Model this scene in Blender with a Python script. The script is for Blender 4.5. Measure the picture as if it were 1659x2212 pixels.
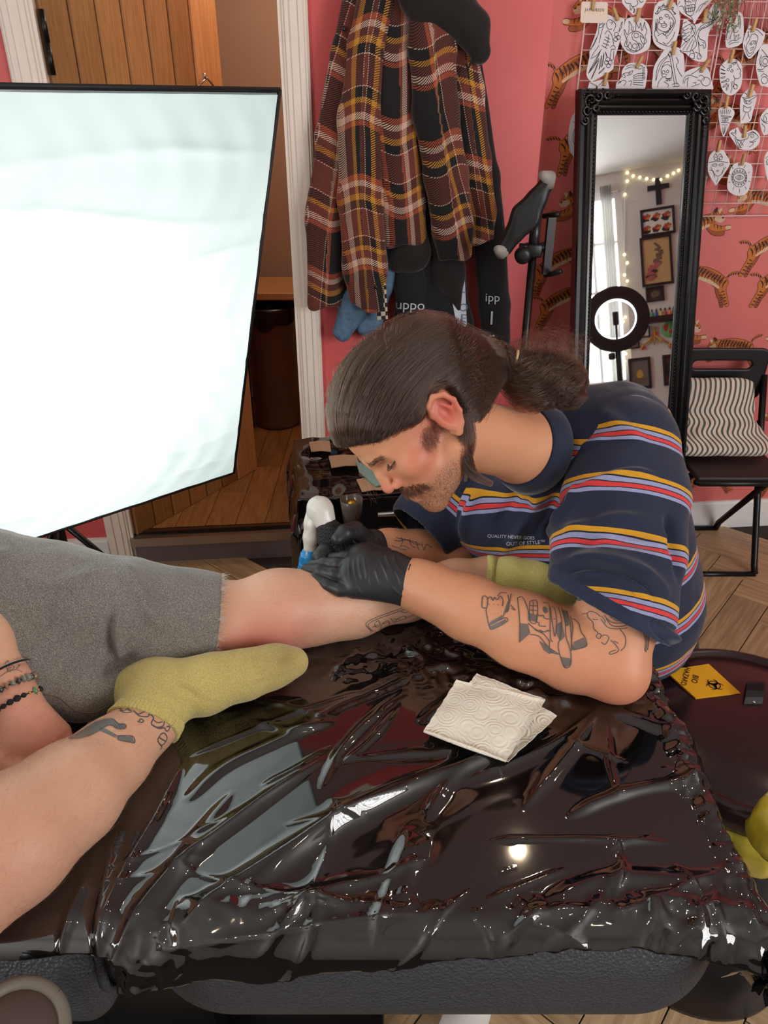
import bpy, bmesh, math, random
import numpy as np
from mathutils import Vector, Matrix
from mathutils.bvhtree import BVHTree

random.seed(7)
RNG = np.random.default_rng(7)
SC = bpy.context.scene
COL = SC.collection
for _o in list(bpy.data.objects):
    bpy.data.objects.remove(_o)

# ------------------------------------------------------------------ camera
CAM_H, PITCH, FPX = 1.60, math.radians(28.7), 1600.0
cam_d = bpy.data.cameras.new('camera')
cam = bpy.data.objects.new('camera', cam_d)
COL.objects.link(cam)
cam.location = (0, 0, CAM_H)
cam.rotation_euler = (math.pi / 2 - PITCH, 0, 0)
cam_d.sensor_fit = 'VERTICAL'
cam_d.sensor_height = 36.0
cam_d.lens = FPX / 2212.0 * 36.0
cam_d.clip_start = 0.02
SC.camera = cam

# ------------------------------------------------------------------ exposure and world
SC.view_settings.view_transform = 'Standard'
SC.view_settings.look = 'None'
SC.view_settings.exposure = 0.0
SC.view_settings.gamma = 1.0
SC.view_settings.use_curve_mapping = False
W = bpy.data.worlds.new('world')
SC.world = W
W.use_nodes = True
_bg = W.node_tree.nodes['Background']
_bg.inputs[0].default_value = (0.62, 0.78, 1.0, 1)
_bg.inputs[1].default_value = 2.2

def area_light(name, loc, target, sx, sy, power, color):
    d = bpy.data.lights.new(name, 'AREA')
    d.shape = 'RECTANGLE'; d.size = sx; d.size_y = sy
    d.energy = power; d.color = color
    o = bpy.data.objects.new(name, d); COL.objects.link(o)
    o.location = loc
    o.rotation_euler = (Vector(target) - Vector(loc)).to_track_quat('-Z', 'Y').to_euler()
    return o

# daylight entering through the bay window (behind right of the camera); added fill from an unseen window behind left
area_light('daylight_bay_window', (2.835, -.885, 1.70), (.915, 1.425, 1.45), 2.15, 1.75, 104, (1.0, 0.965, 0.93))
area_light('fill_light_left', (-2.33, -.55, 1.62), (0, -.2, 1.35), 1.5, 1.35, 52, (1.0, 0.965, 0.92))

# ------------------------------------------------------------------ geometry helpers
CP, SP = math.cos(PITCH), math.sin(PITCH)
CAMP = np.array([0, 0, CAM_H])

def ray(px, py):
    a = (px - 829.5) / FPX; b = (1106 - py) / FPX
    return np.array([a, CP + SP * b, -SP + CP * b])

def P(px, py, t):                 # a point seen at (px, py), t metres along the view axis
    return CAMP + t * ray(px, py)

def PZ(px, py, z):                # where that sight line meets a height
    d = ray(px, py)
    return CAMP + d * ((z - CAM_H) / d[2])

def PPL(px, py, q, n):            # where it meets a plane
    d = ray(px, py); q = np.asarray(q, float); n = np.asarray(n, float)
    return CAMP + d * (np.dot(q - CAMP, n) / np.dot(d, n))

def unit(v):
    v = np.asarray(v, float)
    return v / np.linalg.norm(v)

def link(o, parent=None, label=None, cat=None, group=None, kind=None):
    COL.objects.link(o)
    if parent is not None:
        o.parent = parent
        o.location = Vector(o.location) - Vector(parent['_w'] if '_w' in parent else parent.location)
    if label: o['label'] = label
    if cat: o['category'] = cat
    if group: o['group'] = group
    if kind: o['kind'] = kind
    return o

WORLD = {}
def wloc(o):
    return WORLD[o.name]

def thing(name, loc, label=None, cat=None, group=None, kind=None, parent=None):
    o = bpy.data.objects.new(name, None)
    o.empty_display_size = 0.05
    COL.objects.link(o)
    WORLD[o.name] = np.asarray(loc, float)
    if parent is not None:
        o.parent = parent
        o.location = Vector(np.asarray(loc, float) - wloc(parent))
    else:
        o.location = Vector(loc)
    if label: o['label'] = label
    if cat: o['category'] = cat
    if group: o['group'] = group
    if kind: o['kind'] = kind
    return o

def make_mesh(name, verts, faces, mats, smooth=True, attrs=None, fmat=None):
    me = bpy.data.meshes.new(name)
    verts = np.asarray(verts, dtype=np.float64)
    if isinstance(faces, np.ndarray):
        faces = faces.tolist()
    me.from_pydata(verts.tolist(), [], faces)
    if not isinstance(mats, (list, tuple)): mats = [mats]
    for m in mats: me.materials.append(m)
    if fmat is not None:
        me.polygons.foreach_set('material_index', np.asarray(fmat, dtype=np.int32))
    if smooth:
        me.polygons.foreach_set('use_smooth', np.ones(len(me.polygons), dtype=bool))
    if attrs:
        for k, v in attrs.items():
            v = np.asarray(v, dtype=np.float32)
            if v.ndim == 1:
                a = me.attributes.new(k, 'FLOAT', 'POINT'); a.data.foreach_set('value', v)
            else:
                a = me.attributes.new(k, 'FLOAT_VECTOR', 'POINT'); a.data.foreach_set('vector', v.ravel())
    me.validate()
    me.update()
    return me

def obj(name, vf, mats, parent=None, label=None, cat=None, group=None, kind=None, smooth=True, attrs=None, fmat=None, base=False):
    verts, faces = vf
    verts = np.asarray(verts, dtype=np.float64)
    lo, hi = verts.min(0), verts.max(0)
    c = (lo + hi) / 2
    if base: c[2] = lo[2]
    me = make_mesh(name, verts - c, faces, mats, smooth, attrs, fmat)
    o = bpy.data.objects.new(name, me)
    COL.objects.link(o)
    WORLD[o.name] = c
    if parent is not None:
        o.parent = parent
        o.location = Vector(c - wloc(parent))
    else:
        o.location = Vector(c)
    if label: o['label'] = label
    if cat: o['category'] = cat
    if group: o['group'] = group
    if kind: o['kind'] = kind
    return o

def inst(src, name, loc, rot=None, scale=None, parent=None, label=None, cat=None, group=None):
    o = bpy.data.objects.new(name, src.data if hasattr(src, 'data') else src)
    COL.objects.link(o)
    WORLD[o.name] = np.asarray(loc, float)
    o.location = Vector(np.asarray(loc, float) - (wloc(parent) if parent is not None else 0))
    if parent is not None: o.parent = parent
    if rot is not None: o.rotation_euler = rot
    if scale is not None: o.scale = scale
    if label: o['label'] = label
    if cat: o['category'] = cat
    if group: o['group'] = group
    return o

def join(parts):
    V, Fc, off = [], [], 0
    for v, f in parts:
        v = np.asarray(v, float); V.append(v)
        for q in (f.tolist() if isinstance(f, np.ndarray) else f):
            Fc.append([i + off for i in q])
        off += len(v)
    return np.concatenate(V), Fc

def fmats(parts, idx):
    out = []
    for (v, f), i in zip(parts, idx): out += [i] * len(f)
    return out

def box(c, s, ax=None):
    c = np.asarray(c, float); h = np.asarray(s, float) / 2
    ax = np.eye(3) if ax is None else np.asarray(ax, float)
    v = []
    for x in (-1, 1):
        for y in (-1, 1):
            for z in (-1, 1):
                v.append(c + ax[0] * h[0] * x + ax[1] * h[1] * y + ax[2] * h[2] * z)
    f = [[0, 1, 3, 2], [4, 6, 7, 5], [0, 4, 5, 1], [2, 3, 7, 6], [0, 2, 6, 4], [1, 5, 7, 3]]
    return np.array(v), f

def rbox(c, s, r=0.004, seg=2, ax=None):
    bm = bmesh.new()
    bmesh.ops.create_cube(bm, size=1.0)
    for v in bm.verts:
        v.co = Vector((v.co.x * s[0], v.co.y * s[1], v.co.z * s[2]))
    bmesh.ops.bevel(bm, geom=list(bm.edges), offset=r, segments=seg, affect='EDGES', profile=0.5)
    bm.verts.index_update()
    v = np.array([list(x.co) for x in bm.verts]); f = [[q.index for q in p.verts] for p in bm.faces]
    bm.free()
    ax = np.eye(3) if ax is None else np.asarray(ax, float)
    return v @ ax + np.asarray(c, float), f

def frame_of(d, up=(0, 0, 1)):
    d = unit(d); up = np.asarray(up, float)
    if abs(np.dot(d, up)) > 0.98: up = np.array([1.0, 0, 0])
    s = unit(np.cross(up, d)); u = np.cross(d, s)
    return s, u, d

def tube(pts, rad, n=10, cap=True, flat=None):
    pts = np.asarray(pts, float); m = len(pts)
    rad = np.full(m, rad) if np.isscalar(rad) else np.asarray(rad, float)
    V, Fc = [], []
    s0 = None
    for i in range(m):
        d = pts[min(i + 1, m - 1)] - pts[max(i - 1, 0)]
        d = unit(d)
        if s0 is None:
            s, u, _ = frame_of(d)
        else:
            s = unit(s0 - np.dot(s0, d) * d); u = np.cross(d, s)
        s0 = s
        for k in range(n):
            a = 2 * math.pi * k / n
            V.append(pts[i] + rad[i] * (math.cos(a) * s + math.sin(a) * u * (flat or 1)))
    for i in range(m - 1):
        for k in range(n):
            a = i * n + k; b = i * n + (k + 1) % n
            Fc.append([a, b, b + n, a + n])
    if cap:
        Fc.append(list(range(n))[::-1]); Fc.append([(m - 1) * n + k for k in range(n)])
    return np.array(V), Fc

def spline(pts, n=40):
    pts = np.asarray(pts, float)
    if len(pts) < 3:
        t = np.linspace(0, 1, n)[:, None]
        return pts[0] * (1 - t) + pts[-1] * t
    q = np.vstack([2 * pts[0] - pts[1], pts, 2 * pts[-1] - pts[-2]])
    out = []
    seg = len(pts) - 1
    for u in np.linspace(0, seg, n):
        i = min(int(u), seg - 1); t = u - i
        a, b, c, d = q[i], q[i + 1], q[i + 2], q[i + 3]
        out.append(0.5 * ((2 * b) + (-a + c) * t + (2 * a - 5 * b + 4 * c - d) * t * t + (-a + 3 * b - 3 * c + d) * t ** 3))
    return np.array(out)

def lathe(prof, c, n=48, ax=None, closed=False):
    ax = np.eye(3) if ax is None else np.asarray(ax, float)
    c = np.asarray(c, float); m = len(prof)
    V, Fc = [], []
    for (r, z) in prof:
        for k in range(n):
            a = 2 * math.pi * k / n
            V.append(c + ax[0] * r * math.cos(a) + ax[1] * r * math.sin(a) + ax[2] * z)
    for i in range(m - 1 if not closed else m):
        for k in range(n):
            a = i * n + k; b = i * n + (k + 1) % n
            a2 = ((i + 1) % m) * n + k; b2 = ((i + 1) % m) * n + (k + 1) % n
            Fc.append([a, b, b2, a2])
    if not closed:
        Fc.append(list(range(n))[::-1]); Fc.append([(m - 1) * n + k for k in range(n)])
    return np.array(V), Fc

def prism(poly, o, ex, ey, ez, th):
    """flat outline (2d list) extruded by th along ez, triangulated caps left as ngons"""
    o = np.asarray(o, float); ex, ey, ez = (np.asarray(q, float) for q in (ex, ey, ez))
    n = len(poly)
    V = [o + ex * x + ey * y for x, y in poly] + [o + ex * x + ey * y + ez * th for x, y in poly]
    Fc = [list(range(n))[::-1], list(range(n, 2 * n))]
    for i in range(n):
        j = (i + 1) % n
        Fc.append([i, j, j + n, i + n])
    return np.array(V), Fc

def ribbon(pts, nrm, w, off=0.0, taper=True):
    pts = np.asarray(pts, float); m = len(pts)
    nrm = np.asarray(nrm, float)
    if nrm.ndim == 1: nrm = np.repeat(nrm[None], m, 0)
    V = []
    for i in range(m):
        d = pts[min(i + 1, m - 1)] - pts[max(i - 1, 0)]
        L = np.linalg.norm(d)
        d = d / L if L > 1e-9 else np.array([1.0, 0, 0])
        s = np.cross(nrm[i], d); s = s / (np.linalg.norm(s) + 1e-9)
        ww = w if np.isscalar(w) else w[i]
        V.append(pts[i] + s * ww / 2 + nrm[i] * off); V.append(pts[i] - s * ww / 2 + nrm[i] * off)
    return np.array(V), [[2 * i, 2 * i + 1, 2 * i + 3, 2 * i + 2] for i in range(m - 1)]

def text_vf(body, size, o, ex, ey, ez, depth=0.0004, font_shear=0.0, align='CENTER', spacing=1.0, bold=0.0):
    cu = bpy.data.curves.new('t', 'FONT')
    cu.body = body; cu.size = size; cu.align_x = align; cu.align_y = 'CENTER'
    cu.shear = font_shear; cu.space_character = spacing; cu.offset = bold; cu.extrude = depth / 2
    cu.resolution_u = 3
    t = bpy.data.objects.new('t', cu); COL.objects.link(t)
    dg = bpy.context.evaluated_depsgraph_get(); dg.update()
    me = bpy.data.meshes.new_from_object(t.evaluated_get(dg))
    v = np.array([list(q.co) for q in me.vertices]); f = [list(q.vertices) for q in me.polygons]
    bpy.data.objects.remove(t); bpy.data.curves.remove(cu); bpy.data.meshes.remove(me)
    o, ex, ey, ez = (np.asarray(q, float) for q in (o, ex, ey, ez))
    return o + v[:, :1] * ex + v[:, 1:2] * ey + v[:, 2:3] * ez, f

# ------------------------------------------------------------------ smooth solids (signed distance fields, meshed)
def cone_d(p, a, b, ra, rb):
    a = np.asarray(a, np.float32); b = np.asarray(b, np.float32)
    ba = b - a
    h = np.clip(((p - a) @ ba) / max(float(ba @ ba), 1e-12), 0, 1)
    return np.linalg.norm(p - a - h[:, None] * ba, axis=1) - (ra + (rb - ra) * h)

def ell_d(p, c, r, ax=None):
    q = p - np.asarray(c, np.float32)
    if ax is not None: q = q @ np.asarray(ax, np.float32).T
    r = np.asarray(r, np.float32)
    k0 = np.linalg.norm(q / r, axis=1); k1 = np.linalg.norm(q / (r * r), axis=1)
    return k0 * (k0 - 1) / np.maximum(k1, 1e-6)

def smin(a, b, k):
    h = np.clip(0.5 + 0.5 * (b - a) / k, 0, 1)
    return b + (a - b) * h - k * h * (1 - h)

def smax(a, b, k):
    return -smin(-a, -b, k)

def chain_d(p, pts, rad, k=0.01):
    d = None
    for i in range(len(pts) - 1):
        e = cone_d(p, pts[i], pts[i + 1], rad[i], rad[i + 1])
        d = e if d is None else smin(d, e, k)
    return d

def nets(fn, lo, hi, h, project=1):
    lo = np.asarray(lo, float); hi = np.asarray(hi, float)
    B = 4
    nb = np.ceil((hi - lo) / (h * B)).astype(int)
    n = nb * B
    cx = [lo[i] + (np.arange(nb[i]) + 0.5) * h * B for i in range(3)]
    G = np.stack(np.meshgrid(*cx, indexing='ij'), -1).reshape(-1, 3).astype(np.float32)
    Vc = fn(G).reshape(nb)
    near = np.abs(Vc) < h * B * 2.4
    V = np.repeat(np.repeat(np.repeat(Vc, B, 0), B, 1), B, 2).astype(np.float32)
    M = np.repeat(np.repeat(np.repeat(near, B, 0), B, 1), B, 2)
    ii = np.argwhere(M)
    pts = (lo + (ii + 0.5) * h).astype(np.float32)
    val = np.empty(len(pts), np.float32)
    for s in range(0, len(pts), 400000):
        val[s:s + 400000] = fn(pts[s:s + 400000])
    V[ii[:, 0], ii[:, 1], ii[:, 2]] = val
    nx, ny, nz = n
    ins = V < 0
    s = np.zeros((nx - 1, ny - 1, nz - 1), np.int8)
    offs = [(i, j, k) for i in (0, 1) for j in (0, 1) for k in (0, 1)]
    for (i, j, k) in offs:
        s += ins[i:nx - 1 + i, j:ny - 1 + j, k:nz - 1 + k]
    A = np.argwhere((s > 0) & (s < 8))
    idx = np.full((nx - 1, ny - 1, nz - 1), -1, np.int64)
    idx[A[:, 0], A[:, 1], A[:, 2]] = np.arange(len(A))
    cv = np.stack([V[A[:, 0] + i, A[:, 1] + j, A[:, 2] + k] for (i, j, k) in offs], 1)
    acc = np.zeros((len(A), 3)); cnt = np.zeros(len(A))
    oo = np.array(offs, float)
    for a in range(8):
        for b in range(a + 1, 8):
            if np.abs(oo[a] - oo[b]).sum() != 1: continue
            x, y = cv[:, a], cv[:, b]
            m = (x < 0) != (y < 0)
            t = np.where(m, x / np.where(np.abs(x - y) < 1e-12, 1e-12, x - y), 0)
            acc += np.where(m[:, None], oo[a] + t[:, None] * (oo[b] - oo[a]), 0); cnt += m
    verts = lo + (A + acc / cnt[:, None] + 0.5) * h
    faces = []
    for ax in range(3):
        o1, o2 = (ax + 1) % 3, (ax + 2) % 3
        sl0 = [slice(None)] * 3; sl1 = [slice(None)] * 3
        sl0[ax] = slice(0, n[ax] - 1); sl1[ax] = slice(1, n[ax])
        c = ins[tuple(sl0)] != ins[tuple(sl1)]
        E = np.argwhere(c)
        E = E[(E[:, o1] > 0) & (E[:, o2] > 0) & (E[:, o1] < n[o1] - 1) & (E[:, o2] < n[o2] - 1)]
        fl = ins[E[:, 0], E[:, 1], E[:, 2]]
        def cell(d1, d2):
            q = E.copy(); q[:, o1] -= d1; q[:, o2] -= d2
            return idx[q[:, 0], q[:, 1], q[:, 2]]
        Q = np.stack([cell(1, 1), cell(0, 1), cell(0, 0), cell(1, 0)], 1)
        Q = np.where(fl[:, None], Q, Q[:, ::-1])
        faces.append(Q[(Q >= 0).all(1)])
    faces = np.concatenate(faces)
    for _ in range(project):
        e = h * 0.5
        p = verts.astype(np.float32)
        f0 = fn(p)
        g = np.stack([fn(p + np.float32(e) * np.eye(3, dtype=np.float32)[i]) - fn(p - np.float32(e) * np.eye(3, dtype=np.float32)[i]) for i in range(3)], 1) / (2 * e)
        gn = np.maximum((g * g).sum(1), 0.2)
        step = -(f0 / gn)[:, None] * g
        ln = np.linalg.norm(step, axis=1)
        step *= np.minimum(1, h * 0.7 / np.maximum(ln, 1e-9))[:, None]
        verts = verts + step
    return verts, faces

def relax(verts, faces, it=1, lam=0.5):
    faces = np.asarray(faces)
    e = np.concatenate([faces[:, [0, 1]], faces[:, [1, 2]], faces[:, [2, 3]], faces[:, [3, 0]]])
    e = np.concatenate([e, e[:, ::-1]])
    deg = np.bincount(e[:, 0], minlength=len(verts)).astype(float)
    v = np.array(verts, float)
    for _ in range(it):
        a = np.stack([np.bincount(e[:, 0], weights=v[e[:, 1], i], minlength=len(v)) for i in range(3)], 1)
        v = v + lam * (a / np.maximum(deg, 1)[:, None] - v)
    return v

def vnormals(verts, faces):
    f = np.asarray(faces)
    nn = np.cross(verts[f[:, 2]] - verts[f[:, 0]], verts[f[:, 3]] - verts[f[:, 1]])
    N = np.zeros_like(verts)
    for k in range(4): np.add.at(N, f[:, k], nn)
    return N / np.maximum(np.linalg.norm(N, axis=1), 1e-12)[:, None]

def bvh_of(verts, faces):
    return BVHTree.FromPolygons([Vector(v) for v in verts], [list(map(int, f)) for f in faces])

def cast(bvh, px, py):
    d = Vector(ray(px, py)).normalized()
    hit = bvh.ray_cast(Vector(CAMP), d)
    if hit[0] is None: return None, None
    return np.array(hit[0]), np.array(hit[1])

def value_noise(p, scale, seed=0):
    """cheap smooth 3d value noise, -1..1"""
    q = np.asarray(p, float) * scale
    i = np.floor(q).astype(np.int64); f = q - i
    f = f * f * (3 - 2 * f)
    def hsh(x, y, z):
        n = (x * 374761393 + y * 668265263 + z * 2147483647 + seed * 1442695041) & 0xffffffff
        n = ((n ^ (n >> 13)) * 1274126177) & 0xffffffff
        return ((n ^ (n >> 16)) & 0xffff) / 32767.5 - 1
    r = 0
    for dx in (0, 1):
        for dy in (0, 1):
            for dz in (0, 1):
                w = (f[:, 0] if dx else 1 - f[:, 0]) * (f[:, 1] if dy else 1 - f[:, 1]) * (f[:, 2] if dz else 1 - f[:, 2])
                r = r + w * hsh(i[:, 0] + dx, i[:, 1] + dy, i[:, 2] + dz)
    return r

def seg_dist2(p, a, b):
    ba = b - a
    h = np.clip(((p - a) @ ba) / max(float(ba @ ba), 1e-12), 0, 1)
    return np.linalg.norm(p - a - h[:, None] * ba, axis=1), h

# ------------------------------------------------------------------ materials
def srgb(r, g, b):
    f = lambda c: ((c / 255 + 0.055) / 1.055) ** 2.4 if c / 255 > 0.04045 else c / 255 / 12.92
    return (f(r), f(g), f(b), 1)

def nodes_of(m):
    return m.node_tree.nodes, m.node_tree.links

def pbr(name, col, rough=0.5, metal=0.0, spec=0.5, noise=None, bump=None, sss=None, sheen=0.0, coat=0.0, coat_rough=0.1, trans=0.0, alpha=1.0, emit=None, coords='Object'):
    """noise = (scale, amount) brightness mottling;  bump = (scale, strength)"""
    m = bpy.data.materials.new(name); m.use_nodes = True
    N, L = nodes_of(m)
    b = N['Principled BSDF']
    b.inputs['Base Color'].default_value = col
    b.inputs['Roughness'].default_value = rough
    b.inputs['Metallic'].default_value = metal
    b.inputs['Specular IOR Level'].default_value = spec
    if sheen: b.inputs['Sheen Weight'].default_value = sheen; b.inputs['Sheen Roughness'].default_value = 0.4
    if coat: b.inputs['Coat Weight'].default_value = coat; b.inputs['Coat Roughness'].default_value = coat_rough
    if trans: b.inputs['Transmission Weight'].default_value = trans
    if alpha < 1: b.inputs['Alpha'].default_value = alpha
    if sss:
        b.inputs['Subsurface Weight'].default_value = sss[0]
        b.inputs['Subsurface Radius'].default_value = sss[1]
        b.inputs['Subsurface Scale'].default_value = sss[2]
    if emit:
        b.inputs['Emission Color'].default_value = emit[0]; b.inputs['Emission Strength'].default_value = emit[1]
    tc = None
    if noise or bump:
        tc = N.new('ShaderNodeTexCoord')
    if noise:
        t = N.new('ShaderNodeTexNoise'); t.inputs['Scale'].default_value = noise[0]; t.inputs['Detail'].default_value = 5
        L.new(tc.outputs[coords], t.inputs['Vector'])
        mr = N.new('ShaderNodeMapRange'); mr.inputs[1].default_value = 0.25; mr.inputs[2].default_value = 0.75
        mr.inputs[3].default_value = 1 - noise[1]; mr.inputs[4].default_value = 1 + noise[1]
        L.new(t.outputs[0], mr.inputs[0])
        mx = N.new('ShaderNodeVectorMath'); mx.operation = 'SCALE'
        mx.inputs[0].default_value = col[:3]
        L.new(mr.outputs[0], mx.inputs['Scale']); L.new(mx.outputs[0], b.inputs['Base Color'])
    if bump:
        t2 = N.new('ShaderNodeTexNoise'); t2.inputs['Scale'].default_value = bump[0]; t2.inputs['Detail'].default_value = 4
        L.new(tc.outputs[coords], t2.inputs['Vector'])
        bp = N.new('ShaderNodeBump'); bp.inputs['Strength'].default_value = bump[1]; bp.inputs['Distance'].default_value = 0.002
        L.new(t2.outputs[0], bp.inputs['Height']); L.new(bp.outputs[0], b.inputs['Normal'])
    return m

def bsdf(m): return m.node_tree.nodes['Principled BSDF']
def node(m, t, **kw):
    n = m.node_tree.nodes.new(t)
    for k, v in kw.items(): setattr(n, k, v)
    return n
def lnk(m, a, b): m.node_tree.links.new(a, b)
def mathn(m, op, a, b=None, c=None):
    n = node(m, 'ShaderNodeMath', operation=op)
    for i, v in enumerate((a, b, c)):
        if v is None: continue
        if isinstance(v, (int, float)): n.inputs[i].default_value = v
        else: lnk(m, v, n.inputs[i])
    return n.outputs[0]
def ramp(m, fac, stops, interp='CONSTANT'):
    n = node(m, 'ShaderNodeValToRGB'); cr = n.color_ramp; cr.interpolation = interp
    while len(cr.elements) < len(stops): cr.elements.new(0.5)
    for e, (p, c) in zip(cr.elements, stops):
        e.position = p; e.color = c
    lnk(m, fac, n.inputs[0]); return n.outputs[0]
def attr(m, name):
    n = node(m, 'ShaderNodeAttribute'); n.attribute_name = name; return n
def mixc(m, fac, a, b, blend='MIX'):
    n = node(m, 'ShaderNodeMix', data_type='RGBA', blend_type=blend)
    for s, v in ((n.inputs[0], fac), (n.inputs[6], a), (n.inputs[7], b)):
        if isinstance(v, (int, float)): s.default_value = v
        elif isinstance(v, tuple): s.default_value = v
        else: lnk(m, v, s)
    return n.outputs[2]
# ================================================================== the room
M = {}
M['pink'] = pbr('pink_wall_paint', srgb(222, 95, 95), 0.45, noise=(3, .05), bump=(25, .06))
M['paper'] = pbr('rose_wallpaper', srgb(226, 118, 114), 0.6, noise=(2, .04), bump=(160, .05))
M['whitewall'] = pbr('white_wall_paint', srgb(214, 212, 206), 0.7, noise=(2, .03))
M['ceil'] = pbr('ceiling_paint', srgb(214, 212, 208), 0.8, noise=(2, .02))
M['trim'] = pbr('white_gloss_trim', srgb(246, 232, 220), 0.35, noise=(4, .03))
M['skirt'] = pbr('white_skirting', srgb(244, 243, 241), 0.35, noise=(4, .03))
M['beige'] = pbr('beige_hall_wall', srgb(178, 150, 126), 0.7, noise=(2, .04))
M['chrome'] = pbr('brushed_steel', srgb(185, 180, 178), 0.28, 1.0)
M['black_plastic'] = pbr('black_plastic', srgb(22, 22, 24), 0.38)
M['black_metal'] = pbr('black_metal', srgb(18, 18, 19), 0.32, 0.3)
M['black_gloss'] = pbr('black_gloss', srgb(12, 11, 12), 0.16)
M['black_cloth'] = pbr('black_cloth', srgb(24, 23, 25), 0.95, sheen=0.3, bump=(300, .2))
M['white_plain'] = pbr('white_plain', srgb(235, 233, 230), 0.6)

def wood_mat(name, c1, c2, scale=6.0, rough=0.45, axis=0, stretch=14.0, seedattr=True):
    m = pbr(name, c1, rough)
    tc = node(m, 'ShaderNodeTexCoord'); mp = node(m, 'ShaderNodeMapping')
    oi = node(m, 'ShaderNodeObjectInfo')
    sc = [stretch, stretch, stretch]; sc[axis] = 1.0
    mp.inputs['Scale'].default_value = sc
    lnk(m, tc.outputs['Object'], mp.inputs['Vector'])
    cm = node(m, 'ShaderNodeCombineXYZ')
    off = mathn(m, 'MULTIPLY', oi.outputs['Random'], 37.0)
    for i in range(3): lnk(m, off, cm.inputs[i])
    lnk(m, cm.outputs[0], mp.inputs['Location'])
    n1 = node(m, 'ShaderNodeTexNoise'); n1.inputs['Scale'].default_value = scale; n1.inputs['Detail'].default_value = 6
    n1.inputs['Distortion'].default_value = 0.6
    lnk(m, mp.outputs[0], n1.inputs['Vector'])
    col = ramp(m, n1.outputs[0], [(0.28, c2), (0.72, c1)], 'LINEAR')
    v = mathn(m, 'MULTIPLY_ADD', oi.outputs['Random'], 0.34, 0.83)
    vm = node(m, 'ShaderNodeVectorMath', operation='SCALE'); lnk(m, col, vm.inputs[0]); lnk(m, v, vm.inputs['Scale'])
    lnk(m, vm.outputs[0], bsdf(m).inputs['Base Color'])
    bp = node(m, 'ShaderNodeBump'); bp.inputs['Strength'].default_value = 0.08; bp.inputs['Distance'].default_value = 0.002
    lnk(m, n1.outputs[0], bp.inputs['Height']); lnk(m, bp.outputs[0], bsdf(m).inputs['Normal'])
    return m
M['floor_wood'] = wood_mat('grey_brown_floor_wood', srgb(198, 168, 130), srgb(148, 120, 88), 5, 0.45)
M['hall_wood'] = wood_mat('honey_oak_laminate', srgb(160, 112, 66), srgb(118, 76, 40), 5, 0.35)
M['oak_door'] = wood_mat('oak_door_wood', srgb(176, 128, 78), srgb(146, 98, 54), 9, 0.4, axis=2, stretch=22)
M['oak_pale_lit'] = wood_mat('lit_oak_stile', srgb(208, 158, 104), srgb(186, 134, 82), 5, 0.4, axis=2, stretch=22)  # door oak made paler: light falling on the stile is in the colour
M['grout'] = pbr('floor_joint', srgb(52, 44, 38), 0.8)

CEIL = 2.6
ED = unit((1, .093, 0)); ND = np.array([ED[1], -ED[0], 0]); EZ = np.array([0, 0, 1.0])   # along the wall, into the room, up
WD = np.array([-.706, 2.52, 0])
WT = np.array([1.503, 2.80, 0])
def on_door(px, py, off=0.0): return PPL(px, py, WD + ND * off, ND)
def on_tiger(px, py, off=0.0): return PPL(px, py, WT + ND * off, ND)
def s_door(px, py): return float(np.dot(on_door(px, py) - WD, ED))
AXD = np.array([ED, -ND, EZ])      # wall frame: x along, y away from the room, z up
def wbox(s0, s1, z0, z1, d0, d1, org=WD):      # d measured behind the wall face (negative = into the room)
    c = org + ED * (s0 + s1) / 2 - ND * (d0 + d1) / 2 + EZ * (z0 + z1) / 2
    return box(c, (abs(s1 - s0), abs(d1 - d0), abs(z1 - z0)), AXD)

S_L = s_door(95, 185) ; S_R = s_door(607, 0)
S_CORN = s_door(1158, 420)
ST0 = float(np.dot(WD + ED * S_CORN - WT, ED))
HALLZ, HEAD = 0.12, 2.06
wall_door = obj('wall_door', join([wbox(-1.7, S_L, 0, CEIL, 0, .12), wbox(S_R, S_CORN, 0, CEIL, 0, .12), wbox(S_L, S_R, HEAD, CEIL, 0, .12)]),
                M['pink'], kind='structure', smooth=False)
wall_tiger = obj('wall_tiger', join([wbox(ST0 - .12, 3.4, 0, CEIL, 0, .12, WT)]), M['paper'], kind='structure', smooth=False)

# architraves: two stepped mouldings
def architrave(name, s_in, s_out, z0, z1):
    sg = 1 if s_out > s_in else -1
    w = abs(s_out - s_in)
    parts = []
    for a, b, d in ((0, 1.0, .010), (.10, .96, .016), (.30, .90, .021), (.62, .80, .026)):
        parts.append(wbox(s_in + sg * w * a, s_in + sg * w * b, z0, z1, -d, 0))
    parts.append(wbox(s_in - sg * 0.0, s_in - sg * .012, z0, z1, -.004, .12))
    return obj(name, join(parts), M['trim'], kind='structure', smooth=False)
architrave('trim_1', S_R, S_R + .075, HALLZ * 0, HEAD + .075)
architrave('trim_2', S_L, S_L - .085, 0, HEAD + .075)
obj('trim_3', join([wbox(S_L - .085, S_R + .075, HEAD, HEAD + .075, -.02, 0)]), M['trim'], kind='structure', smooth=False)
# skirting boards
obj('baseboard_left', join([wbox(-1.7, S_L - .085, 0, .115, -.016, 0), wbox(-1.7, S_L - .085, .115, .128, -.010, 0)]), M['skirt'], kind='structure', smooth=False)
obj('baseboard_door', join([wbox(S_R + .075, S_CORN, 0, .115, -.016, 0), wbox(S_R + .075, S_CORN, .115, .128, -.010, 0)]), M['skirt'], kind='structure', smooth=False)
obj('baseboard_right', join([wbox(ST0, 3.4, 0, .115, -.016, 0, WT), wbox(ST0, 3.4, .115, .128, -.010, 0, WT)]), M['skirt'], kind='structure', smooth=False)

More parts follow.
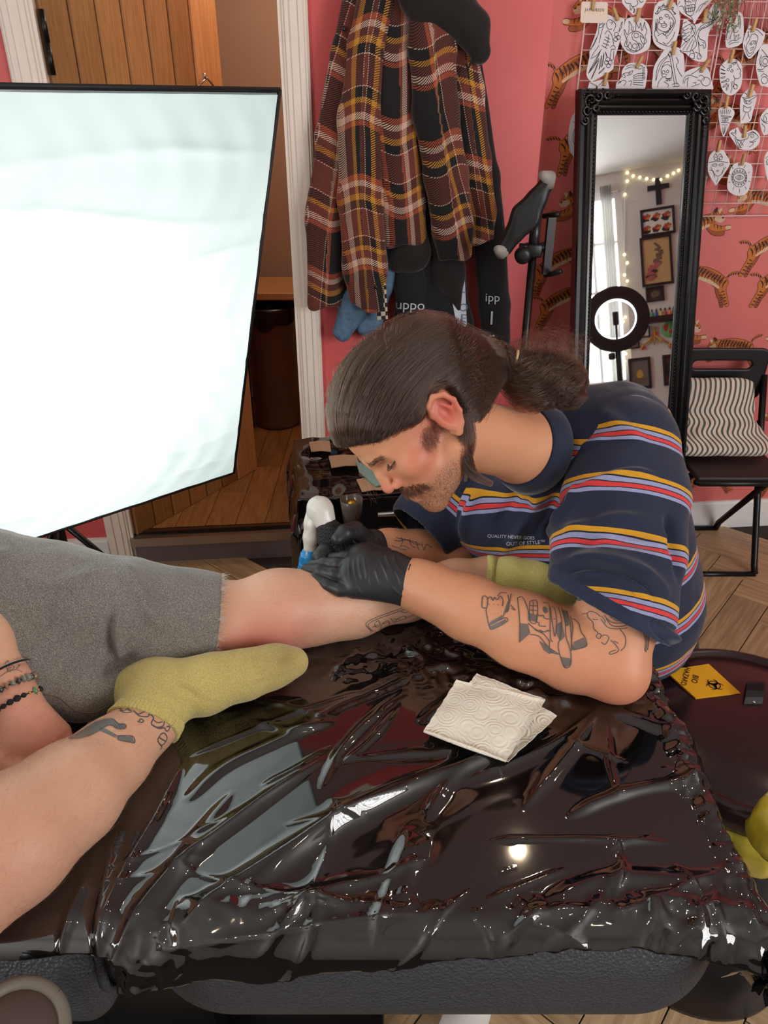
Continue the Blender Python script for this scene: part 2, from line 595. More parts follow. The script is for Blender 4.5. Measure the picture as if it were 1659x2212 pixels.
# doorway step: riser, steel nosing, dark tracks
obj('trim_4', wbox(S_L, S_R, 0, .085, -.004, .02), pbr('grey_riser', srgb(112, 98, 96), .5, noise=(8, .08)), kind='structure', smooth=False)
nos = thing('threshold_bar', WD + ED * (S_L + S_R) / 2 + EZ * .085, 'steel edged threshold strip across the doorway step', 'threshold')
obj('nosing', wbox(S_L - .0, S_R + .0, .085, .122, -.016, .012), M['chrome'], nos, smooth=False)
obj('track', wbox(S_L, S_R, HALLZ - .01, HALLZ + .006, .012, .03), M['black_metal'], nos, smooth=False)
obj('track', wbox(S_L, S_R, HALLZ - .01, HALLZ + .004, .044, .062), M['black_metal'], nos, smooth=False)
obj('rail', wbox(S_L, S_R, HALLZ - .01, HALLZ + .010, .030, .044), pbr('bronze_rail', srgb(120, 82, 56), .35, .8), nos, smooth=False)

# room floor: slab with herringbone planks
floor = obj('floor', box((1.2, .5, -.03), (7.6, 6.2, .06)), M['grout'], kind='structure', smooth=False)
pl_w, pl_l = .125, .50
plank_me = make_mesh('plank', rbox((0, 0, 0), (pl_l - .003, pl_w - .003, .006), .0012, 1)[0], rbox((0, 0, 0), (pl_l - .003, pl_w - .003, .006), .0012, 1)[1], M['floor_wood'], smooth=False)
_k = 0
ang0 = math.radians(50)
ca, sa = math.cos(ang0), math.sin(ang0)
for i in range(-22, 23):
    for j in range(-22, 23):
        for o in (0, 1):
            # herringbone lattice
            n_ = int(pl_l / pl_w)
            u = i * pl_w + j * pl_l * 1.0
            v = i * pl_w - j * pl_l * 1.0
            if o == 0: cx, cy, r = u + pl_l / 2, v + pl_w / 2, 0.0
            else: cx, cy, r = u + pl_w / 2 , v + pl_w + pl_l / 2, math.pi / 2
            X, Y = cx * ca - cy * sa + .4, cx * sa + cy * ca + 1.4
            back = np.dot(np.array([X, Y, 0]) - WD, ND)
            if not (-1.5 < X < 2.1 and 0.45 < Y and back > -.02 - (.1 if X > .7 else 0)): continue
            inst(plank_me, 'plank', (X, Y, .0035), (0, 0, ang0 + r), parent=floor); _k += 1
# hall behind the door
HB = 4.1
hall_floor = obj('floor_hall', box((-.75, 3.4, HALLZ - .03), (2.4, 1.62, .05)), M['grout'], kind='structure', smooth=False)
hp = rbox((0, 0, 0), (.117, .78, .006), .001, 1)
hp_me = make_mesh('hall_plank', hp[0], hp[1], M['hall_wood'], smooth=False)
M['hall_wood'].node_tree.nodes['Mapping'].inputs['Scale'].default_value = (14, 1, 14)
for i in range(18):
    xx_ = -1.85 + i * .119; y0_ = 2.52 + .093 * (xx_ + .706) + .066
    cuts = [y0_] + [c_ for c_ in (2.62 + (i % 3) * .26, 3.4 + (i % 3) * .26, 4.18) if c_ > y0_ + .05 and c_ < 4.0] + [4.06]
    for a_, b_ in zip(cuts[:-1], cuts[1:]):
        inst(hp_me, 'plank', (xx_, (a_ + b_) / 2, HALLZ - .002), scale=(1, (b_ - a_ - .003) / .78, 1), parent=hall_floor)
obj('wall_hall', join([box((-.75, HB + .06, 1.25), (2.6, .1, 2.6)), box((-1.98, 3.35, 1.25), (.08, 1.5, 2.6)), box((.34, 3.42, 1.25), (.08, 1.36, 2.6))]), M['beige'], kind='structure', smooth=False)
obj('ceiling_hall', box((-.75, 3.4, 2.55), (2.6, 1.5, .06)), M['ceil'], kind='structure', smooth=False)
obj('baseboard_hall', box((-.75, HB + .0, HALLZ + .05), (2.4, .02, .1)), M['trim'], kind='structure', smooth=False)

# rest of the room, seen in the mirror: bay wall with window, back wall, side walls, ceiling
PB = np.array([3.35, -.30, 0]); EB = unit((.77, .64, 0)); NB = np.array([-EB[1], EB[0], 0])
AXB = np.array([EB, -NB, EZ])
def bbox_(s0, s1, z0, z1, d0, d1):
    c = PB + EB * (s0 + s1) / 2 - NB * (d0 + d1) / 2 + EZ * (z0 + z1) / 2
    return box(c, (abs(s1 - s0), abs(d1 - d0), abs(z1 - z0)), AXB)
obj('ceiling', box((1.2, .5, CEIL + .04), (7.6, 6.0, .08)), M['ceil'], kind='structure', smooth=False)
def holed_wall(fn, s0, s1, z0, z1, h0, h1, g0, g1, d0=0, d1=.12):
    return join([fn(s0, h0, z0, z1, d0, d1), fn(h1, s1, z0, z1, d0, d1), fn(h0, h1, z0, g0, d0, d1), fn(h0, h1, g1, z1, d0, d1)])
wall_bay = obj('wall_right', holed_wall(bbox_, -2.25, 1.95, 0, CEIL, -1.7, .17, .92, 2.46), M['whitewall'], kind='structure', smooth=False)
def kbox(s0, s1, z0, z1, d0, d1):
    return box(((s0 + s1) / 2, -1.72 - (d0 + d1) / 2, (z0 + z1) / 2), (abs(s1 - s0), abs(d1 - d0), abs(z1 - z0)))
obj('wall_back', kbox(-2.3, 1.72, 0, CEIL, 0, .12), M['whitewall'], kind='structure', smooth=False)
obj('wall_side', box((4.86, 2.0, 1.3), (.1, 2.3, 2.6)), M['whitewall'], kind='structure', smooth=False)
def lbox(s0, s1, z0, z1, d0, d1):
    return box((-2.2 - (d0 + d1) / 2, (s0 + s1) / 2, (z0 + z1) / 2), (abs(d1 - d0), abs(s1 - s0), abs(z1 - z0)))
obj('wall_left', holed_wall(lbox, -1.8, 2.5, 0, CEIL, -1.3, .2, .95, 2.3), M['whitewall'], kind='structure', smooth=False)
# windows with glazing bars
def window(name, fn, s0, s1, z0, z1, nx, nz):
    w = thing(name, fn(s0, s1, z0, z1, 0, .1)[0].mean(0), kind='structure')
    for a, b, c, d in ((s0, s0 + .05, z0, z1), (s1 - .05, s1, z0, z1), (s0, s1, z0, z0 + .05), (s0, s1, z1 - .05, z1)):
        obj('frame_bar', fn(a, b, c, d, .02, .08), M['white_plain'], w, smooth=False)
    for i in range(1, nx):
        x = s0 + (s1 - s0) * i / nx
        obj('glazing_bar', fn(x - .012, x + .012, z0, z1, .035, .065), M['white_plain'], w, smooth=False)
    for i in range(1, nz):
        z = z0 + (z1 - z0) * i / nz
        obj('glazing_bar', fn(s0, s1, z - .012, z + .012, .035, .065), M['white_plain'], w, smooth=False)
    return w
window('window_1', bbox_, -1.7, .17, .92, 2.46, 8, 4)
window('fill_window', lbox, -1.3, .2, .95, 2.3, 3, 3)  # unseen window added on the left wall for the fill light

# -------------------------------------------------- leaning mirror
NH = unit((.235, -.972, 0)); MT = math.radians(12)
MN = math.cos(MT) * NH + math.sin(MT) * EZ
MW = unit((.972, .235, 0)); MU = np.cross(MN, MW); MU = MU if MU[2] > 0 else -MU
MTL = P(1254, 190, 2.22)
MWID = .45; MLEN = (MTL[2] - .004) / MU[2]
def mp(x, y, h=0.0):         # x across from the left, y down from the top, h proud of the frame back
    return MTL + MW * x - MU * y + MN * (h - .03)
mirror = thing('standing_mirror', mp(MWID / 2, MLEN), 'tall black ornate framed mirror leaning against the tiger wallpaper', 'mirror')
M['frame'] = pbr('black_lacquer_frame', srgb(13, 12, 13), .22, noise=(40, .2), coat=.3)
M['glassy'] = pbr('mirror_glass', (.86, .88, .88, 1), .015, 1.0)
prof = [(0, -.002), (0, .026), (.004, .031), (.014, .033), (.020, .028), (.024, .021), (.028, .027), (.033, .029), (.038, .025), (.041, .018), (.045, .021), (.051, .022), (.055, .017), (.058, .012), (.064, .014), (.068, .012), (.070, .004), (.070, -.002)]
def rail(c0, c1, i0, i1):
    """sweep the moulding from corner c0 to c1; i0/i1 are the inward diagonal directions (mitre)"""
    V, Fc = [], []
    n = len(prof)
    for c, d in ((c0, i0), (c1, i1)):
        for (w, h) in prof:
            V.append(mp(c[0] + d[0] * w, c[1] + d[1] * w, h))
    for k in range(n - 1): Fc.append([k, k + 1, n + k + 1, n + k])
    Fc.append(list(range(n))); Fc.append([n + k for k in range(n)][::-1])
    return np.array(V), Fc
cs = [(0, 0), (MWID, 0), (MWID, MLEN), (0, MLEN)]; dd = [(1, 1), (-1, 1), (-1, -1), (1, -1)]
for k in range(4):
    obj('rail', rail(cs[k], cs[(k + 1) % 4], dd[k], dd[(k + 1) % 4]), M['frame'], mirror, smooth=False)
obj('backing', join([box(mp(MWID / 2, MLEN / 2, -.004), (MWID - .01, MLEN - .01, .006), np.array([MW, MU, MN]))]), M['black_plastic'], mirror, smooth=False)
obj('glass', (np.array([mp(.066, .066, .006), mp(MWID - .066, .066, .006), mp(MWID - .066, MLEN - .066, .006), mp(.066, MLEN - .066, .006)]), [[0, 3, 2, 1]]), M['glassy'], mirror, smooth=False)
# beaded inner moulding
bd = []
for k in range(4):
    a = np.array(cs[k], float) + np.array(dd[k]) * .061; b = np.array(cs[(k + 1) % 4], float) + np.array(dd[(k + 1) % 4]) * .061
    L = np.linalg.norm(b - a); m = int(L / .012)
    for i in range(m + 1):
        q = a + (b - a) * i / m
        t = (b - a) / L
        p0 = mp(*(q - t * .004 + np.array([t[1], -t[0]]) * .002), .0145); p1 = mp(*(q + t * .004 - np.array([t[1], -t[0]]) * .002), .0145)
        bd.append(tube([p0, (p0 + p1) / 2 + MN * .001, p1], [.0008, .0032, .0008], 6))
obj('beading', join(bd), M['frame'], mirror, kind='stuff')
# carved corner leaves: scrolls, leaf lobes and a rosette at each corner
def corner(k):
    c = np.array(cs[k], float); d = np.array(dd[k], float)
    pr = []
    rr = random.Random(k)
    def q(u, v, h): return mp(c[0] + d[0] * u, c[1] + d[1] * v, h)
    for (u0, v0, r0, tw) in ((.034, .034, .026, 2.2), (.060, .022, .016, -2), (.022, .060, .016, 2), (.088, .018, .013, 2), (.018, .088, .013, -2), (.05, .052, .013, 1.5)):
        pts, rad = [], []
        for i in range(22):
            a = i / 21
            th = a * 6.28 * abs(tw) * .62 + (0 if tw > 0 else 3.1)
            rr_ = r0 * (1 - .8 * a)
            pts.append(q(u0 + rr_ * math.cos(th), v0 + rr_ * math.sin(th) * (1 if tw > 0 else -1), .030 + .006 * a)); rad.append(.0045 * (1 - .55 * a) + .001)
        pr.append(tube(pts, rad, 7))
    for i in range(46):
        t = rr.random(); arm = rr.choice((0, 1))
        u = .012 + t * .125; v = .006 + rr.random() * .038 * (1 - t * .75)
        if arm: u, v = v, u
        an = rr.random() * 6.28
        L = .006 + .008 * rr.random() * (1 - t * .5)
        p0 = q(u, v, .027); p1 = q(u + L * math.cos(an) * .5, v + L * math.sin(an) * .5, .036 - .006 * t); p2 = q(u + L * math.cos(an), v + L * math.sin(an), .028)
        pr.append(tube([p0, p1, p2], [.0012, .0036 * (1 - .4 * t), .0008], 6))
    return join(pr)
for k in range(4):
    obj('carved_corner', corner(k), M['frame'], mirror)
# prop foot behind
obj('back_leg', join([box(mp(.10, .95, -.10), (.03, 1.2, .012), np.array([MW, unit(MU + MN * .12), unit(MN - MU * .12)]))]), M['black_plastic'], mirror, smooth=False)

# -------------------------------------------------- what the mirror shows: the bay wall
def refl(px, py, off=0.0, dist=None):
    d = ray(px, py); q0 = mp(0, 0, .006)
    q = CAMP + d * np.dot(q0 - CAMP, MN) / np.dot(d, MN); r = unit(d - 2 * np.dot(d, MN) * MN)
    if dist is not None: return q + r * dist
    return q + r * np.dot(PB + NB * off - q, NB) / np.dot(r, NB)
def bs(px, py):
    h = refl(px, py); return float(np.dot(h - PB, EB)), float(h[2])
def bay_o(s, z, off=0.0): return PB + EB * s + EZ * z + NB * off
EX = -EB                     # seen from the room, left to right runs against EB; the mirror flips it back
def bay_frame(name, px0, py0, px1, py1, mats, label, bw=.018, art=None):
    s0, z1 = bs(px0, py0); s1, z0 = bs(px1, py1)
    t = thing(name, bay_o((s0 + s1) / 2, z0), label, 'picture')
    for a, b, c, d in ((s0, s0 + bw, z0, z1), (s1 - bw, s1, z0, z1), (s0 + bw, s1 - bw, z0, z0 + bw), (s0 + bw, s1 - bw, z1 - bw, z1)):
        obj('frame_bar', bbox_(a, b, c, d, -.022, 0), M['black_plastic'], t, smooth=False)
    obj('print', bbox_(s0 + bw, s1 - bw, z0 + bw, z1 - bw, -.010, 0), mats, t, smooth=False)
    if art:
        parts, idx, ms = [], [], []
        art(s0, s1, z0, z1, parts, idx)
        obj('artwork', join(parts), ART, t, smooth=False, fmat=fmats(parts, idx))
    return t
ART = [pbr('ink_red', srgb(190, 60, 50), .7), pbr('ink_green', srgb(90, 130, 80), .7), pbr('ink_dark', srgb(40, 36, 36), .7), pbr('ink_gold', srgb(200, 150, 60), .7), pbr('ink_rose', srgb(176, 92, 92), .7), pbr('ink_brown', srgb(110, 90, 70), .7)]
def blob(s, z, rs, rz, n=10, off=.0108, seed=0):
    rr = random.Random(seed)
    pts = []
    for i in range(n):
        a = 2 * math.pi * i / n; k = .7 + .5 * rr.random()
        pts.append(bay_o(s + rs * k * math.cos(a), z + rz * k * math.sin(a), off))
    return np.array(pts), [list(range(n))]
def art_flash(s0, s1, z0, z1, parts, idx):
    for i in range(3):
        for j in range(2):
            s = s0 + (s1 - s0) * (.2 + .3 * i); z = z0 + (z1 - z0) * (.3 + .42 * j)
            for k, (c, r) in enumerate(((2, .034), (0, .026), (1, .012), (3, .014), (0, .010))):
                parts.append(blob(s + (k - 2) * .008, z + ((k * 37) % 5 - 2) * .008, r, r * .8, 11, .0105 + .0003 * k, i * 7 + j + k)); idx.append(c)
def art_bird(s0, s1, z0, z1, parts, idx):
    rr = random.Random(5)
    w, h = s1 - s0, z1 - z0
    for k in range(34):
        t = k / 33
        s = s0 + w * (.45 + .16 * math.sin(t * 5) + .08 * rr.uniform(-1, 1)); z = z0 + h * (.86 - .7 * t)
        c = 5 if k < 20 else rr.choice((4, 4, 2, 5, 0))
        parts.append(blob(s, z, w * (.04 + .12 * t), h * .022 * (1 + t), 8, .0105 + .0002 * k, k)); idx.append(c)
def art_ship(s0, s1, z0, z1, parts, idx):
    w, h = s1 - s0, z1 - z0
    parts.append(blob((s0 + s1) / 2, z0 + h * .28, w * .3, h * .12, 12, .0106, 2)); idx.append(5)
    parts.append(blob((s0 + s1) / 2, z0 + h * .5, w * .18, h * .14, 9, .0108, 4)); idx.append(3)
bay_frame('picture_frame', 1382, 456, 1459, 503, pbr('flash_sheet', srgb(226, 220, 210), .6), 'framed sheet of six red tattoo flash designs, reflected in the mirror', art=art_flash)
bay_frame('picture_frame', 1381, 516, 1455, 612, pbr('tan_print', srgb(196, 160, 110), .6), 'large framed tan bird and rose print, reflected in the mirror', art=art_bird)
bay_frame('picture_frame', 1394, 622, 1435, 649, pbr('dark_print', srgb(46, 40, 36), .5), 'small dark framed picture reflected above the ink shelf', .012, art=lambda a, b, c, d, p, i: (p.append(blob((a + b) / 2, (c + d) / 2, .035, .03, 9)), i.append(5)))
bay_frame('picture_frame', 1356, 776, 1408, 838, pbr('ship_print', srgb(110, 104, 98), .5), 'black framed ship painting reflected low in the mirror', .02, art=art_ship)
bay_frame('picture_frame', 1430, 768, 1466, 830, pbr('maroon_print', srgb(88, 40, 44), .5), 'dark red framed print at the lower right of the mirror reflection', .018, art=lambda a, b, c, d, p, i: (p.append(blob((a + b) / 2, (c + d) / 2, .05, .07, 12)), i.append(2)))
bay_frame('picture_frame', 1356, 722, 1382, 752, pbr('brown_print', srgb(120, 90, 84), .5), 'small brown picture reflected behind the ring light', .012)
bay_frame('picture_frame', 1385, 706, 1404, 728, pbr('sketch_print', srgb(205, 205, 200), .6), 'tiny pale sketch in a black frame reflected under the ink shelf', .01)
# wooden cross
s_, z_ = bs(1420, 386); s2_, z2_ = bs(1420, 443)
cr = thing('wall_cross', bay_o(s_, z2_), 'plain black cross on the white wall, reflected in the mirror', 'cross')
obj('upright', bbox_(s_ - .02, s_ + .02, z2_, z_, -.02, 0), M['black_plastic'], cr, smooth=False)
obj('crossbar', bbox_(s_ - .08, s_ + .08, z_ - .085, z_ - .05, -.0205, 0), M['black_plastic'], cr, smooth=False)
# fairy lights
fl = thing('fairy_lights', bay_o(.4, 2.3), 'string of warm fairy lights draped on the wall, seen in the mirror', 'fairy lights')
M['bulb'] = pbr('warm_bulb', srgb(255, 235, 170), .4, emit=((1, .82, .42, 1), 3.0))
chainpx = [(1355, 373), (1368, 380), (1382, 383), (1397, 386), (1412, 388), (1427, 388), (1442, 380), (1455, 374), (1466, 368), (1480, 362)]
downpx = [(1355, 391), (1350, 420), (1349, 550), (1355, 568), (1349, 594), (1355, 607), (1354, 626), (1351, 685), (1346, 695), (1349, 752), (1352, 764), (1349, 780), (1347, 795)]
obj('wire', tube([refl(*q, .012) for q in chainpx], .002, 5), M['white_plain'], fl)
obj('wire', tube([refl(*q, .012) for q in downpx], .002, 5), M['white_plain'], fl)
bl = lathe([(.001, -.012), (.009, -.006), (.011, 0), (.008, .008), (.001, .012)], (0, 0, 0), 8)
blm = make_mesh('bulb', bl[0], bl[1], M['bulb'])
for q in chainpx + downpx: inst(blm, 'bulb', refl(*q, .014), parent=fl)
# ink shelf and bottles
s0, z0 = bs(1384, 697); s1, z1 = bs(1470, 683)
sh = thing('ink_shelf', bay_o((s0 + s1) / 2, z1), 'black shelf of ink bottles reflected in the mirror', 'shelf')
obj('board', bbox_(s0, s1, z1 - .03, z1, -.09, 0), M['black_plastic'], sh, smooth=False)
obj('lip', bbox_(s0, s1, z1, z1 + .015, -.09, -.083), M['black_plastic'], sh, smooth=False)
bcols = [(60, 50, 120), (230, 230, 225), (60, 140, 90), (40, 70, 150), (200, 180, 60), (180, 50, 50), (230, 120, 50), (40, 40, 44), (170, 60, 120)]
names = ['violet', 'white', 'green', 'blue', 'yellow', 'red', 'orange', 'black', 'magenta']
for i in range(9):
    s = s0 + .02 + (s1 - s0 - .04) * i / 8
    b = thing('ink_bottle', bay_o(s, z1 + .001, .045), 'small %s ink bottle on the black shelf reflected in the mirror' % names[i], 'bottle', 'ink bottles on the reflected shelf')
    obj('body', lathe([(.012, 0), (.0125, .002), (.0125, .045), (.006, .052), (.006, .056)], bay_o(s, z1 + .001, .045), 12), pbr('ink_' + names[i], srgb(*bcols[i]), .3), b)
    obj('cap', lathe([(.007, .056), (.007, .066), (.002, .078)], bay_o(s, z1 + .001, .045), 10), M['black_plastic'], b)
# green round wall decoration and gilded wall hanger under the shelf
g = thing('wall_ornament', refl(1425, 735), 'branching gilt wall ornament reflected below the ink shelf', 'ornament')
gp = []
for (a, b) in (((1414, 705), (1414, 745)), ((1414, 725), (1390, 745)), ((1414, 725), (1445, 742)), ((1390, 745), (1385, 755)), ((1445, 742), (1449, 752)), ((1402, 732), (1404, 742)), ((1428, 730), (1428, 741))):
    gp.append(tube([refl(*a, .02), refl(*b, .02)], [.009, .006], 6))
obj('branch', join(gp), ART[3], g)
obj('petals', join([blob(*bs(*q), .02, .02, 9, .022, i) for i, q in enumerate(((1388, 752), (1448, 748), (1414, 722)))]), ART[0], g, smooth=False)
gd = thing('green_disc', refl(1448, 712), 'round green painted disc reflected beside the ink shelf', 'wall decoration')
obj('disc', lathe([(.06, 0), (.062, .004), (.06, .008)], refl(1446, 712, .004), 28, np.array([EB, EZ, NB])), pbr('leaf_green', srgb(110, 176, 110), .6, noise=(30, .2)), gd)
obj('motif', join([blob(*bs(1438, 708), .02, .03, 9, .014, 1), blob(*bs(1450, 716), .02, .018, 9, .014, 2)]), ART[0], gd, smooth=False)
# curtains at the bay window (long grey-white drapes)
def drape(s0, s1, z0, z1, name, label, seed):
    V, Fc = [], []
    nx, nz = 60, 14
    for i in range(nx):
        for j in range(nz):
            u = i / (nx - 1); v = j / (nz - 1)
            s = s0 + (s1 - s0) * u
            off = .05 + .018 * math.sin(u * 34 + seed) * (1 - .3 * v) + .006 * math.sin(u * 71 + v * 3)
            V.append(bay_o(s, z1 - (z1 - z0) * v, off))
    for i in range(nx - 1):
        for j in range(nz - 1): Fc.append([i * nz + j, (i + 1) * nz + j, (i + 1) * nz + j + 1, i * nz + j + 1])
    V = np.array(V); n0 = len(V)
    V = np.vstack([V, V - NB * .003]); Fc = Fc + [[q + n0 for q in f[::-1]] for f in Fc]
    return obj(name, (V, Fc), pbr('curtain_cloth', srgb(212, 210, 206), .9, trans=.5), label=label, cat='curtain')
drape(bs(1300, 500)[0], bs(1326, 500)[0], .5, 2.5, 'curtain', 'thin pale curtain hanging by the window seen in the mirror', 1)
# ring light on a stand, standing between mirror and window
rc = refl(1330, 690, dist=1.55); rn = unit(refl(1330, 690, dist=1.0) - refl(1330, 690, dist=2.0)); rn = unit(rn * np.array([1, 1, 0]) + EZ * .05)
rx = unit(np.cross(EZ, rn)); ru = np.cross(rn, rx)
rl = thing('ring_light', np.array([rc[0], rc[1], 0]), 'black ring light with a glowing rim on a stand, reflected in the mirror', 'ring light')
def ring(r0, r1, y0, y1, n=56):
    return lathe([(r0, y0), (r1, y0), (r1, y1), (r0, y1)], rc, n, np.array([rx, ru, rn]), closed=True)
obj('housing', ring(.105, .170, -.012, .014), M['black_plastic'], rl, smooth=False)
M['led'] = pbr('led_ring', srgb(245, 250, 255), .5, emit=((.9, .97, 1, 1), 6.0))
obj('led_rim', ring(.098, .1055, -.010, .010), M['led'], rl, smooth=False)
obj('led_face', ring(.120, .160, -.016, -.011), M['led'], rl, smooth=False)
obj('phone_clip', rbox(rc + rn * .03, (.03, .012, .07), .004, 1, np.array([rx, rn, ru])), M['black_plastic'], rl, smooth=False)
obj('clip_arm', tube([rc - ru * .12, rc - ru * .06 + rn * .03, rc + rn * .03], .006, 8), M['black_metal'], rl)
obj('pole', tube([rc - ru * .165, np.array([rc[0], rc[1], .45])], .014, 10), M['black_metal'], rl)
for a in (0.4, 2.5, 4.6):
    obj('leg', tube([np.array([rc[0], rc[1], .5]), np.array([rc[0] + .33 * math.cos(a), rc[1] + .33 * math.sin(a), .02])], .010, 8), M['black_metal'], rl)
obj('knob', lathe([(.014, 0), (.018, .01), (.018, .03), (.012, .035)], rc - ru * .19 + rx * .015, 12, np.array([ru, rn, rx])), M['black_plastic'], rl)
# ================================================================== ceiling downlights (lamps of the room)
M['lamp_warm'] = pbr('warm_lamp', (1, .9, .75, 1), .5, emit=((1, .78, .52, 1), 300.0))
for i, (x, y) in enumerate(((-.55, 1.75), (.55, 2.0), (1.65, 1.55), (-.55, .1), (.75, .1), (2.3, .3))):
    t = thing('ceiling_downlight', (x, y, CEIL - .006), 'round ceiling downlight ' + ('above the softbox', 'over the pink wall by the coats', 'above the folding chair', 'above the near left end of the bed', 'above the near right end of the bed', 'nearest the bay window')[i], 'ceiling light', 'ceiling downlights')
    obj('rim', lathe([(.022, 0), (.048, -.001), (.050, .005), (.022, .005)], (x, y, CEIL - .006), 28, closed=True), M['white_plain'], t)
    obj('lens', lathe([(.022, 0.003), (.022, .004)], (x, y, CEIL - .006), 28), M['lamp_warm'], t)

# ================================================================== treatment bed
BZ = .76
BX0, BX1, BY0, BY1 = -1.45, .455, .535, 1.13
M['leather'] = pbr('black_leatherette', srgb(66, 66, 70), .5, spec=.4)
_m = M['leather']; _tc = node(_m, 'ShaderNodeTexCoord'); _v = node(_m, 'ShaderNodeTexVoronoi'); _v.inputs['Scale'].default_value = 240
_v.feature = 'F1'
_n = node(_m, 'ShaderNodeTexNoise'); _n.inputs['Scale'].default_value = 60; _n.inputs['Detail'].default_value = 3
_mp = node(_m, 'ShaderNodeMixRGB') if False else None
lnk(_m, _tc.outputs['Object'], _v.inputs['Vector']); lnk(_m, _tc.outputs['Object'], _n.inputs['Vector'])
_h = mathn(_m, 'MULTIPLY_ADD', _n.outputs[0], .5, _v.outputs['Distance'])
_b = node(_m, 'ShaderNodeBump'); _b.inputs['Strength'].default_value = .9; _b.inputs['Distance'].default_value = .0022
lnk(_m, _h, _b.inputs['Height']); lnk(_m, _b.outputs[0], bsdf(_m).inputs['Normal'])

def cushion(x0, x1, y0, y1, z0, z1, e=.065, pr=.12, h=.008):
    c = np.array([(x0 + x1) / 2, (y0 + y1) / 2, (z0 + z1) / 2], np.float32)
    hs = np.array([(x1 - x0) / 2, (y1 - y0) / 2, (z1 - z0) / 2], np.float32)
    def fn(p):
        q = np.abs(p - c)
        a = q[:, :2] - (hs[:2] - pr)
        d2 = np.linalg.norm(np.maximum(a, 0), axis=1) + np.minimum(a.max(1), 0) - pr
        dz = q[:, 2] - hs[2]
        return np.sqrt(np.maximum(d2 + e, 0) ** 2 + np.maximum(dz + e, 0) ** 2) + np.minimum(np.maximum(d2 + e, dz + e), 0) - e
    return nets(fn, c - hs - .02, c + hs + .02, h)
bed = thing('treatment_bed', (-.4, .83, 0), 'black leatherette treatment bed covered with black plastic sheeting', 'bed')
XS = -.335
obj('leg_cushion', cushion(XS + .004, BX1, BY0 - .022, BY1, .535, BZ - .004, e=.085, pr=.14), M['leather'], bed)
obj('seat_cushion', cushion(BX0, XS - .004, BY0 - .03, BY1 + .02, .535, BZ - .004, e=.085, pr=.04), M['leather'], bed)
for dx in (-.010, .012):
    zz = [(BY0 + .12, BZ - .002), (BY0 + .06, BZ - .004), (BY0 + .012, BZ - .026), (BY0 - .010, BZ - .075), (BY0 - .008, BZ - .125), (BY0 + .03, BZ - .17)]
    obj('piping', tube(spline([(XS + dx, y, z) for y, z in zz], 24), .0065, 8), M['leather'], bed)
obj('base_panel', join([rbox((-.40, .88, .51), (1.5, .40, .05), .01)]), M['black_metal'], bed, smooth=False)
obj('pedestal', join([rbox((-.45, .86, .29), (.30, .26, .52), .02)]), M['black_metal'], bed, smooth=False)
obj('foot_plate', join([rbox((-.45, .86, .02), (.9, .5, .035), .012)]), M['black_metal'], bed, smooth=False)

# ================================================================== crumpled black plastic sheet over the bed
M['sheet'] = pbr('black_plastic_sheet', srgb(14, 11, 11), .05)
bsdf(M['sheet']).inputs['IOR'].default_value = 1.95
def px_line(pts, n=24):
    return spline([PZ(x, y, BZ)[:2] for x, y in pts], n)
tubes_ = [  # (pixel polyline, height, width, sharp)
 ([(540, 1915), (690, 1806), (830, 1725), (950, 1675), (1060, 1630), (1190, 1570)], .011, .011, 0),
 ([(1225, 1768), (1290, 1735), (1380, 1706), (1470, 1692), (1555, 1690)], .010, .010, 0),
 ([(215, 2085), (330, 1930), (420, 1840), (560, 1735), (700, 1640)], .012, .014, 1),
 ([(395, 1995), (480, 1925), (600, 1850), (740, 1770), (880, 1712)], .012, .014, 1),
 ([(190, 2080), (260, 1900), (340, 1760), (390, 1655)], .010, .013, 1),
 ([(380, 2030), (560, 2015), (740, 1990), (930, 1972)], .008, .012, 1),
 ([(390, 1640), (520, 1588), (640, 1540), (780, 1495)], .006, .012, 1),
 ([(400, 1735), (480, 1660), (600, 1600), (720, 1545)], .007, .014, 0),
 ([(300, 1990), (380, 1890), (430, 1800), (520, 1690)], .006, .012, 0),
 ([(1300, 1530), (1250, 1600), (1130, 1750)], .007, .012, 1),
 ([(1305, 1530), (1315, 1640), (1335, 1720)], .007, .010, 1),
 ([(1300, 1530), (1400, 1565), (1510, 1610)], .008, .012, 0),
 ([(1300, 1530), (1180, 1615), (1000, 1690)], .007, .012, 1),
 ([(1050, 1818), (1200, 1812), (1500, 1822)], .006, .009, 1),
 ([(868, 1970), (885, 1880), (905, 1805)], .006, .014, 0),
 ([(1180, 1945), (1330, 1893), (1545, 1905)], .006, .014, 0),
 ([(1050, 1945), (1150, 1905), (1240, 1870)], .005, .009, 1),
 ([(740, 1650), (800, 1600), (860, 1530)], .007, .009, 1),
 ([(900, 1560), (1000, 1500), (1060, 1450)], .008, .012, 0),
 ([(650, 1560), (800, 1500), (920, 1450)], .006, .012, 0),
 ([(600, 1980), (700, 1930), (790, 1905)], .005, .012, 0),
 ([(560, 1700), (640, 1660), (720, 1610)], .007, .010, 1),
 ([(1420, 1540), (1480, 1580), (1545, 1660)], .009, .014, 0),
 ([(1330, 1975), (1450, 1930), (1560, 1880)], .006, .012, 1),
 ([(200, 2040), (230, 1900), (250, 1800)], .008, .010, 1),
 ([(100, 2080), (150, 1980), (190, 1890)], .008, .012, 1)]
du = .0028
us = np.arange(-1.10, .66, du); vs = np.arange(.40, 1.26, du)
UU, VV = np.meshgrid(us, vs, indexing='ij')
Q2 = np.stack([UU.ravel(), VV.ravel()], 1)
H = np.zeros(len(Q2))
lines = [(px_line(a), h, w, s) for a, h, w, s in tubes_]
rr = random.Random(11)
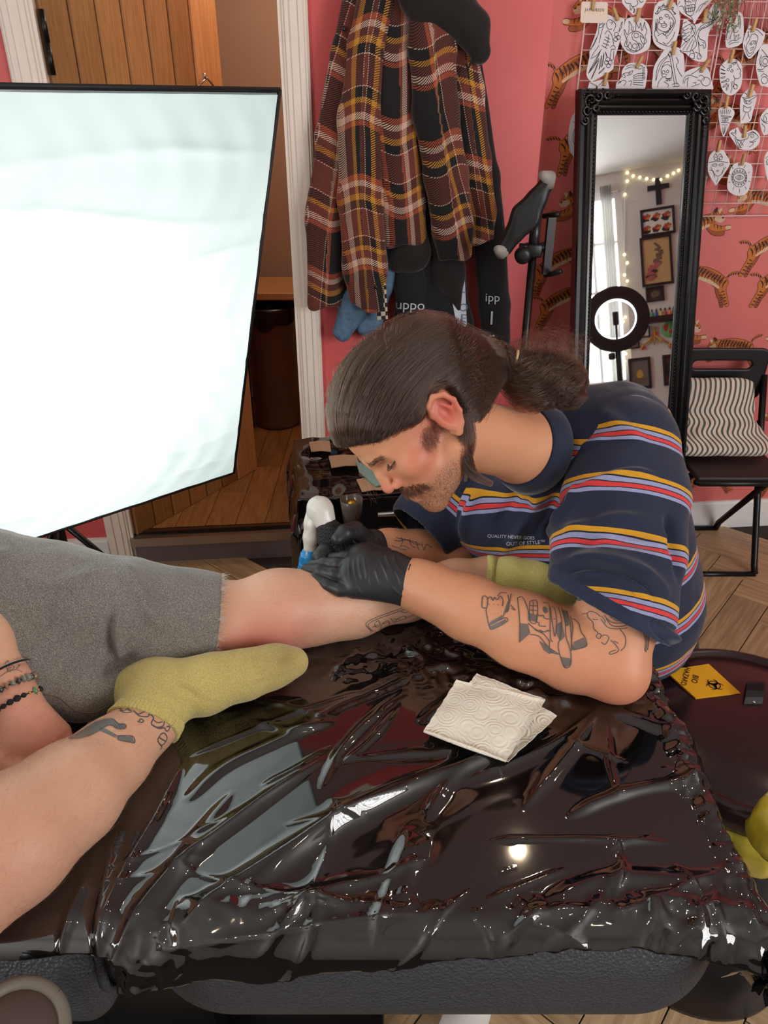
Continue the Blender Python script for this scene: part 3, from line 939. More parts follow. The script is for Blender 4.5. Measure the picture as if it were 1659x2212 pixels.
for _ in range(130):
    cx, cy = rr.uniform(-1.0, .5), rr.uniform(.48, 1.15)
    an = rr.gauss(.55, .55); L = rr.uniform(.03, .14)
    bend = rr.uniform(-.3, .3)
    p = [(cx + L * k * math.cos(an + bend * k), cy + L * k * math.sin(an + bend * k)) for k in (-1, -.3, .4, 1)]
    lines.append((spline(p, 8), rr.uniform(.002, .0055), rr.uniform(.004, .010), rr.random() < .65))
for pl, h, w, sharp in lines:
    lo, hi = pl.min(0) - w * 4, pl.max(0) + w * 4
    m = np.where((Q2[:, 0] > lo[0]) & (Q2[:, 0] < hi[0]) & (Q2[:, 1] > lo[1]) & (Q2[:, 1] < hi[1]))[0]
    if len(m) == 0: continue
    q = Q2[m]; best = np.full(len(m), 9.0); par = np.zeros(len(m))
    for i in range(len(pl) - 1):
        d, t = seg_dist2(q, pl[i], pl[i + 1])
        k = d < best; best[k] = d[k]; par[k] = (i + t[k]) / (len(pl) - 1)
    env = np.clip(np.minimum(par, 1 - par) * 5, 0, 1) ** .7
    prof_ = np.exp(-best / w * 1.3) if sharp else np.exp(-(best / w) ** 2)
    H[m] += h * prof_ * (.25 + .75 * env)
# long soft undulations, drawn out along the folds
a_ = math.radians(30)
R1 = np.stack([Q2[:, 0] * math.cos(a_) + Q2[:, 1] * math.sin(a_), -Q2[:, 0] * math.sin(a_) + Q2[:, 1] * math.cos(a_)], 1)
n3 = lambda A, sx, sy, sd: value_noise(np.stack([A[:, 0] * sx, A[:, 1] * sy, np.zeros(len(A)) + sd * 3.7], 1), 1.0, sd)
warp = R1 + .02 * np.stack([n3(Q2, 9, 9, 3), n3(Q2, 9, 9, 4)], 1)
H += .0040 * n3(warp, 3.0, 11, 1) + .0034 * (1 - np.abs(n3(warp, 4, 15, 2))) + .0006 * (1 - np.abs(n3(warp, 14, 40, 5)))
def near_px(px, py, r):
    c = PZ(px, py, BZ)[:2]
    return np.exp(-((Q2 - c) ** 2).sum(1) / r ** 2)
cr_ = near_px(960, 1400, .10) + near_px(1150, 1480, .05) + near_px(1420, 1500, .06) + .8 * near_px(1560, 1680, .06) + .7 * near_px(1500, 2020, .05) + .6 * near_px(300, 2080, .06) + .5 * near_px(760, 1420, .06)
cr_ += .28 * np.exp(-((Q2[:, 1] - .550) / .018) ** 2) * (Q2[:, 0] > -.25) + .8 * np.exp(-((Q2[:, 0] - .445) / .02) ** 2)
cr_ = np.clip(cr_, 0, 1)
H += cr_ * (.010 * (1 - np.abs(n3(Q2, 26, 26, 6))) + .007 * (1 - np.abs(n3(Q2, 52, 52, 7))) + .003 * n3(Q2, 110, 110, 8))
H -= H.min() * .0
H = np.maximum(H - .004, .0005)
# drape the flat sheet over the bed edges
def drape_xy(u, lo, hi, r):
    """overshoot past lo/hi rolls over radius r then hangs; returns position and drop"""
    pos = np.clip(u, lo, hi); drop = np.zeros_like(u); nx = np.zeros_like(u)
    for sgn, edge in ((-1, lo), (1, hi)):
        d = np.maximum(sgn * (u - edge), 0)
        th = np.minimum(d / r, math.pi / 2)
        pos = pos + sgn * r * np.sin(th); drop = drop + r * (1 - np.cos(th)) + np.maximum(d - r * math.pi / 2, 0)
        nx = nx + sgn * np.sin(th)
    return pos, drop, nx
hem_n = .012 * n3(Q2, 14, 14, 12)
cut_near = BY0 + .012 - (np.interp(Q2[:, 0], [-.33, -.25, -.03, .13, .29, .34, .43], [.10, .096, .074, .054, .036, .046, .07]) + .5 * hem_n + .0025 * n3(Q2, 60, 60, 13))
cut_near = np.where(Q2[:, 0] < XS + .02, BY0 - .045 - hem_n, cut_near)
snap = (Q2[:, 1] < cut_near) & (Q2[:, 1] > cut_near - du)
Q2[snap, 1] = cut_near[snap] + 1e-6
xx, dx_, nxx = drape_xy(Q2[:, 0], -2.0, BX1 - .028, .035)
yy, dy_, nyy = drape_xy(Q2[:, 1], BY0 + .012, BY1 - .02, .045)
vis = np.ones(len(Q2), bool)
vis &= (Q2[:, 1] > cut_near) & (Q2[:, 1] < BY1 + .10)
vis &= Q2[:, 0] < BX1 + .10 + hem_n * 2
nn_ = np.stack([nxx, nyy, np.sqrt(np.clip(1 - nxx ** 2 - nyy ** 2, .02, 1))], 1)
nn_ /= np.linalg.norm(nn_, axis=1)[:, None]
XYZ = np.stack([xx, yy, BZ - dx_ - dy_], 1) + nn_ * H[:, None]
# hanging side flutters outward a little
XYZ[:, 0] += np.clip(dx_ - .03, 0, 1) * (.25 + .25 * np.sin(Q2[:, 1] * 40))
XYZ[:, 1] -= np.clip(dy_ - .04, 0, 1) * (.10 + .20 * np.sin(Q2[:, 0] * 37)) * (Q2[:, 1] < .7)
nU, nV = UU.shape
ids = np.arange(nU * nV).reshape(nU, nV)
quads = np.stack([ids[:-1, :-1], ids[1:, :-1], ids[1:, 1:], ids[:-1, 1:]], -1).reshape(-1, 4)
quads = quads[vis[quads].all(1)]
used = np.unique(quads); remap = np.full(nU * nV, -1); remap[used] = np.arange(len(used))
SHEET_V = XYZ[used]; SHEET_F = remap[quads]
sheet = obj('plastic_sheet', (SHEET_V, SHEET_F), M['sheet'], label='crumpled shiny black plastic sheet spread over the bed', cat='plastic sheet')
sol = sheet.modifiers.new('thickness', 'SOLIDIFY'); sol.thickness = .0006; sol.offset = -1
# torn twisted tail at the near right corner
tl = []
c0 = P(1645, 2095, .87)
for k in range(16):
    a = rr.uniform(0, 6.28)
    p0 = c0 + np.array([rr.uniform(-.012, .012), rr.uniform(-.012, .012), .03])
    p1 = p0 + np.array([.018 * math.cos(a), .018 * math.sin(a), -.025 - .02 * rr.random()])
    p2 = p1 + np.array([rr.uniform(-.012, .012), rr.uniform(-.012, .012), -.025])
    tl.append(ribbon(spline([p0, p1, p2], 7), np.array([math.sin(a), -math.cos(a), .3]), [.008 + .022 * rr.random() for _ in range(7)]))
obj('torn_tail', join(tl), M['sheet'], sheet)

# rounded armrest close to the camera
ar = thing('armrest', P(60, 2190, .80), 'rounded padded armrest with a grey rim at the near end of the bed', 'armrest')
ac = P(34, 2236, .80)
an0 = unit(unit(CAMP - ac) + np.array([.25, 0, .55])); ax_ = np.array([*frame_of(an0)[:2], an0])
M['brown_vinyl'] = pbr('brown_grey_vinyl', srgb(74, 58, 54), .45, bump=(200, .1))
obj('pad', nets(lambda p: ell_d(p, ac, (.044, .044, .012), ax_), ac - .08, ac + .08, .003), M['brown_vinyl'], ar)
obj('rim', tube([ac + (ax_[0] * math.cos(a) + ax_[1] * math.sin(a)) * .0485 for a in np.linspace(0, 2 * math.pi, 48)], .0082, 10, cap=False), pbr('grey_piping', srgb(112, 106, 96), .45), ar)
obj('shell', nets(lambda p: smax(ell_d(p, ac - an0 * .004, (.052, .052, .05), ax_), (p - ac.astype(np.float32)) @ an0.astype(np.float32) + .004, .003), ac - .09, ac + .09, .004), M['black_plastic'], ar)
obj('bracket', tube([ac - an0 * .03, ac - an0 * .05 - EZ * .08, np.array([ac[0], .62, .56])], .014, 8), M['black_metal'], ar)

# ================================================================== softbox lamp
SBT, SBB = P(600, 205, 1.165), P(503, 1020, 1.710)
SW = np.array([-.75, -.66, 0]) / np.linalg.norm([.75, .66])
SV = SBT - SBB; SH = np.linalg.norm(SV); SV = SV / SH
SW = unit(SW - np.dot(SW, SV) * SV)
SN = np.cross(SV, SW); SN = SN if np.dot(SN, CAMP - SBB) > 0 else -SN
SWID = .66
M['diffuser'] = bpy.data.materials.new('softbox_diffuser'); _m = M['diffuser']; _m.use_nodes = True
_m.node_tree.nodes.remove(bsdf(_m)); _out = _m.node_tree.nodes['Material Output']
_tr = node(_m, 'ShaderNodeBsdfTranslucent'); _tr.inputs[0].default_value = (.8, .84, .84, 1)
_em = node(_m, 'ShaderNodeEmission'); _em.inputs[0].default_value = (.83, 1.0, .94, 1); _em.inputs[1].default_value = .42
_ad = node(_m, 'ShaderNodeAddShader'); lnk(_m, _tr.outputs[0], _ad.inputs[0]); lnk(_m, _em.outputs[0], _ad.inputs[1])
lnk(_m, _ad.outputs[0], _out.inputs[0])
sb = thing('softbox', np.array([-.95, 1.88, 0]), 'large glowing white softbox lamp on a black stand', 'softbox')
nu, nv = 90, 120
V = []
creases = [(.18, .03, .006), (.30, -.05, .004), (.42, .10, .007), (.55, .02, .005), (.66, -.06, .006), (.80, .08, .005), (.90, .0, .005), (.08, .05, .004)]
for i in range(nu):
    for j in range(nv):
        u, v = i / (nu - 1), j / (nv - 1)
        bul = .028 * (1 - (2 * u - 1) ** 4) * (1 - (2 * v - 1) ** 4)
        d = 0
        for (c, sl, a) in creases:
            e = v - c - sl * (u - .5) - .012 * math.sin(u * 7 + c * 20)
            d -= 1.5 * a * math.exp(-abs(e) / .010) * (.4 + .6 * math.sin(u * 5 + c * 11) ** 2)
        d += .003 * math.sin(u * 23 + v * 9) * math.sin(v * 17 + u * 6) + .002 * math.sin(u * 61 + 8 * math.sin(v * 9))
        sag = -.012 * math.sin(u * math.pi) * (1 if v < .02 else 0)
        V.append(SBB + SW * SWID * u + SV * SH * v + SN * (bul + d * min(1, 8 * min(u, 1 - u, v, 1 - v) + .2)))
Fc = [[i * nv + j, (i + 1) * nv + j, (i + 1) * nv + j + 1, i * nv + j + 1] for i in range(nu - 1) for j in range(nv - 1)]
obj('diffuser', (np.array(V), Fc), M['diffuser'], sb)
ctr = SBB + SW * SWID / 2 + SV * SH / 2
apex = ctr - SN * .40
cn = [SBB, SBB + SW * SWID, SBB + SW * SWID + SV * SH, SBB + SV * SH]
out = [c + unit(c - ctr) * .008 - SN * .004 for c in cn]
M['sb_shell'] = pbr('softbox_black_shell', srgb(16, 16, 17), .6)
M['sb_inner'] = pbr('softbox_silver_lining', srgb(120, 122, 124), .5, .3)
ap = [apex + unit(c - ctr) * .06 for c in cn]
for k in range(4):
    a, b = out[k], out[(k + 1) % 4]; c, d = ap[(k + 1) % 4], ap[k]
    obj('shell_panel', (np.array([a, b, c, d]), [[0, 1, 2, 3]]), M['sb_shell'], sb, smooth=False)
    e = SN * .002
    obj('lining_panel', (np.array([a, b, c, d]) + (ctr - SN * .2 - (a + b + c + d) / 4) * .02, [[0, 1, 2, 3]]), M['sb_inner'], sb, smooth=False)
    obj('rim_strip', join([tube([out[k], out[(k + 1) % 4]], .004, 6)]), M['sb_shell'], sb)
obj('lamp_holder', tube([apex - SN * .10, apex + SN * .06], .05, 16), M['black_plastic'], sb)
obj('bulb', tube(spline([apex + SN * .06, apex + SN * .08, apex + SN * .115], 12), [.03, .045, .055, .055, .055, .055, .055, .055, .055, .05, .04, .02], 16), pbr('frosted_bulb', srgb(245, 245, 240), .5, emit=((1, 1, .98, 1), .8)), sb)
ld = bpy.data.lights.new('softbox_bulb_light', 'POINT'); ld.energy = 4.4; ld.color = (1.0, 1.0, .98); ld.shadow_soft_size = .03
lo_ = bpy.data.objects.new('softbox_bulb_light', ld); COL.objects.link(lo_); lo_.location = ctr - SN * .24 - SV * .05 + SW * .05
base = np.array([-.95, 1.88, 0])
obj('pole', tube([base + EZ * .25, base + EZ * 1.1, apex - SN * .09], .013, 10), M['black_metal'], sb)
for a in (.5, 2.6, 4.7):
    obj('leg', tube([base + EZ * .55, base + np.array([.36 * math.cos(a), .30 * math.sin(a), .012])], .010, 8), M['black_metal'], sb)
# ================================================================== people: shared helpers
def skin_mat(name, base, red, rough=.46, sss=.16):
    m = pbr(name, base, rough, spec=.4, sss=(sss, (1.0, .35, .18), .006))
    tc = node(m, 'ShaderNodeTexCoord')
    n1 = node(m, 'ShaderNodeTexNoise'); n1.inputs['Scale'].default_value = 22; n1.inputs['Detail'].default_value = 6; lnk(m, tc.outputs['Object'], n1.inputs['Vector'])
    n2 = node(m, 'ShaderNodeTexNoise'); n2.inputs['Scale'].default_value = 420; n2.inputs['Detail'].default_value = 3; lnk(m, tc.outputs['Object'], n2.inputs['Vector'])
    a = attr(m, 'flush')
    mot = mathn(m, 'MULTIPLY_ADD', n1.outputs[0], .5, -.12)
    f = mathn(m, 'ADD', mathn(m, 'MULTIPLY', mot, .6), a.outputs['Fac'])
    c = mixc(m, mathn(m, 'MINIMUM', mathn(m, 'MAXIMUM', f, 0.0), 1.0), base, red)
    b_ = attr(m, 'stubble')
    sp = mathn(m, 'MULTIPLY', b_.outputs['Fac'], mathn(m, 'MULTIPLY_ADD', n2.outputs[0], 1.6, -.25))
    c = mixc(m, mathn(m, 'MINIMUM', mathn(m, 'MAXIMUM', sp, 0.0), .85), c, srgb(70, 48, 38))
    lnk(m, c, bsdf(m).inputs['Base Color'])
    bp = node(m, 'ShaderNodeBump'); bp.inputs['Strength'].default_value = .12; bp.inputs['Distance'].default_value = .001
    lnk(m, n2.outputs[0], bp.inputs['Height']); lnk(m, bp.outputs[0], bsdf(m).inputs['Normal'])
    return m

def hair_mat(name, col, rough=.32):
    m = bpy.data.materials.new(name); m.use_nodes = True
    m.node_tree.nodes.remove(bsdf(m))
    h = node(m, 'ShaderNodeBsdfHairPrincipled')
    h.parametrization = 'COLOR'
    h.inputs['Color'].default_value = col
    h.inputs['Roughness'].default_value = rough
    h.inputs['Radial Roughness'].default_value = .3
    lnk(m, h.outputs[0], m.node_tree.nodes['Material Output'].inputs[0])
    return m

def strands(name, S, r0, r1, mat, parent, label=None):
    """S: (n, k, 3) world points of n fibres"""
    S = np.asarray(S, float); n, k, _ = S.shape
    cv = bpy.data.hair_curves.new(name)
    cv.add_curves([k] * n)
    c = S.reshape(-1, 3).mean(0)
    cv.attributes['position'].data.foreach_set('vector', (S.reshape(-1, 3) - c).astype(np.float32).ravel())
    ra = cv.attributes.get('radius') or cv.attributes.new('radius', 'FLOAT', 'POINT')
    ra.data.foreach_set('value', np.tile(np.linspace(r0, r1, k), n).astype(np.float32))
    cv.materials.append(mat)
    o = bpy.data.objects.new(name, cv); COL.objects.link(o)
    WORLD[o.name] = c
    o.parent = parent; o.location = Vector(c - wloc(parent))
    o['kind'] = 'stuff'
    if label: o['label'] = label
    return o

def fuzz(verts, normals, sel, n, L, flow, rng, lift=.35, k=4, jit=.5):
    """short body hairs lying along a flow direction"""
    ii = rng.choice(np.where(sel)[0], n)
    p = verts[ii]; nr = normals[ii]
    fl = np.asarray(flow, float) + rng.normal(0, jit, (n, 3))
    fl -= (fl * nr).sum(1)[:, None] * nr
    fl /= np.linalg.norm(fl, axis=1)[:, None]
    ln = L * rng.uniform(.5, 1.2, n)[:, None]
    cur = np.cross(nr, fl) * rng.normal(0, .35, (n, 1))
    out = []
    for a in np.linspace(0, 1, k):
        out.append(p + ln * (fl * a + nr * lift * (a - .6 * a * a) + cur * a * a))
    return np.stack(out, 1)

def crease(verts, nrm, bvh, pxs, amp, w, sharp=False):
    q = [cast(bvh, x, y)[0] for x, y in pxs]
    q = [z for z in q if z is not None]
    if len(q) < 2: return verts
    q = spline(np.array(q), 20)
    best = np.full(len(verts), 9.0); par = np.zeros(len(verts))
    near = np.where(((verts > q.min(0) - 4 * w) & (verts < q.max(0) + 4 * w)).all(1))[0]
    b = best[near]; pr = par[near]
    for i in range(len(q) - 1):
        d, t = seg_dist2(verts[near], q[i], q[i + 1])
        k = d < b; b[k] = d[k]; pr[k] = (i + t[k]) / (len(q) - 1)
    env = np.clip(np.minimum(pr, 1 - pr) * 4, 0, 1)
    pf = np.exp(-b / w) if sharp else np.exp(-(b / w) ** 2)
    v = verts.copy(); v[near] += nrm[near] * (amp * pf * env)[:, None]
    return v

def ink_lines(name, bvh, polys, w_px, mat, parent, off=.0006, fills=None, tscale=1.25):
    """tattoo: drawn lines and filled shapes lying on the skin (pixel paths laid onto the surface)"""
    parts = []
    for pl in polys:
        pl = np.asarray(pl, float)
        L = np.linalg.norm(np.diff(pl, axis=0), axis=1).sum()
        n = max(4, int(L / 2.5))
        pp = spline(pl, n) if len(pl) > 2 else spline(pl, n)
        pts, nr = [], []
        for x, y in pp:
            h, nn = cast(bvh, x, y)
            if h is None: continue
            if np.dot(nn, h - CAMP) > 0: nn = -nn
            pts.append(h); nr.append(nn)
        if len(pts) < 2: continue
        parts.append(ribbon(np.array(pts), np.array(nr), w_px * tscale / FPX, off))
    for poly in (fills or []):
        poly = np.asarray(poly, float)
        # fill by strips across the polygon
        y0, y1 = poly[:, 1].min(), poly[:, 1].max()
        y = y0 + .6
        while y < y1:
            xs = []
            for i in range(len(poly)):
                a, b = poly[i], poly[(i + 1) % len(poly)]
                if (a[1] <= y) != (b[1] <= y): xs.append(a[0] + (y - a[1]) / (b[1] - a[1]) * (b[0] - a[0]))
            xs.sort()
            for k in range(0, len(xs) - 1, 2):
                n = max(2, int((xs[k + 1] - xs[k]) / 4) + 1)
                pts, nr = [], []
                for x in np.linspace(xs[k], xs[k + 1], n):
                    h, nn = cast(bvh, x, y)
                    if h is None: continue
                    if np.dot(nn, h - CAMP) > 0: nn = -nn
                    pts.append(h); nr.append(nn)
                if len(pts) > 1: parts.append(ribbon(np.array(pts), np.array(nr), 1.5 * tscale / FPX, off * .8))
            y += 1.1
    if not parts: return None
    return obj(name, join(parts), mat, parent, kind='stuff', smooth=True)

M['ink'] = pbr('tattoo_ink', srgb(84, 82, 82), .5)
M['ink_soft'] = pbr('tattoo_ink_faded', srgb(112, 98, 92), .5)

def decal_text(bvh, body, px, py, size, ang, mat, parent, name='print', off=.0007, spacing=1.0):
    v, f = text_vf(body, size, (0, 0, 0), (1, 0, 0), (0, 1, 0), (0, 0, 1), depth=0.0, spacing=spacing)
    ca_, sa_ = math.cos(ang), math.sin(ang)
    out = []
    for x, y, z in v:
        X = px + x * ca_ + y * sa_; Y = py + x * sa_ - y * ca_
        h, nn = cast(bvh, X, Y)
        if h is None: h, nn = P(X, Y, 1.3), np.array([0, -1.0, 0])
        if np.dot(nn, h - CAMP) > 0: nn = -nn
        out.append(h + nn * off)
    return obj(name, (np.array(out), f), mat, parent, smooth=False)

# ================================================================== client
M['skin_client'] = skin_mat('skin_pale', srgb(217, 171, 141), srgb(206, 122, 110))
client = thing('person', P(-120, 1500, 1.15) * np.array([1, 1, 0]) + EZ * BZ, 'person lying on the bed in grey denim shorts and yellow socks, one leg bent', 'person')
LEG = [(-260, 1300, 1.13, .085), (60, 1328, 1.205, .080), (300, 1340, 1.245, .070), (470, 1345, 1.262, .0635), (600, 1322, 1.285, .0640), (680, 1313, 1.312, .0590), (760, 1304, 1.340, .0570), (880, 1282, 1.365, .0455), (985, 1254, 1.378, .0345), (1060, 1246, 1.382, .0325), (1160, 1260, 1.37, .035)]
NLEG = [(-330, 1500, .96, .085), (-345, 1960, .745, .072), (-310, 2040, .745, .066), (-150, 1938, .805, .074), (15, 1818, .886, .0735), (150, 1716, .962, .0625), (240, 1636, 1.038, .0495), (318, 1562, 1.10, .0395), (335, 1510, 1.135, .038), (460, 1478, 1.15, .03)]
pt = lambda L: ([P(a, b, t) for a, b, t, r in L], [r for *_, r in L])
lp, lr_ = pt(LEG); npn, nr_ = pt(NLEG)
ARM = [(-255, 1010, 1.10, .052), (-240, 1075, 1.10, .047), (-130, 1240, 1.095, .049), (-45, 1390, 1.078, .043), (10, 1480, 1.062, .0335), (30, 1520, 1.058, .0325)]
ap_, arr = pt(ARM)
SHO = np.array([-.99, .80, 1.36]); HIPC = np.array([-.86, .88, .90])
HAND = [((30, 1520, 1.058), (120, 1588, 1.065), .031, .022), ((30, 1520, 1.058), (95, 1600, 1.045), .031, .024), ((30, 1525, 1.055), (60, 1612, 1.030), .031, .024), ((22, 1525, 1.05), (20, 1615, 1.020), .028, .022)]
FING = [[(120, 1588, 1.065), (150, 1612, 1.06), (140, 1650, 1.055), (112, 1660, 1.05)], [(95, 1600, 1.045), (122, 1632, 1.035), (108, 1672, 1.03), (80, 1678, 1.03)],
        [(60, 1612, 1.030), (82, 1652, 1.018), (66, 1690, 1.015), (40, 1690, 1.015)], [(20, 1615, 1.02), (38, 1660, 1.005), (22, 1695, 1.0), (0, 1690, 1.0)],
        [(0, 1540, 1.045), (-30, 1600, 1.01), (-5, 1650, .995), (25, 1672, .995)]]
def client_d(p):
    d = chain_d(p, lp, lr_, .03)
    d = smin(d, ell_d(p, P(610, 1300, 1.275), (.062, .055, .045)), .03)          # kneecap
    d2 = chain_d(p, npn[1:], nr_[1:], .03)
    d2 = smin(d2, cone_d(p, npn[0], npn[1], nr_[0], nr_[1]), .03)
    d2 = smin(d2, ell_d(p, P(352, 1540, 1.10), (.018, .018, .02)), .02)           # ankle bone
    d = np.minimum(d, d2)
    t = cone_d(p, HIPC, lp[0], .12, .09); t = smin(t, cone_d(p, HIPC, npn[0], .12, .09), .05)
    t = smin(t, cone_d(p, HIPC, np.array([-1.03, .86, 1.30]), .13, .15), .06)
    t = smin(t, cone_d(p, np.array([-1.03, .86, 1.33]), np.array([-1.05, .85, 1.50]), .075, .055), .04)
    t = smin(t, ell_d(p, np.array([-1.04, .84, 1.62]), (.095, .078, .115)), .02)
    t = smin(t, cone_d(p, SHO, ap_[0], .058, .05), .03)
    d = smin(d, t, .02)
    a = chain_d(p, ap_, arr, .02)
    for q0, q1, r0, r1 in HAND: a = smin(a, cone_d(p, P(*q0), P(*q1), r0, r1), .012)
    for i, fg in enumerate(FING):
        rr_ = [.0125, .0115, .0105, .0085] if i < 4 else [.016, .014, .012, .010]
        a = smin(a, chain_d(p, [P(*q) for q in fg], rr_, .006), .006)
    return smin(d, a, .008)
cv_, cf_ = nets(client_d, (-1.22, .38, .70), (.32, 1.36, 1.76), .0042)
cn_ = vnormals(cv_, cf_)
c_bvh = bvh_of(cv_, cf_)
def glow(pxt, r, v=None):
    c = P(*pxt); return np.exp(-((( cv_ if v is None else v) - c) ** 2).sum(1) / r ** 2)
flush = .75 * glow((575, 1390, 1.24), .055) + .55 * glow((500, 1420, 1.23), .05) + .35 * glow((640, 1330, 1.25), .05) + .28 * glow((60, 1600, 1.03), .08) + .22 * glow((110, 1620, 1.03), .05) + .2 * glow((40, 1500, 1.03), .06) + .25 * glow((-20, 1900, .84), .08) + .2 * glow((330, 1540, 1.08), .04)
body_c = obj('body', (cv_, cf_), M['skin_client'], client, attrs={'flush': np.clip(flush, 0, .9), 'stubble': np.zeros(len(cv_))})

# denim shorts
SH = [(-290, 1300, 1.125, .150), (-60, 1315, 1.185, .128), (110, 1325, 1.222, .113), (270, 1338, 1.243, .097), (400, 1346, 1.256, .086), (490, 1352, 1.262, .0785), (560, 1350, 1.27, .076)]
sp_, sr_ = pt(SH)
hemC = P(470, 1350, 1.262); hemN = unit(sp_[5] - sp_[3] + np.array([0, .02, -.012]))
NS = [P(-290, 1330, 1.12), P(-335, 1500, .96), P(-345, 1800, .82)]
def shorts_d(p):
    far = chain_d(p, sp_, sr_, .03)
    inn = chain_d(p, sp_, [r - .010 for r in sr_], .03)
    near_ = chain_d(p, NS, [.13, .115, .098], .03)
    flap = chain_d(p, [P(-120, 1420, 1.12), P(60, 1455, 1.135), P(180, 1490, 1.14), P(265, 1500, 1.15)], [.085, .062, .045, .022], .02)
    hip = cone_d(p, HIPC, HIPC + EZ * .10 + np.array([-.05, 0, 0]), .145, .135)
    d = smin(smin(far, near_, .05), smin(flap, hip, .04), .035)
    cut = ((p - hemC.astype(np.float32)) @ hemN.astype(np.float32))
    d = smax(d, cut, .004)
    cav = np.maximum(inn, -(cut + .05))
    return np.maximum(d, -cav)
sv, sf = nets(shorts_d, (-1.10, .55, .74), (-.10, 1.22, 1.14), .0042)
sv[:, 2] = np.maximum(sv[:, 2], BZ + .002)
sn_ = vnormals(sv, sf); sb_ = bvh_of(sv, sf)
for pl, a, w, s in [([(262, 1205), (285, 1250), (330, 1330), (370, 1350)], .010, .016, 0), ([(262, 1440), (252, 1380), (262, 1310)], .008, .009, 0), ([(245, 1440), (238, 1380), (246, 1300)], -.010, .009, 0),
                    ([(200, 1515), (270, 1450), (330, 1420), (420, 1425)], .010, .012, 0), ([(180, 1500), (255, 1435), (300, 1415)], -.008, .010, 0), ([(110, 1340), (135, 1270), (150, 1220)], .004, .010, 0),
                    ([(95, 1370), (118, 1300), (130, 1250)], -.004, .010, 0), ([(30, 1240), (120, 1265), (220, 1230)], .005, .014, 0), ([(300, 1290), (400, 1300), (490, 1310)], -.003, .012, 0), ([(280, 1390), (380, 1405), (450, 1400)], .003, .014, 0), ([(20, 1180), (-20, 1230), (-25, 1330)], .008, .010, 0)]:
    sv = crease(sv, sn_, sb_, pl, a * 1.3, w * .8, s)
sv = sv + sn_ * (.0016 * value_noise(sv, 26, 3) + .0008 * value_noise(sv, 70, 4))[:, None]
m = M['denim'] = pbr('grey_denim', srgb(110, 106, 102), .9, sheen=.25)
tc = node(m, 'ShaderNodeTexCoord'); mpn = node(m, 'ShaderNodeMapping'); mpn.inputs['Rotation'].default_value = (.3, .5, .9); lnk(m, tc.outputs['Object'], mpn.inputs[0])
wv = node(m, 'ShaderNodeTexWave'); wv.inputs['Scale'].default_value = 260; wv.inputs['Distortion'].default_value = 2.5; wv.inputs['Detail'].default_value = 2; lnk(m, mpn.outputs[0], wv.inputs[0])
nz = node(m, 'ShaderNodeTexNoise'); nz.inputs['Scale'].default_value = 600; nz.inputs['Detail'].default_value = 3; lnk(m, tc.outputs['Object'], nz.inputs[0])
n4 = node(m, 'ShaderNodeTexNoise'); n4.inputs['Scale'].default_value = 7; n4.inputs['Detail'].default_value = 4; lnk(m, tc.outputs['Object'], n4.inputs[0])
sm = mathn(m, 'MULTIPLY', nz.outputs[0], 1.2)
c1 = ramp(m, sm, [(.25, srgb(62, 58, 60)), (.60, srgb(122, 118, 110)), (.95, srgb(176, 172, 160))], 'LINEAR')
lnk(m, mixc(m, mathn(m, 'MULTIPLY', n4.outputs[0], .35), c1, srgb(84, 78, 82)), bsdf(m).inputs['Base Color'])
shorts = obj('shorts', (sv, sf), m, client)
s_bvh = bvh_of(sv, sf)
# frayed hem threads and stitch line
rng = np.random.default_rng(3)
hm = np.where((np.abs((sv - hemC) @ hemN) < .003))[0]
ii = rng.choice(hm, 420)
dirs = hemN + rng.normal(0, .45, (420, 3)); L = rng.uniform(.003, .010, (420, 1))
strands('hem_fray', np.stack([sv[ii] + dirs * L * a + rng.normal(0, .0006, (420, 3)) for a in (0, .35, .7, 1)], 1), .00030, .00015, pbr('fray_thread', srgb(206, 202, 190), .9), shorts)
st = [cast(s_bvh, x, y)[0] for x, y in spline([(95, 1500), (130, 1508), (165, 1535), (200, 1540), (235, 1525)], 20)]
st = [q for q in st if q is not None]
if len(st) > 3: obj('stitch_line', tube(np.array(st) + np.array([0, -.001, .001]), .0009, 5), pbr('tan_thread', srgb(120, 100, 78), .8), shorts)

# dark t-shirt on the upper body (beyond the left edge of the photograph)
def tee_d(p):
    d = cone_d(p, HIPC + EZ * .10, np.array([-1.03, .86, 1.30]), .145, .165)
    d = smin(d, cone_d(p, np.array([-1.03, .86, 1.38]), SHO + np.array([.0, -.02, 0]), .09, .075), .05)
    d = smin(d, cone_d(p, SHO, SHO * .55 + ap_[0] * .45, .075, .07), .04)
    return d
obj('t_shirt', nets(tee_d, (-1.30, .55, .80), (-.66, 1.12, 1.50), .008), M['black_cloth'], client)

# socks
M['sock'] = pbr('yellow_sock_knit', srgb(206, 190, 118), .95, sheen=.3)
m = M['sock']; tc = node(m, 'ShaderNodeTexCoord')
v1 = node(m, 'ShaderNodeTexVoronoi'); v1.inputs['Scale'].default_value = 420; lnk(m, tc.outputs['Object'], v1.inputs[0])
n1 = node(m, 'ShaderNodeTexNoise'); n1.inputs['Scale'].default_value = 14; n1.inputs['Detail'].default_value = 5; lnk(m, tc.outputs['Object'], n1.inputs[0])
dk = attr(m, 'worn')
c = ramp(m, v1.outputs['Distance'], [(.0, srgb(222, 208, 140)), (.75, srgb(192, 174, 100))], 'LINEAR')
c = mixc(m, mathn(m, 'MULTIPLY', n1.outputs[0], .35), c, srgb(196, 172, 96))
c = mixc(m, mathn(m, 'MULTIPLY', dk.outputs['Fac'], mathn(m, 'MULTIPLY_ADD', n1.outputs[0], 1.3, -.1)), c, srgb(128, 108, 66))
lnk(m, c, bsdf(m).inputs['Base Color'])
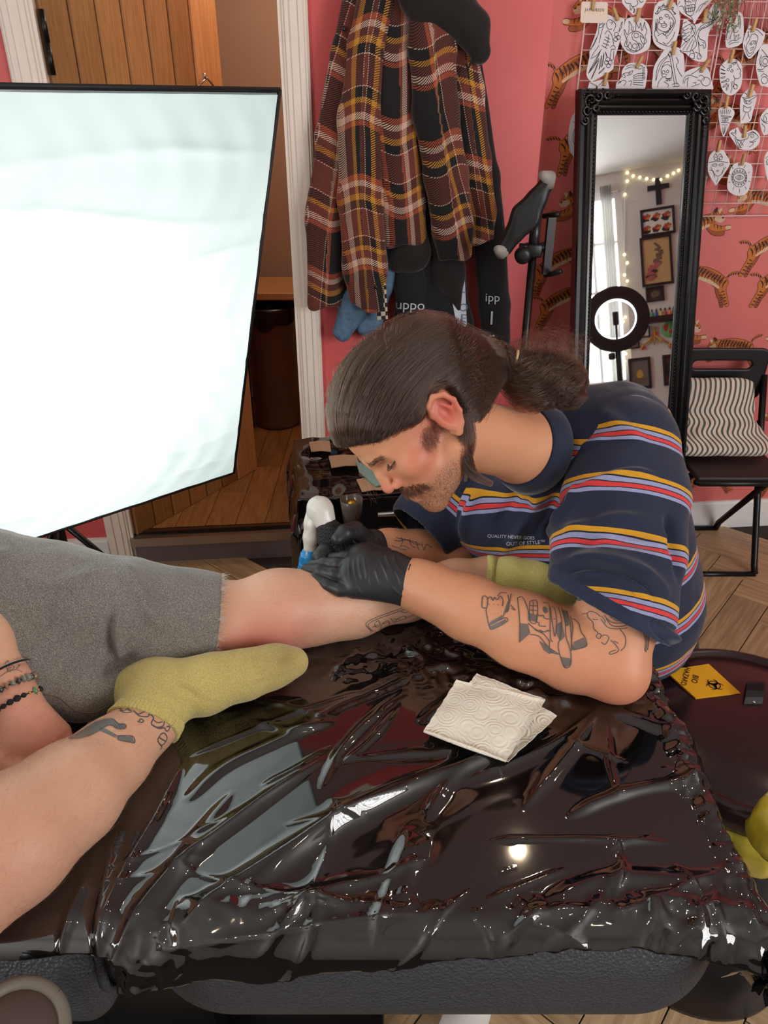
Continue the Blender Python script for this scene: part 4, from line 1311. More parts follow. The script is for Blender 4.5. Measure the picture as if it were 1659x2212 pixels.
bp = node(m, 'ShaderNodeBump'); bp.inputs['Strength'].default_value = .7; bp.inputs['Distance'].default_value = .0012; lnk(m, v1.outputs['Distance'], bp.inputs['Height']); lnk(m, bp.outputs[0], bsdf(m).inputs['Normal'])
M['sock_far'] = m.copy(); M['sock_far'].name = 'lightened_lime_sock_knit'  # lime copy of the sock, lightened in colour to offset the shade there
for n_ in M['sock_far'].node_tree.nodes:
    if n_.type == 'VALTORGB':
        n_.color_ramp.elements[0].color = srgb(244, 240, 160); n_.color_ramp.elements[1].color = srgb(224, 216, 130)
FOOT = [(318, 1562, 1.10, .0405), (333, 1520, 1.128, .0425), (340, 1490, 1.148, .0455), (440, 1481, 1.150, .0425), (530, 1460, 1.168, .0345), (590, 1442, 1.183, .0300), (634, 1431, 1.196, .0230)]
fp_, fr_ = pt(FOOT)
cufC = P(322, 1556, 1.105); cufN = unit(P(300, 1600, 1.085) - P(345, 1500, 1.14))
def sock_d(p):
    d = chain_d(p, fp_, fr_, .02)
    d = smin(d, ell_d(p, P(300, 1490, 1.155), (.043, .036, .036)), .025)
    d = smin(d, ell_d(p, P(612, 1430, 1.185), (.030, .022, .018)), .02)
    d = smin(d, cone_d(p, P(470, 1455, 1.165), P(590, 1428, 1.19), .030, .020), .02)
    d = smin(d, smax(client_d(p) - .003, np.linalg.norm(p - cufC.astype(np.float32), axis=1) - .07, .01), .006)
    cut = (p - cufC.astype(np.float32)) @ cufN.astype(np.float32)
    return smax(d, cut, .003)
kv, kf = nets(sock_d, P(440, 1480, 1.15) - .25, P(440, 1480, 1.15) + .25, .0028)
kv[:, 2] = np.maximum(kv[:, 2], BZ + .002)
kn = vnormals(kv, kf); kb = bvh_of(kv, kf)
for pl, a, w in [([(300, 1470), (350, 1500), (420, 1540)], .003, .006), ([(330, 1450), (400, 1490), (450, 1520)], -.003, .006), ([(540, 1420), (600, 1415), (650, 1420)], -.0015, .004), ([(520, 1480), (580, 1455), (640, 1440)], .002, .005)]:
    kv = crease(kv, kn, kb, pl, a, w)
worn = .8 * np.exp(-((kv - P(620, 1405, 1.17)) ** 2).sum(1) / .05 ** 2) + .5 * np.exp(-((kv - P(330, 1440, 1.13)) ** 2).sum(1) / .06 ** 2) + .4 * np.exp(-((kv - P(520, 1420, 1.15)) ** 2).sum(1) / .05 ** 2)
sock1 = obj('sock', (kv, kf), M['sock'], client, label='worn pale yellow ankle sock on the bent leg', attrs={'worn': np.clip(worn, 0, 1)})
def cuff(c, n, r, nrib, wid, parent, mat, tilt=0):
    s, u, d = frame_of(n)
    parts = []
    for k in range(nrib):
        a = 2 * math.pi * k / nrib
        o = c + (s * math.cos(a) + u * math.sin(a)) * r
        parts.append(tube([o - d * wid / 2, o, o + d * wid / 2], [.0014, .0026, .0014], 5))
    return obj('ribbed_cuff', join(parts), mat, parent, kind='stuff')
def cuff_d(p):
    q = p - f4_(cufC); w_ = q @ f4_(cufN)
    s_, u_, _ = frame_of(cufN); an = np.arctan2(q @ f4_(u_), q @ f4_(s_))
    d = client_d(p) - .0046 - .0009 * np.sin(an * 64)
    return smax(d, np.abs(w_ - .004) - .010, .002).astype(np.float32)
f4_ = lambda a: np.asarray(a, np.float32)
obj('ribbed_cuff', nets(cuff_d, cufC - .065, cufC + .065, .0016, 0), M['sock'], sock1)
SK2 = [(1050, 1247, 1.380, .0365), (1105, 1252, 1.376, .039), (1165, 1262, 1.37, .042), (1215, 1275, 1.37, .040), (1260, 1285, 1.37, .034)]
k2p, k2r = pt(SK2); c2C = P(1058, 1246, 1.380); c2N = unit(k2p[0] - k2p[1])
def sock2_d(p):
    return smax(chain_d(p, k2p, k2r, .02), (p - c2C.astype(np.float32)) @ c2N.astype(np.float32), .003)
kv2, kf2 = nets(sock2_d, P(1170, 1258, 1.37) - .19, P(1170, 1258, 1.37) + .19, .003)
sock2 = obj('sock', (kv2, kf2), M['sock_far'], client, label='lime yellow knitted sock on the straight leg', attrs={'worn': np.zeros(len(kv2))})
cuff(c2C, c2N, .0385, 80, .016, sock2, M['sock_far'])
# body hair on the shins and forearm
rng = np.random.default_rng(5)
M['leg_hair'] = hair_mat('brown_body_hair', (.26, .14, .07, 1), .4)
px_sel = lambda v, c, r: (((v - c) ** 2).sum(1) < r * r)
a1 = px_sel(cv_, P(150, 1716, .93), .20) | px_sel(cv_, P(260, 1600, 1.02), .12)
a2 = px_sel(cv_, P(700, 1310, 1.30), .13) | px_sel(cv_, P(820, 1300, 1.34), .10)
facing = (cn_ * (CAMP - cv_)).sum(1) > 0
up_ok = cv_[:, 2] > BZ + .012
fl1 = unit(P(318, 1600, 1.10) - P(150, 1716, .962)); fl2 = unit(P(880, 1330, 1.378) - P(680, 1313, 1.312))
sh_hide = np.array([shorts_d(cv_.astype(np.float32)) > .004])[0]
sk_hide = sock_d(cv_.astype(np.float32)) > .004
S1 = fuzz(cv_, cn_, a1 & facing & up_ok & sk_hide, 1500, .014, fl1, rng); S2 = fuzz(cv_, cn_, a2 & facing & up_ok & sh_hide, 900, .011, fl2, rng)
strands('leg_hair', np.concatenate([S1, S2]), .00009, .00003, M['leg_hair'], client)
# tattoos on the shin, ankle, calf and wrist
Z8 = lambda x, y: (x * 420 / 1659, 1300 + y * 420 / 1659)     # points read off an enlarged view
ZL = lambda pts: [Z8(*q) for q in pts]
toe = ZL([(580, 1170), (700, 1100), (800, 1030), (900, 1000), (960, 1000), (1010, 1040), (1060, 1045), (1075, 1065), (1060, 1085), (1000, 1085), (960, 1060), (930, 1055), (870, 1080), (830, 1110), (760, 1145), (660, 1170)])
comb1 = ZL([(840, 1080), (880, 1072), (1000, 1140), (985, 1160), (920, 1130), (850, 1100)])
comb2 = ZL([(1005, 1150), (1020, 1145), (1130, 1150), (1145, 1205), (1080, 1195), (1010, 1180)])
lines_ = [ZL(l) for l in ([(1010, 900), (1050, 930), (1090, 915), (1120, 940), (1060, 945), (1020, 925)], [(1140, 930), (1180, 960), (1230, 940), (1270, 950), (1260, 980), (1190, 975), (1160, 950)], [(1080, 880), (1100, 930)],
    [(1280, 960), (1310, 990), (1290, 1040), (1330, 1070), (1390, 1060), (1400, 1010), (1370, 985), (1390, 975), (1410, 1000)], [(1300, 1000), (1340, 1030), (1385, 1025)], [(1300, 1050), (1350, 1080), (1395, 1075)],
    [(1400, 1070), (1420, 1105), (1440, 1090), (1445, 1065), (1420, 1065)], [(1370, 1130), (1400, 1120), (1425, 1160), (1400, 1210), (1370, 1220), (1345, 1180), (1370, 1130)], [(1350, 1200), (1380, 1240), (1365, 1260)], [(1360, 1160), (1410, 1190)],
    [(1185, 1020), (1200, 1000), (1225, 1015), (1210, 1030), (1170, 1022)])]
ink_lines('ankle_tattoo', c_bvh, lines_, 2.6, M['ink'], client, tscale=1.08)
ink_lines('shin_tattoo', c_bvh, [], 2, pbr('tattoo_grey', srgb(108, 112, 110), .5), client, fills=[toe, comb1, comb2], tscale=1.08)
ink_lines('shin_tattoo_lines', c_bvh, [toe + toe[:1], comb2 + comb2[:1], ZL([(980, 1040), (1000, 1080)]), ZL([(1005, 1045), (1025, 1082)]), ZL([(1030, 1048), (1045, 1080)])], 1.6, M['ink'], client, off=.001, tscale=1.08)
Z3 = lambda x, y: (600 + x * 400 / 1659, 1000 + y * 400 / 1659)
Q3 = lambda pts: [Z3(*q) for q in pts]
ink_lines('calf_tattoo', c_bvh, [Q3(l) for l in ([(835, 1510), (815, 1415), (1240, 1255)], [(850, 1510), (835, 1425), (1240, 1275)], [(870, 1430), (900, 1410), (915, 1450), (880, 1470), (865, 1440)], [(845, 1470), (900, 1450)], [(925, 1500), (930, 1450), (980, 1410), (1000, 1440), (960, 1470), (930, 1480)],
    [(940, 1440), (990, 1425)], [(1010, 1390), (1040, 1420), (1080, 1390), (1130, 1370), (1150, 1385)], [(1040, 1395), (1100, 1400)], [(1100, 1330), (1150, 1340), (1190, 1310), (1200, 1340)], [(1200, 1290), (1240, 1300), (1250, 1330)], [(1030, 1430), (1150, 1390), (1250, 1340)])], 1.7, M['ink_soft'], client, tscale=1.3)
ink_lines('wrist_tattoo', c_bvh, [ZL(l) for l in ([(0, 640), (60, 600), (140, 580), (190, 600)], [(60, 600), (80, 540), (65, 500)], [(65, 500), (45, 530), (70, 590)], [(80, 600), (120, 560), (100, 545), (80, 590)], [(130, 580), (170, 540), (150, 545)])], 1.3, M['ink_soft'], client, tscale=1.05)

# bracelets
def ring_pts(c, n, r, k, wob=0.0, flat=1.0):
    s, u, d = frame_of(n)
    return [c + (s * math.cos(a) * r + u * math.sin(a) * r * flat + d * wob * math.sin(a * 2 + 1)) for a in np.linspace(0, 2 * math.pi, k, endpoint=False)]
wn = unit(ap_[5] - ap_[3])
wr_r = .0375
bead_me = {}
def bead(mat, r, flat=1.0):
    key = (mat, r, flat)
    if key not in bead_me:
        v, f = lathe([(r * .05, -r * flat), (r * .6, -r * .8 * flat), (r, 0), (r * .6, r * .8 * flat), (r * .05, r * flat)], (0, 0, 0), 9)
        bead_me[key] = make_mesh('bead', v, f, M[mat])
    return bead_me[key]
M['lava'] = pbr('lava_bead', srgb(30, 29, 31), .8, bump=(900, .5)); M['jade'] = pbr('jade_bead', srgb(96, 128, 88), .2, coat=.4); M['goldb'] = pbr('gold_bead', srgb(200, 160, 70), .3, 1)
M['chip_a'] = pbr('stone_chip_grey', srgb(122, 124, 112), .2, coat=.4); M['chip_b'] = pbr('stone_chip_dark', srgb(62, 66, 60), .2, coat=.4); M['chip_c'] = pbr('stone_chip_amber', srgb(150, 112, 80), .2, coat=.4); M['silver'] = pbr('silver', srgb(190, 188, 184), .25, 1)
def beaded(label, c, n, seq, r, k):
    t = thing('bracelet', c, label, 'bracelet')
    pts = ring_pts(c, n, r, k, .003)
    obj('cord', tube(pts + pts[:1], .0012, 5, cap=False), M['black_cloth'], t)
    for i, p in enumerate(pts):
        mt, rd, fl = seq[i % len(seq)]
        q = Vector(p - c).to_track_quat('Z', 'Y').to_euler()
        nxt = pts[(i + 1) % k] - p
        o = inst(bead(mt, rd, fl), 'bead', p, Vector(nxt).to_track_quat('Z', 'Y').to_euler(), parent=t)
        o.rotation_euler.rotate_axis('Y', rng.uniform(-.5, .5) if mt.startswith('chip') else 0)
beaded('lava bead bracelet with green jade and gold spacers on the wrist', P(22, 1523, 1.058), unit(wn + np.array([0, .12, -.25])), [('lava', .0048, 1), ('lava', .0040, 1), ('lava', .0048, 1), ('goldb', .0030, .7), ('jade', .0062, .6), ('goldb', .0030, .7), ('lava', .0040, 1), ('lava', .0052, 1)], .0430, 28)
beaded('bracelet of grey-green stone chips on the wrist', P(12, 1494, 1.060), unit(wn + np.array([0, .1, -.2])), [('chip_a', .0056, .6), ('chip_b', .0060, .5), ('chip_a', .0050, .7), ('chip_c', .0052, .5), ('chip_b', .0054, .7), ('chip_a', .0062, .5)], .0430, 33)
t = thing('bracelet', P(2, 1465, 1.063), 'pale pink cord bracelet with a silver charm above the beads', 'bracelet')
pts = ring_pts(P(2, 1466, 1.063), unit(wn + np.array([.1, .1, 0])), .0415, 40, .002)
obj('cord', tube(pts + pts[:1], .0016, 6, cap=False), pbr('pink_cord', srgb(222, 190, 178), .7), t)
for k in (26, 27, 28, 34): inst(bead('silver', .0042, .8), 'charm', pts[k], parent=t)
t = thing('bracelet', P(-2, 1455, 1.064), 'thin black knotted cord bracelet highest on the wrist', 'bracelet')
pts = ring_pts(P(0, 1458, 1.064), unit(wn + np.array([-.05, .15, -.1])), .0425, 40, .003)
obj('cord', tube(pts + pts[:1], .0018, 6, cap=False), M['black_cloth'], t)
obj('knot', join([tube([pts[30], (pts[30] + pts[31]) / 2, pts[32]], [.002, .0042, .002], 8)]), M['black_cloth'], t)
# ================================================================== tattoo artist
M['skin_artist'] = skin_mat('skin_warm', srgb(213, 154, 117), srgb(200, 102, 86))
artist = thing('person', np.array([.54, 1.34, 0]), 'long-haired person in a striped navy t-shirt and black gloves bending over the bed', 'person')
HO = np.array([.0563, 1.0351, 1.1860])
HA = np.array([[-.6068, -.4731, -.6387], [.3140, -.8809, .3541], [-.7301, .0144, .6831]])     # rows: face forward, head's left, head's up
HA[0] = unit(HA[0]); HA[1] = unit(HA[1] - np.dot(HA[1], HA[0]) * HA[0]); HA[2] = np.cross(HA[0], HA[1])
def hw(f, l, u): return HO + HA[0] * f + HA[1] * l + HA[2] * u
NECKB = P(1135, 965, 1.265)
def torus_arc(pts, r): return pts, [r] * len(pts)
EARL = [(-.001, .0735, -.002), (.004, .0795, .018), (-.001, .085, .032), (-.014, .090, .036), (-.026, .094, .028), (-.030, .094, .012), (-.026, .090, -.006), (-.017, .083, -.020), (-.007, .0765, -.028), (-.002, .073, -.022)]
def skull_d(q):
    d = ell_d(q, (0, 0, .046), (.097, .076, .086))
    d = smin(d, ell_d(q, (.044, 0, .046), (.052, .060, .058)), .02)
    d = smin(d, ell_d(q, (-.045, 0, .022), (.058, .062, .058)), .02)
    return d
def head_local(q):
    d = skull_d(q)
    d = smin(d, ell_d(q, (.046, 0, -.022), (.047, .057, .072)), .022)
    for s in (1, -1):
        d = smin(d, cone_d(q, (.004, s * .050, -.052), (.074, s * .010, -.090), .017, .015), .022)
        d = smin(d, ell_d(q, (.060, s * .044, -.012), (.024, .019, .019)), .018)
    d = smin(d, ell_d(q, (.040, 0, -.070), (.045, .042, .026)), .02)
    d = smin(d, ell_d(q, (.076, 0, -.091), (.015, .018, .015)), .014)
    d = smin(d, ell_d(q, (.082, 0, -.054), (.017, .026, .022)), .014)
    d = smin(d, chain_d(q, [(.080, .040, .028), (.091, .018, .027), (.094, 0, .022), (.091, -.018, .027), (.080, -.040, .028)], [.007, .009, .008, .009, .007], .008), .010)
    for s in (1, -1):
        d = smax(d, -ell_d(q, (.097, s * .031, .012), (.015, .018, .010)), .010)
    d = smin(d, chain_d(q, [(.093, 0, .018), (.100, 0, 0), (.1075, 0, -.021)], [.0062, .0072, .0092], .006), .008)
    for s in (1, -1):
        d = smin(d, ell_d(q, (.0945, s * .0115, -.0255), (.0105, .0062, .0064)), .006)
        d = smin(d, ell_d(q, (.0690, s * .031, .0145), (.0150, .0165, .0130)), .005)
        d = smax(d, -cone_d(q, (.0985, s * .006, -.0335), (.0985, s * .007, -.029), .0026, .002), .003)
    # closed, downcast lids: a fine slit
    for s in (1, -1):
        d = smax(d, -chain_d(q, [(.079, s * .046, .010), (.0845, s * .032, .0055), (.082, s * .018, .009)], [.0006, .0009, .0006], .001), .002)
    # lips
    d = smin(d, chain_d(q, [(.081, .021, -.055), (.091, .008, -.0505), (.093, 0, -.0515), (.091, -.008, -.0505), (.081, -.021, -.055)], [.0028, .0050, .0050, .0050, .0028], .004), .005)
    d = smin(d, chain_d(q, [(.080, .019, -.058), (.089, .008, -.0625), (.0905, 0, -.063), (.089, -.008, -.0625), (.080, -.019, -.058)], [.0028, .0052, .0055, .0052, .0028], .004), .005)
    d = smax(d, -chain_d(q, [(.083, .023, -.0565), (.096, .008, -.0565), (.098, 0, -.057), (.096, -.008, -.0565), (.083, -.023, -.0565)], [.0009, .0014, .0014, .0014, .0009], .001), .002)
    # ears: helix, lobe, bowl
    for s in (1, -1):
        E_ = [np.array([f, l * s, u]) for f, l, u in EARL]
        e = ell_d(q, (-.012, s * .0815, .004), (.018, .0065, .031))
        e = smax(e, -ell_d(q, (-.011, s * .0905, .005), (.0105, .0085, .0185)), .004)
        e = smin(e, chain_d(q, E_, [.0030, .0036, .0040, .0042, .0040, .0038, .0038, .0045, .0060, .0040], .003), .004)
        e = smin(e, chain_d(q, [(-.016, s * .0865, .020), (-.021, s * .0880, .006), (-.016, s * .083, -.008), (-.008, s * .077, -.013)], [.0022, .0028, .0026, .0020], .002), .004)
        e = smin(e, ell_d(q, (.001, s * .0745, -.002), (.0045, .004, .007)), .004)
        d = smin(d, e, .005)
    return d
LA = [(1370, 965, 1.262, .066), (1350, 1180, 1.225, .060), (1330, 1340, 1.198, .059), (1318, 1428, 1.190, .0585)]
FA = [(1318, 1428, 1.190, .0585), (1240, 1405, 1.203, .0610), (1130, 1362, 1.222, .0585), (1010, 1312, 1.250, .0500), (935, 1278, 1.272, .0410), (893, 1261, 1.286, .0365), (850, 1245, 1.294, .030)]
RA = [(1010, 1010, 1.53, .060), (985, 1120, 1.53, .055), (1060, 1215, 1.55, .050), (985, 1205, 1.51, .044), (900, 1190, 1.475, .037), (840, 1182, 1.455, .031), (800, 1180, 1.445, .027)]
la, lar = pt(LA); fa, far_ = pt(FA); ra_, rar = pt(RA)
TOR = [(1180, 985, 1.345, .085), (1265, 1060, 1.41, .125), (1300, 1180, 1.48, .150), (1325, 1310, 1.56, .140), (1330, 1370, 1.60, .120)]
tp_, tr_ = pt(TOR)
def body_d(p):
    d = chain_d(p, tp_, [r - .028 for r in tr_], .05)
    d = smin(d, cone_d(p, tp_[0], la[0], .050, .058), .03)
    d = smin(d, cone_d(p, tp_[1], ra_[0], .060, .050), .03)
    n0 = hw(-.022, 0, -.045)
    d = smin(d, cone_d(p, n0, NECKB, .054, .060), .03)
    d = smin(d, cone_d(p, NECKB, tp_[0], .060, .058), .03)
    # arms
    a = chain_d(p, la, lar, .03)
    b = chain_d(p, fa, far_, .03)
    b = smin(b, ell_d(p, P(1338, 1462, 1.183), (.042, .042, .040)), .025)
    a = smin(a, b, .012)
    r = chain_d(p, ra_, rar, .03)
    d = smin(d, a, .02); d = smin(d, r, .02)
    # head, only near it
    dh = np.linalg.norm(p - HO.astype(np.float32), axis=1)
    k = dh < .24
    h = dh - .13
    if k.any():
        q = ((p[k] - HO.astype(np.float32)) @ HA.T.astype(np.float32))
        h = h.astype(np.float32); h[k] = head_local(q)
    return smin(d, h, .018)
av, af = nets(body_d, (-.12, .86, .48), (.80, 1.62, 1.40), .0026)
an_ = vnormals(av, af)
ql = (av - HO) @ HA.T
ishead = np.linalg.norm(av - HO, axis=1) < .16
f_, l_, u_ = ql[:, 0], ql[:, 1], ql[:, 2]
gs = lambda c, r: np.exp(-((ql - np.array(c)) ** 2).sum(1) / r ** 2) * ishead
flush = 1.0 * gs((-.016, .084, .008), .030) + .55 * gs((.060, .050, -.018), .030) + .55 * gs((.112, 0, -.022), .016) + .35 * gs((.092, .02, -.03), .015) + .7 * gs((.088, 0, -.058), .010) + .3 * gs((.03, .062, .0), .03)
flush += .45 * np.exp(-((av - P(1330, 1490, 1.18)) ** 2).sum(1) / .06 ** 2) + .15 * np.exp(-((av - P(1180, 1450, 1.2)) ** 2).sum(1) / .08 ** 2)
st_ = np.clip((-.040 - u_) / .022, 0, 1) * np.clip((f_ - .005) / .03, 0, 1) * ishead
st_ = np.maximum(st_, np.clip(1 - np.abs(u_ + .040) / .009, 0, 1) * (f_ > .074) * (np.abs(l_) < .032) * ishead)
st_ = np.maximum(st_, .9 * gs((.020, .070, -.012), .016)) * .85
lip = ((np.abs(u_ + .0570) < .011) & (f_ > .082) & (np.abs(l_) < .02))
st_ = np.where(lip & (u_ < -.051), st_ * .2, st_)
abody = obj('body', (av, af), M['skin_artist'], artist, attrs={'flush': np.clip(flush, 0, .9), 'stubble': np.clip(st_, 0, .95)})
a_bvh = bvh_of(av, af)

# ------------------------------------------------ hair
M['hair_core'] = pbr('dark_brown_hair_mass', srgb(44, 30, 24), .5)
M['hair'] = hair_mat('brown_hair', (.030, .014, .008, 1), .20)
TIE = P(1072, 782, 1.150)
TIEL = (TIE - HO) @ HA.T
HP = np.array([(.20, .074), (.115, .074), (.098, .066), (.078, .050), (.045, .037), (.020, .024), (.006, .030), (-.012, .047), (-.034, .044), (-.043, .020), (-.040, -.020), (-.044, -.055), (-.065, -.075), (-.20, -.08), (-.20, .30), (.20, .30)])
def poly_sd(x, y, poly):
    d = np.full(len(x), 9.0); ins = np.zeros(len(x), bool)
    p = np.stack([x, y], 1)
    for i in range(len(poly)):
        a, b = poly[i], poly[(i + 1) % len(poly)]
        dd_, _ = seg_dist2(p, a, b); d = np.minimum(d, dd_)
        c = ((a[1] <= y) != (b[1] <= y)) & (x < (b[0] - a[0]) * (y - a[1]) / (b[1] - a[1] + 1e-12) + a[0])
        ins ^= c
    return np.where(ins, -d, d)
def hair_l(q):
    d = skull_d(q) - .0135
    d = smin(d, cone_d(q, (-.075, 0, .045), TIEL, .068, .020), .04)
    d = smax(d, poly_sd(q[:, 0].astype(float), q[:, 2].astype(float), HP), .010)
    d = smin(d, cone_d(q, (-.085, TIEL[1] * .5, .035), TIEL, .050, .019), .03)
    d = smin(d, smax(cone_d(q, (-.050, TIEL[1] * .25, -.022), TIEL, .056, .019), q[:, 0] + .038, .01), .03)
    return d
def hair_d(p):
    return hair_l((p - HO.astype(np.float32)) @ HA.T.astype(np.float32))
hv, hf = nets(hair_d, HO - .24, HO + .24, .003)
hn = vnormals(hv, hf)
hair = obj('hair', (hv, hf), M['hair_core'], artist, label='long brown hair tied back in a messy bun')
h_bvh = bvh_of(hv, hf)
rng = np.random.default_rng(9)
qh = (hv - HO) @ HA.T
toT = unit(TIEL - np.array([0, 0, .046]))
def flow_strands(roots, k=16, off=(.0004, .0028), wild=0.0):
    n = len(roots)
    C0 = HO - HA[2] * .010
    r0 = roots - C0; ln0 = np.linalg.norm(r0, axis=1); d0 = r0 / ln0[:, None]
    tv = TIE - C0; lt = np.linalg.norm(tv); dt = tv / lt
    om = np.arccos(np.clip(d0 @ dt, -1, .9999))
    jit = rng.normal(0, .004, (n, 3))
    offs = rng.uniform(off[0], off[1], n)
    out = []
    for s in np.linspace(0, 1, k):
        e = s
        w0 = np.sin((1 - e) * om) / np.sin(om); w1 = np.sin(e * om) / np.sin(om)
        d = w0[:, None] * d0 + w1[:, None] * dt
        r = ln0 * (1 - e) + lt * e
        p = C0 + d * r[:, None] + jit * math.sin(s * math.pi) 
        q = np.empty_like(p)
        for i in range(n):
            h = h_bvh.find_nearest(Vector(p[i]))
            q[i] = np.array(h[0]) + np.array(h[1]) * (offs[i] + wild * math.sin(s * 3.1) * abs(jit[i, 0]) * 60)
        out.append(q)
    return np.stack(out, 1)
front = np.where((qh[:, 0] > -.06) | (qh[:, 2] < .0))[0]
edge = np.where((np.abs(poly_sd(qh[:, 0], qh[:, 2], HP)) < .014) & (qh[:, 0] > -.05))[0]
roots = np.concatenate([hv[rng.choice(edge, 2600)], hv[rng.choice(front, 4200)]]) + rng.normal(0, .001, (6800, 3))
strands('head_hair', flow_strands(roots), .00024, .00020, M['hair'], hair)
# flyaways
ro = hv[rng.choice(front, 260)]
fs = flow_strands(ro, 14, (.002, .008), .004)
strands('flyaway_hair', fs + np.cumsum(rng.normal(0, .0006, fs.shape), 1), .00012, .00008, M['hair'], hair)
# bun / ponytail
def tuft(path, rad, n, curl, k=18, spread=1.0, rng=rng):
    c = spline([P(*q) for q in path], k)
    T = np.gradient(c, axis=0); T /= np.linalg.norm(T, axis=1)[:, None]
    s = np.cross(T, EZ); s /= np.linalg.norm(s, axis=1)[:, None] + 1e-9; u = np.cross(s, T)
    rr_ = np.interp(np.linspace(0, 1, k), np.linspace(0, 1, len(rad)), rad)
    a = rng.uniform(0, 6.28, n); q = np.sqrt(rng.uniform(0, 1, n))
    ph = rng.uniform(0, 6.28, n); fr = rng.uniform(.6, 1.6, n)
    out = []
    for i in range(k):
        t = i / (k - 1)
        aa = a + curl * np.sin(t * 6 * fr + ph); qq = q * (1 + .25 * np.sin(t * 9 * fr + ph))
        out.append(c[i] + rr_[i] * qq[:, None] * (np.cos(aa)[:, None] * s[i] + np.sin(aa)[:, None] * u[i]))
    return np.stack(out, 1)
bun = [tuft([(1060, 785, 1.148), (1110, 788, 1.155), (1170, 795, 1.17), (1225, 812, 1.18), (1258, 842, 1.185)], [.014, .018, .029, .028, .014], 1500, 1.6),
       tuft([(1065, 785, 1.148), (1100, 810, 1.15), (1140, 845, 1.155), (1180, 870, 1.16), (1185, 885, 1.16)], [.012, .022, .030, .018, .006], 900, 1.3),
       tuft([(1080, 784, 1.15), (1130, 808, 1.15), (1190, 826, 1.16), (1230, 850, 1.17), (1200, 872, 1.17)], [.012, .024, .032, .026, .010], 1300, 1.9)]
strands('bun_hair', np.concatenate(bun), .00026, .00016, M['hair'], hair)
def bun_d(p):
    d = chain_d(p, [P(1065, 783, 1.15), P(1120, 792, 1.158), P(1185, 808, 1.172), P(1232, 828, 1.182)], [.013, .021, .028, .017], .02)
    return d + .004 * value_noise(p, 55, 2).astype(np.float32)
bv_, bf_ = nets(bun_d, P(1150, 805, 1.16) - .14, P(1150, 805, 1.16) + .14, .004)
obj('bun_core', (bv_, bf_), M['hair_core'], hair)
fly = tuft([(1090, 775, 1.15), (1140, 755, 1.16), (1200, 750, 1.17), (1250, 780, 1.18)], [.012, .028, .036, .036], 160, 2.4)
strands('flyaway_hair', fly, .00012, .00007, M['hair'], hair)
# loose lock behind the ear and side whiskers
lock = tuft([(995, 895, 1.055), (1003, 940, 1.062), (1006, 985, 1.072), (1022, 1025, 1.085), (1062, 1046, 1.10)], [.010, .011, .010, .007, .004], 420, .4)
strands('loose_lock', lock, .00022, .00012, M['hair'], hair)
lk2 = tuft([(985, 850, 1.05), (1010, 890, 1.06), (1020, 950, 1.075), (1012, 1000, 1.08), (1005, 1040, 1.085)], [.007, .007, .006, .004, .002], 150, .5)
strands('loose_lock', lk2, .0002, .0001, M['hair'], hair)
front_lock = tuft([(772, 985, 1.03), (785, 1030, 1.03), (800, 1065, 1.035), (812, 1085, 1.04)], [.003, .004, .007, .012], 7, .4)
strands('flyaway_hair', front_lock, .00012, .00008, M['hair'], hair)
M['lash'] = pbr('dark_brow_hair', srgb(66, 46, 36), .6)
def face_hair(sel, n, L, flow, lift, r, nm, jit=.35, mt=None):
    return strands(nm, fuzz(av, an_, sel, n, L, flow, rng, lift, 5, jit), r, r * .4, mt or M['hair'], artist)
mus = ishead & (np.abs(u_ + .0405 + .30 * np.maximum(np.abs(l_) - .010, 0)) < .0078) & (f_ > .060) & (np.abs(l_) < .040)
face_hair(mus, 1300, .011, HA[1] * 0 - HA[2] * .9 + HA[0] * .25, .25, .00016, 'moustache')
side = ishead & (np.linalg.norm(ql - np.array([.022, .070, -.006]), axis=1) < .019)
face_hair(side, 420, .014, HA[0] * .5 - HA[2] * .8, .5, .00014, 'side_whiskers', .6)
jaw_s = ishead & (st_ > .35) & (u_ < -.05)
face_hair(jaw_s, 1600, .0045, -HA[2] + HA[0] * .2, .5, .00012, 'stubble')
brow = ishead & (np.abs(u_ - (.027 + .05 * (np.abs(l_) - .03) * 0)) < .0045) & (f_ > .070) & (np.abs(l_) > .008) & (np.abs(l_) < .046)
face_hair(brow & (l_ > 0), 210, .0065, HA[1] * .9 + HA[2] * .1 - HA[0] * .3, .06, .00018, 'eyebrow', .12, M['lash'])
face_hair(brow & (l_ < 0), 140, .0065, -HA[1] * .9 + HA[2] * .1 - HA[0] * .3, .06, .00018, 'eyebrow', .12, M['lash'])
for s in (1, -1):
    n = 46
    tt = np.linspace(0, 1, n)
    b0 = np.stack([hw(*( np.array([.079, s * .046, .010]) * (1 - t) ** 2 + 2 * np.array([.0975, s * .032, .003]) * t * (1 - t) + np.array([.082, s * .018, .009]) * t * t)) for t in tt])
    obj('lash_line', tube(b0, .0007, 5), M['lash'], artist)
    L = .0075
    strands('eyelashes', np.stack([b0 + (HA[0] * .8 * a - HA[2] * (.8 * a - .5 * a * a)) * L + rng.normal(0, .0003, (n, 3)) for a in (0, .4, .7, 1)], 1), .00026, .00006, M['lash'], artist)
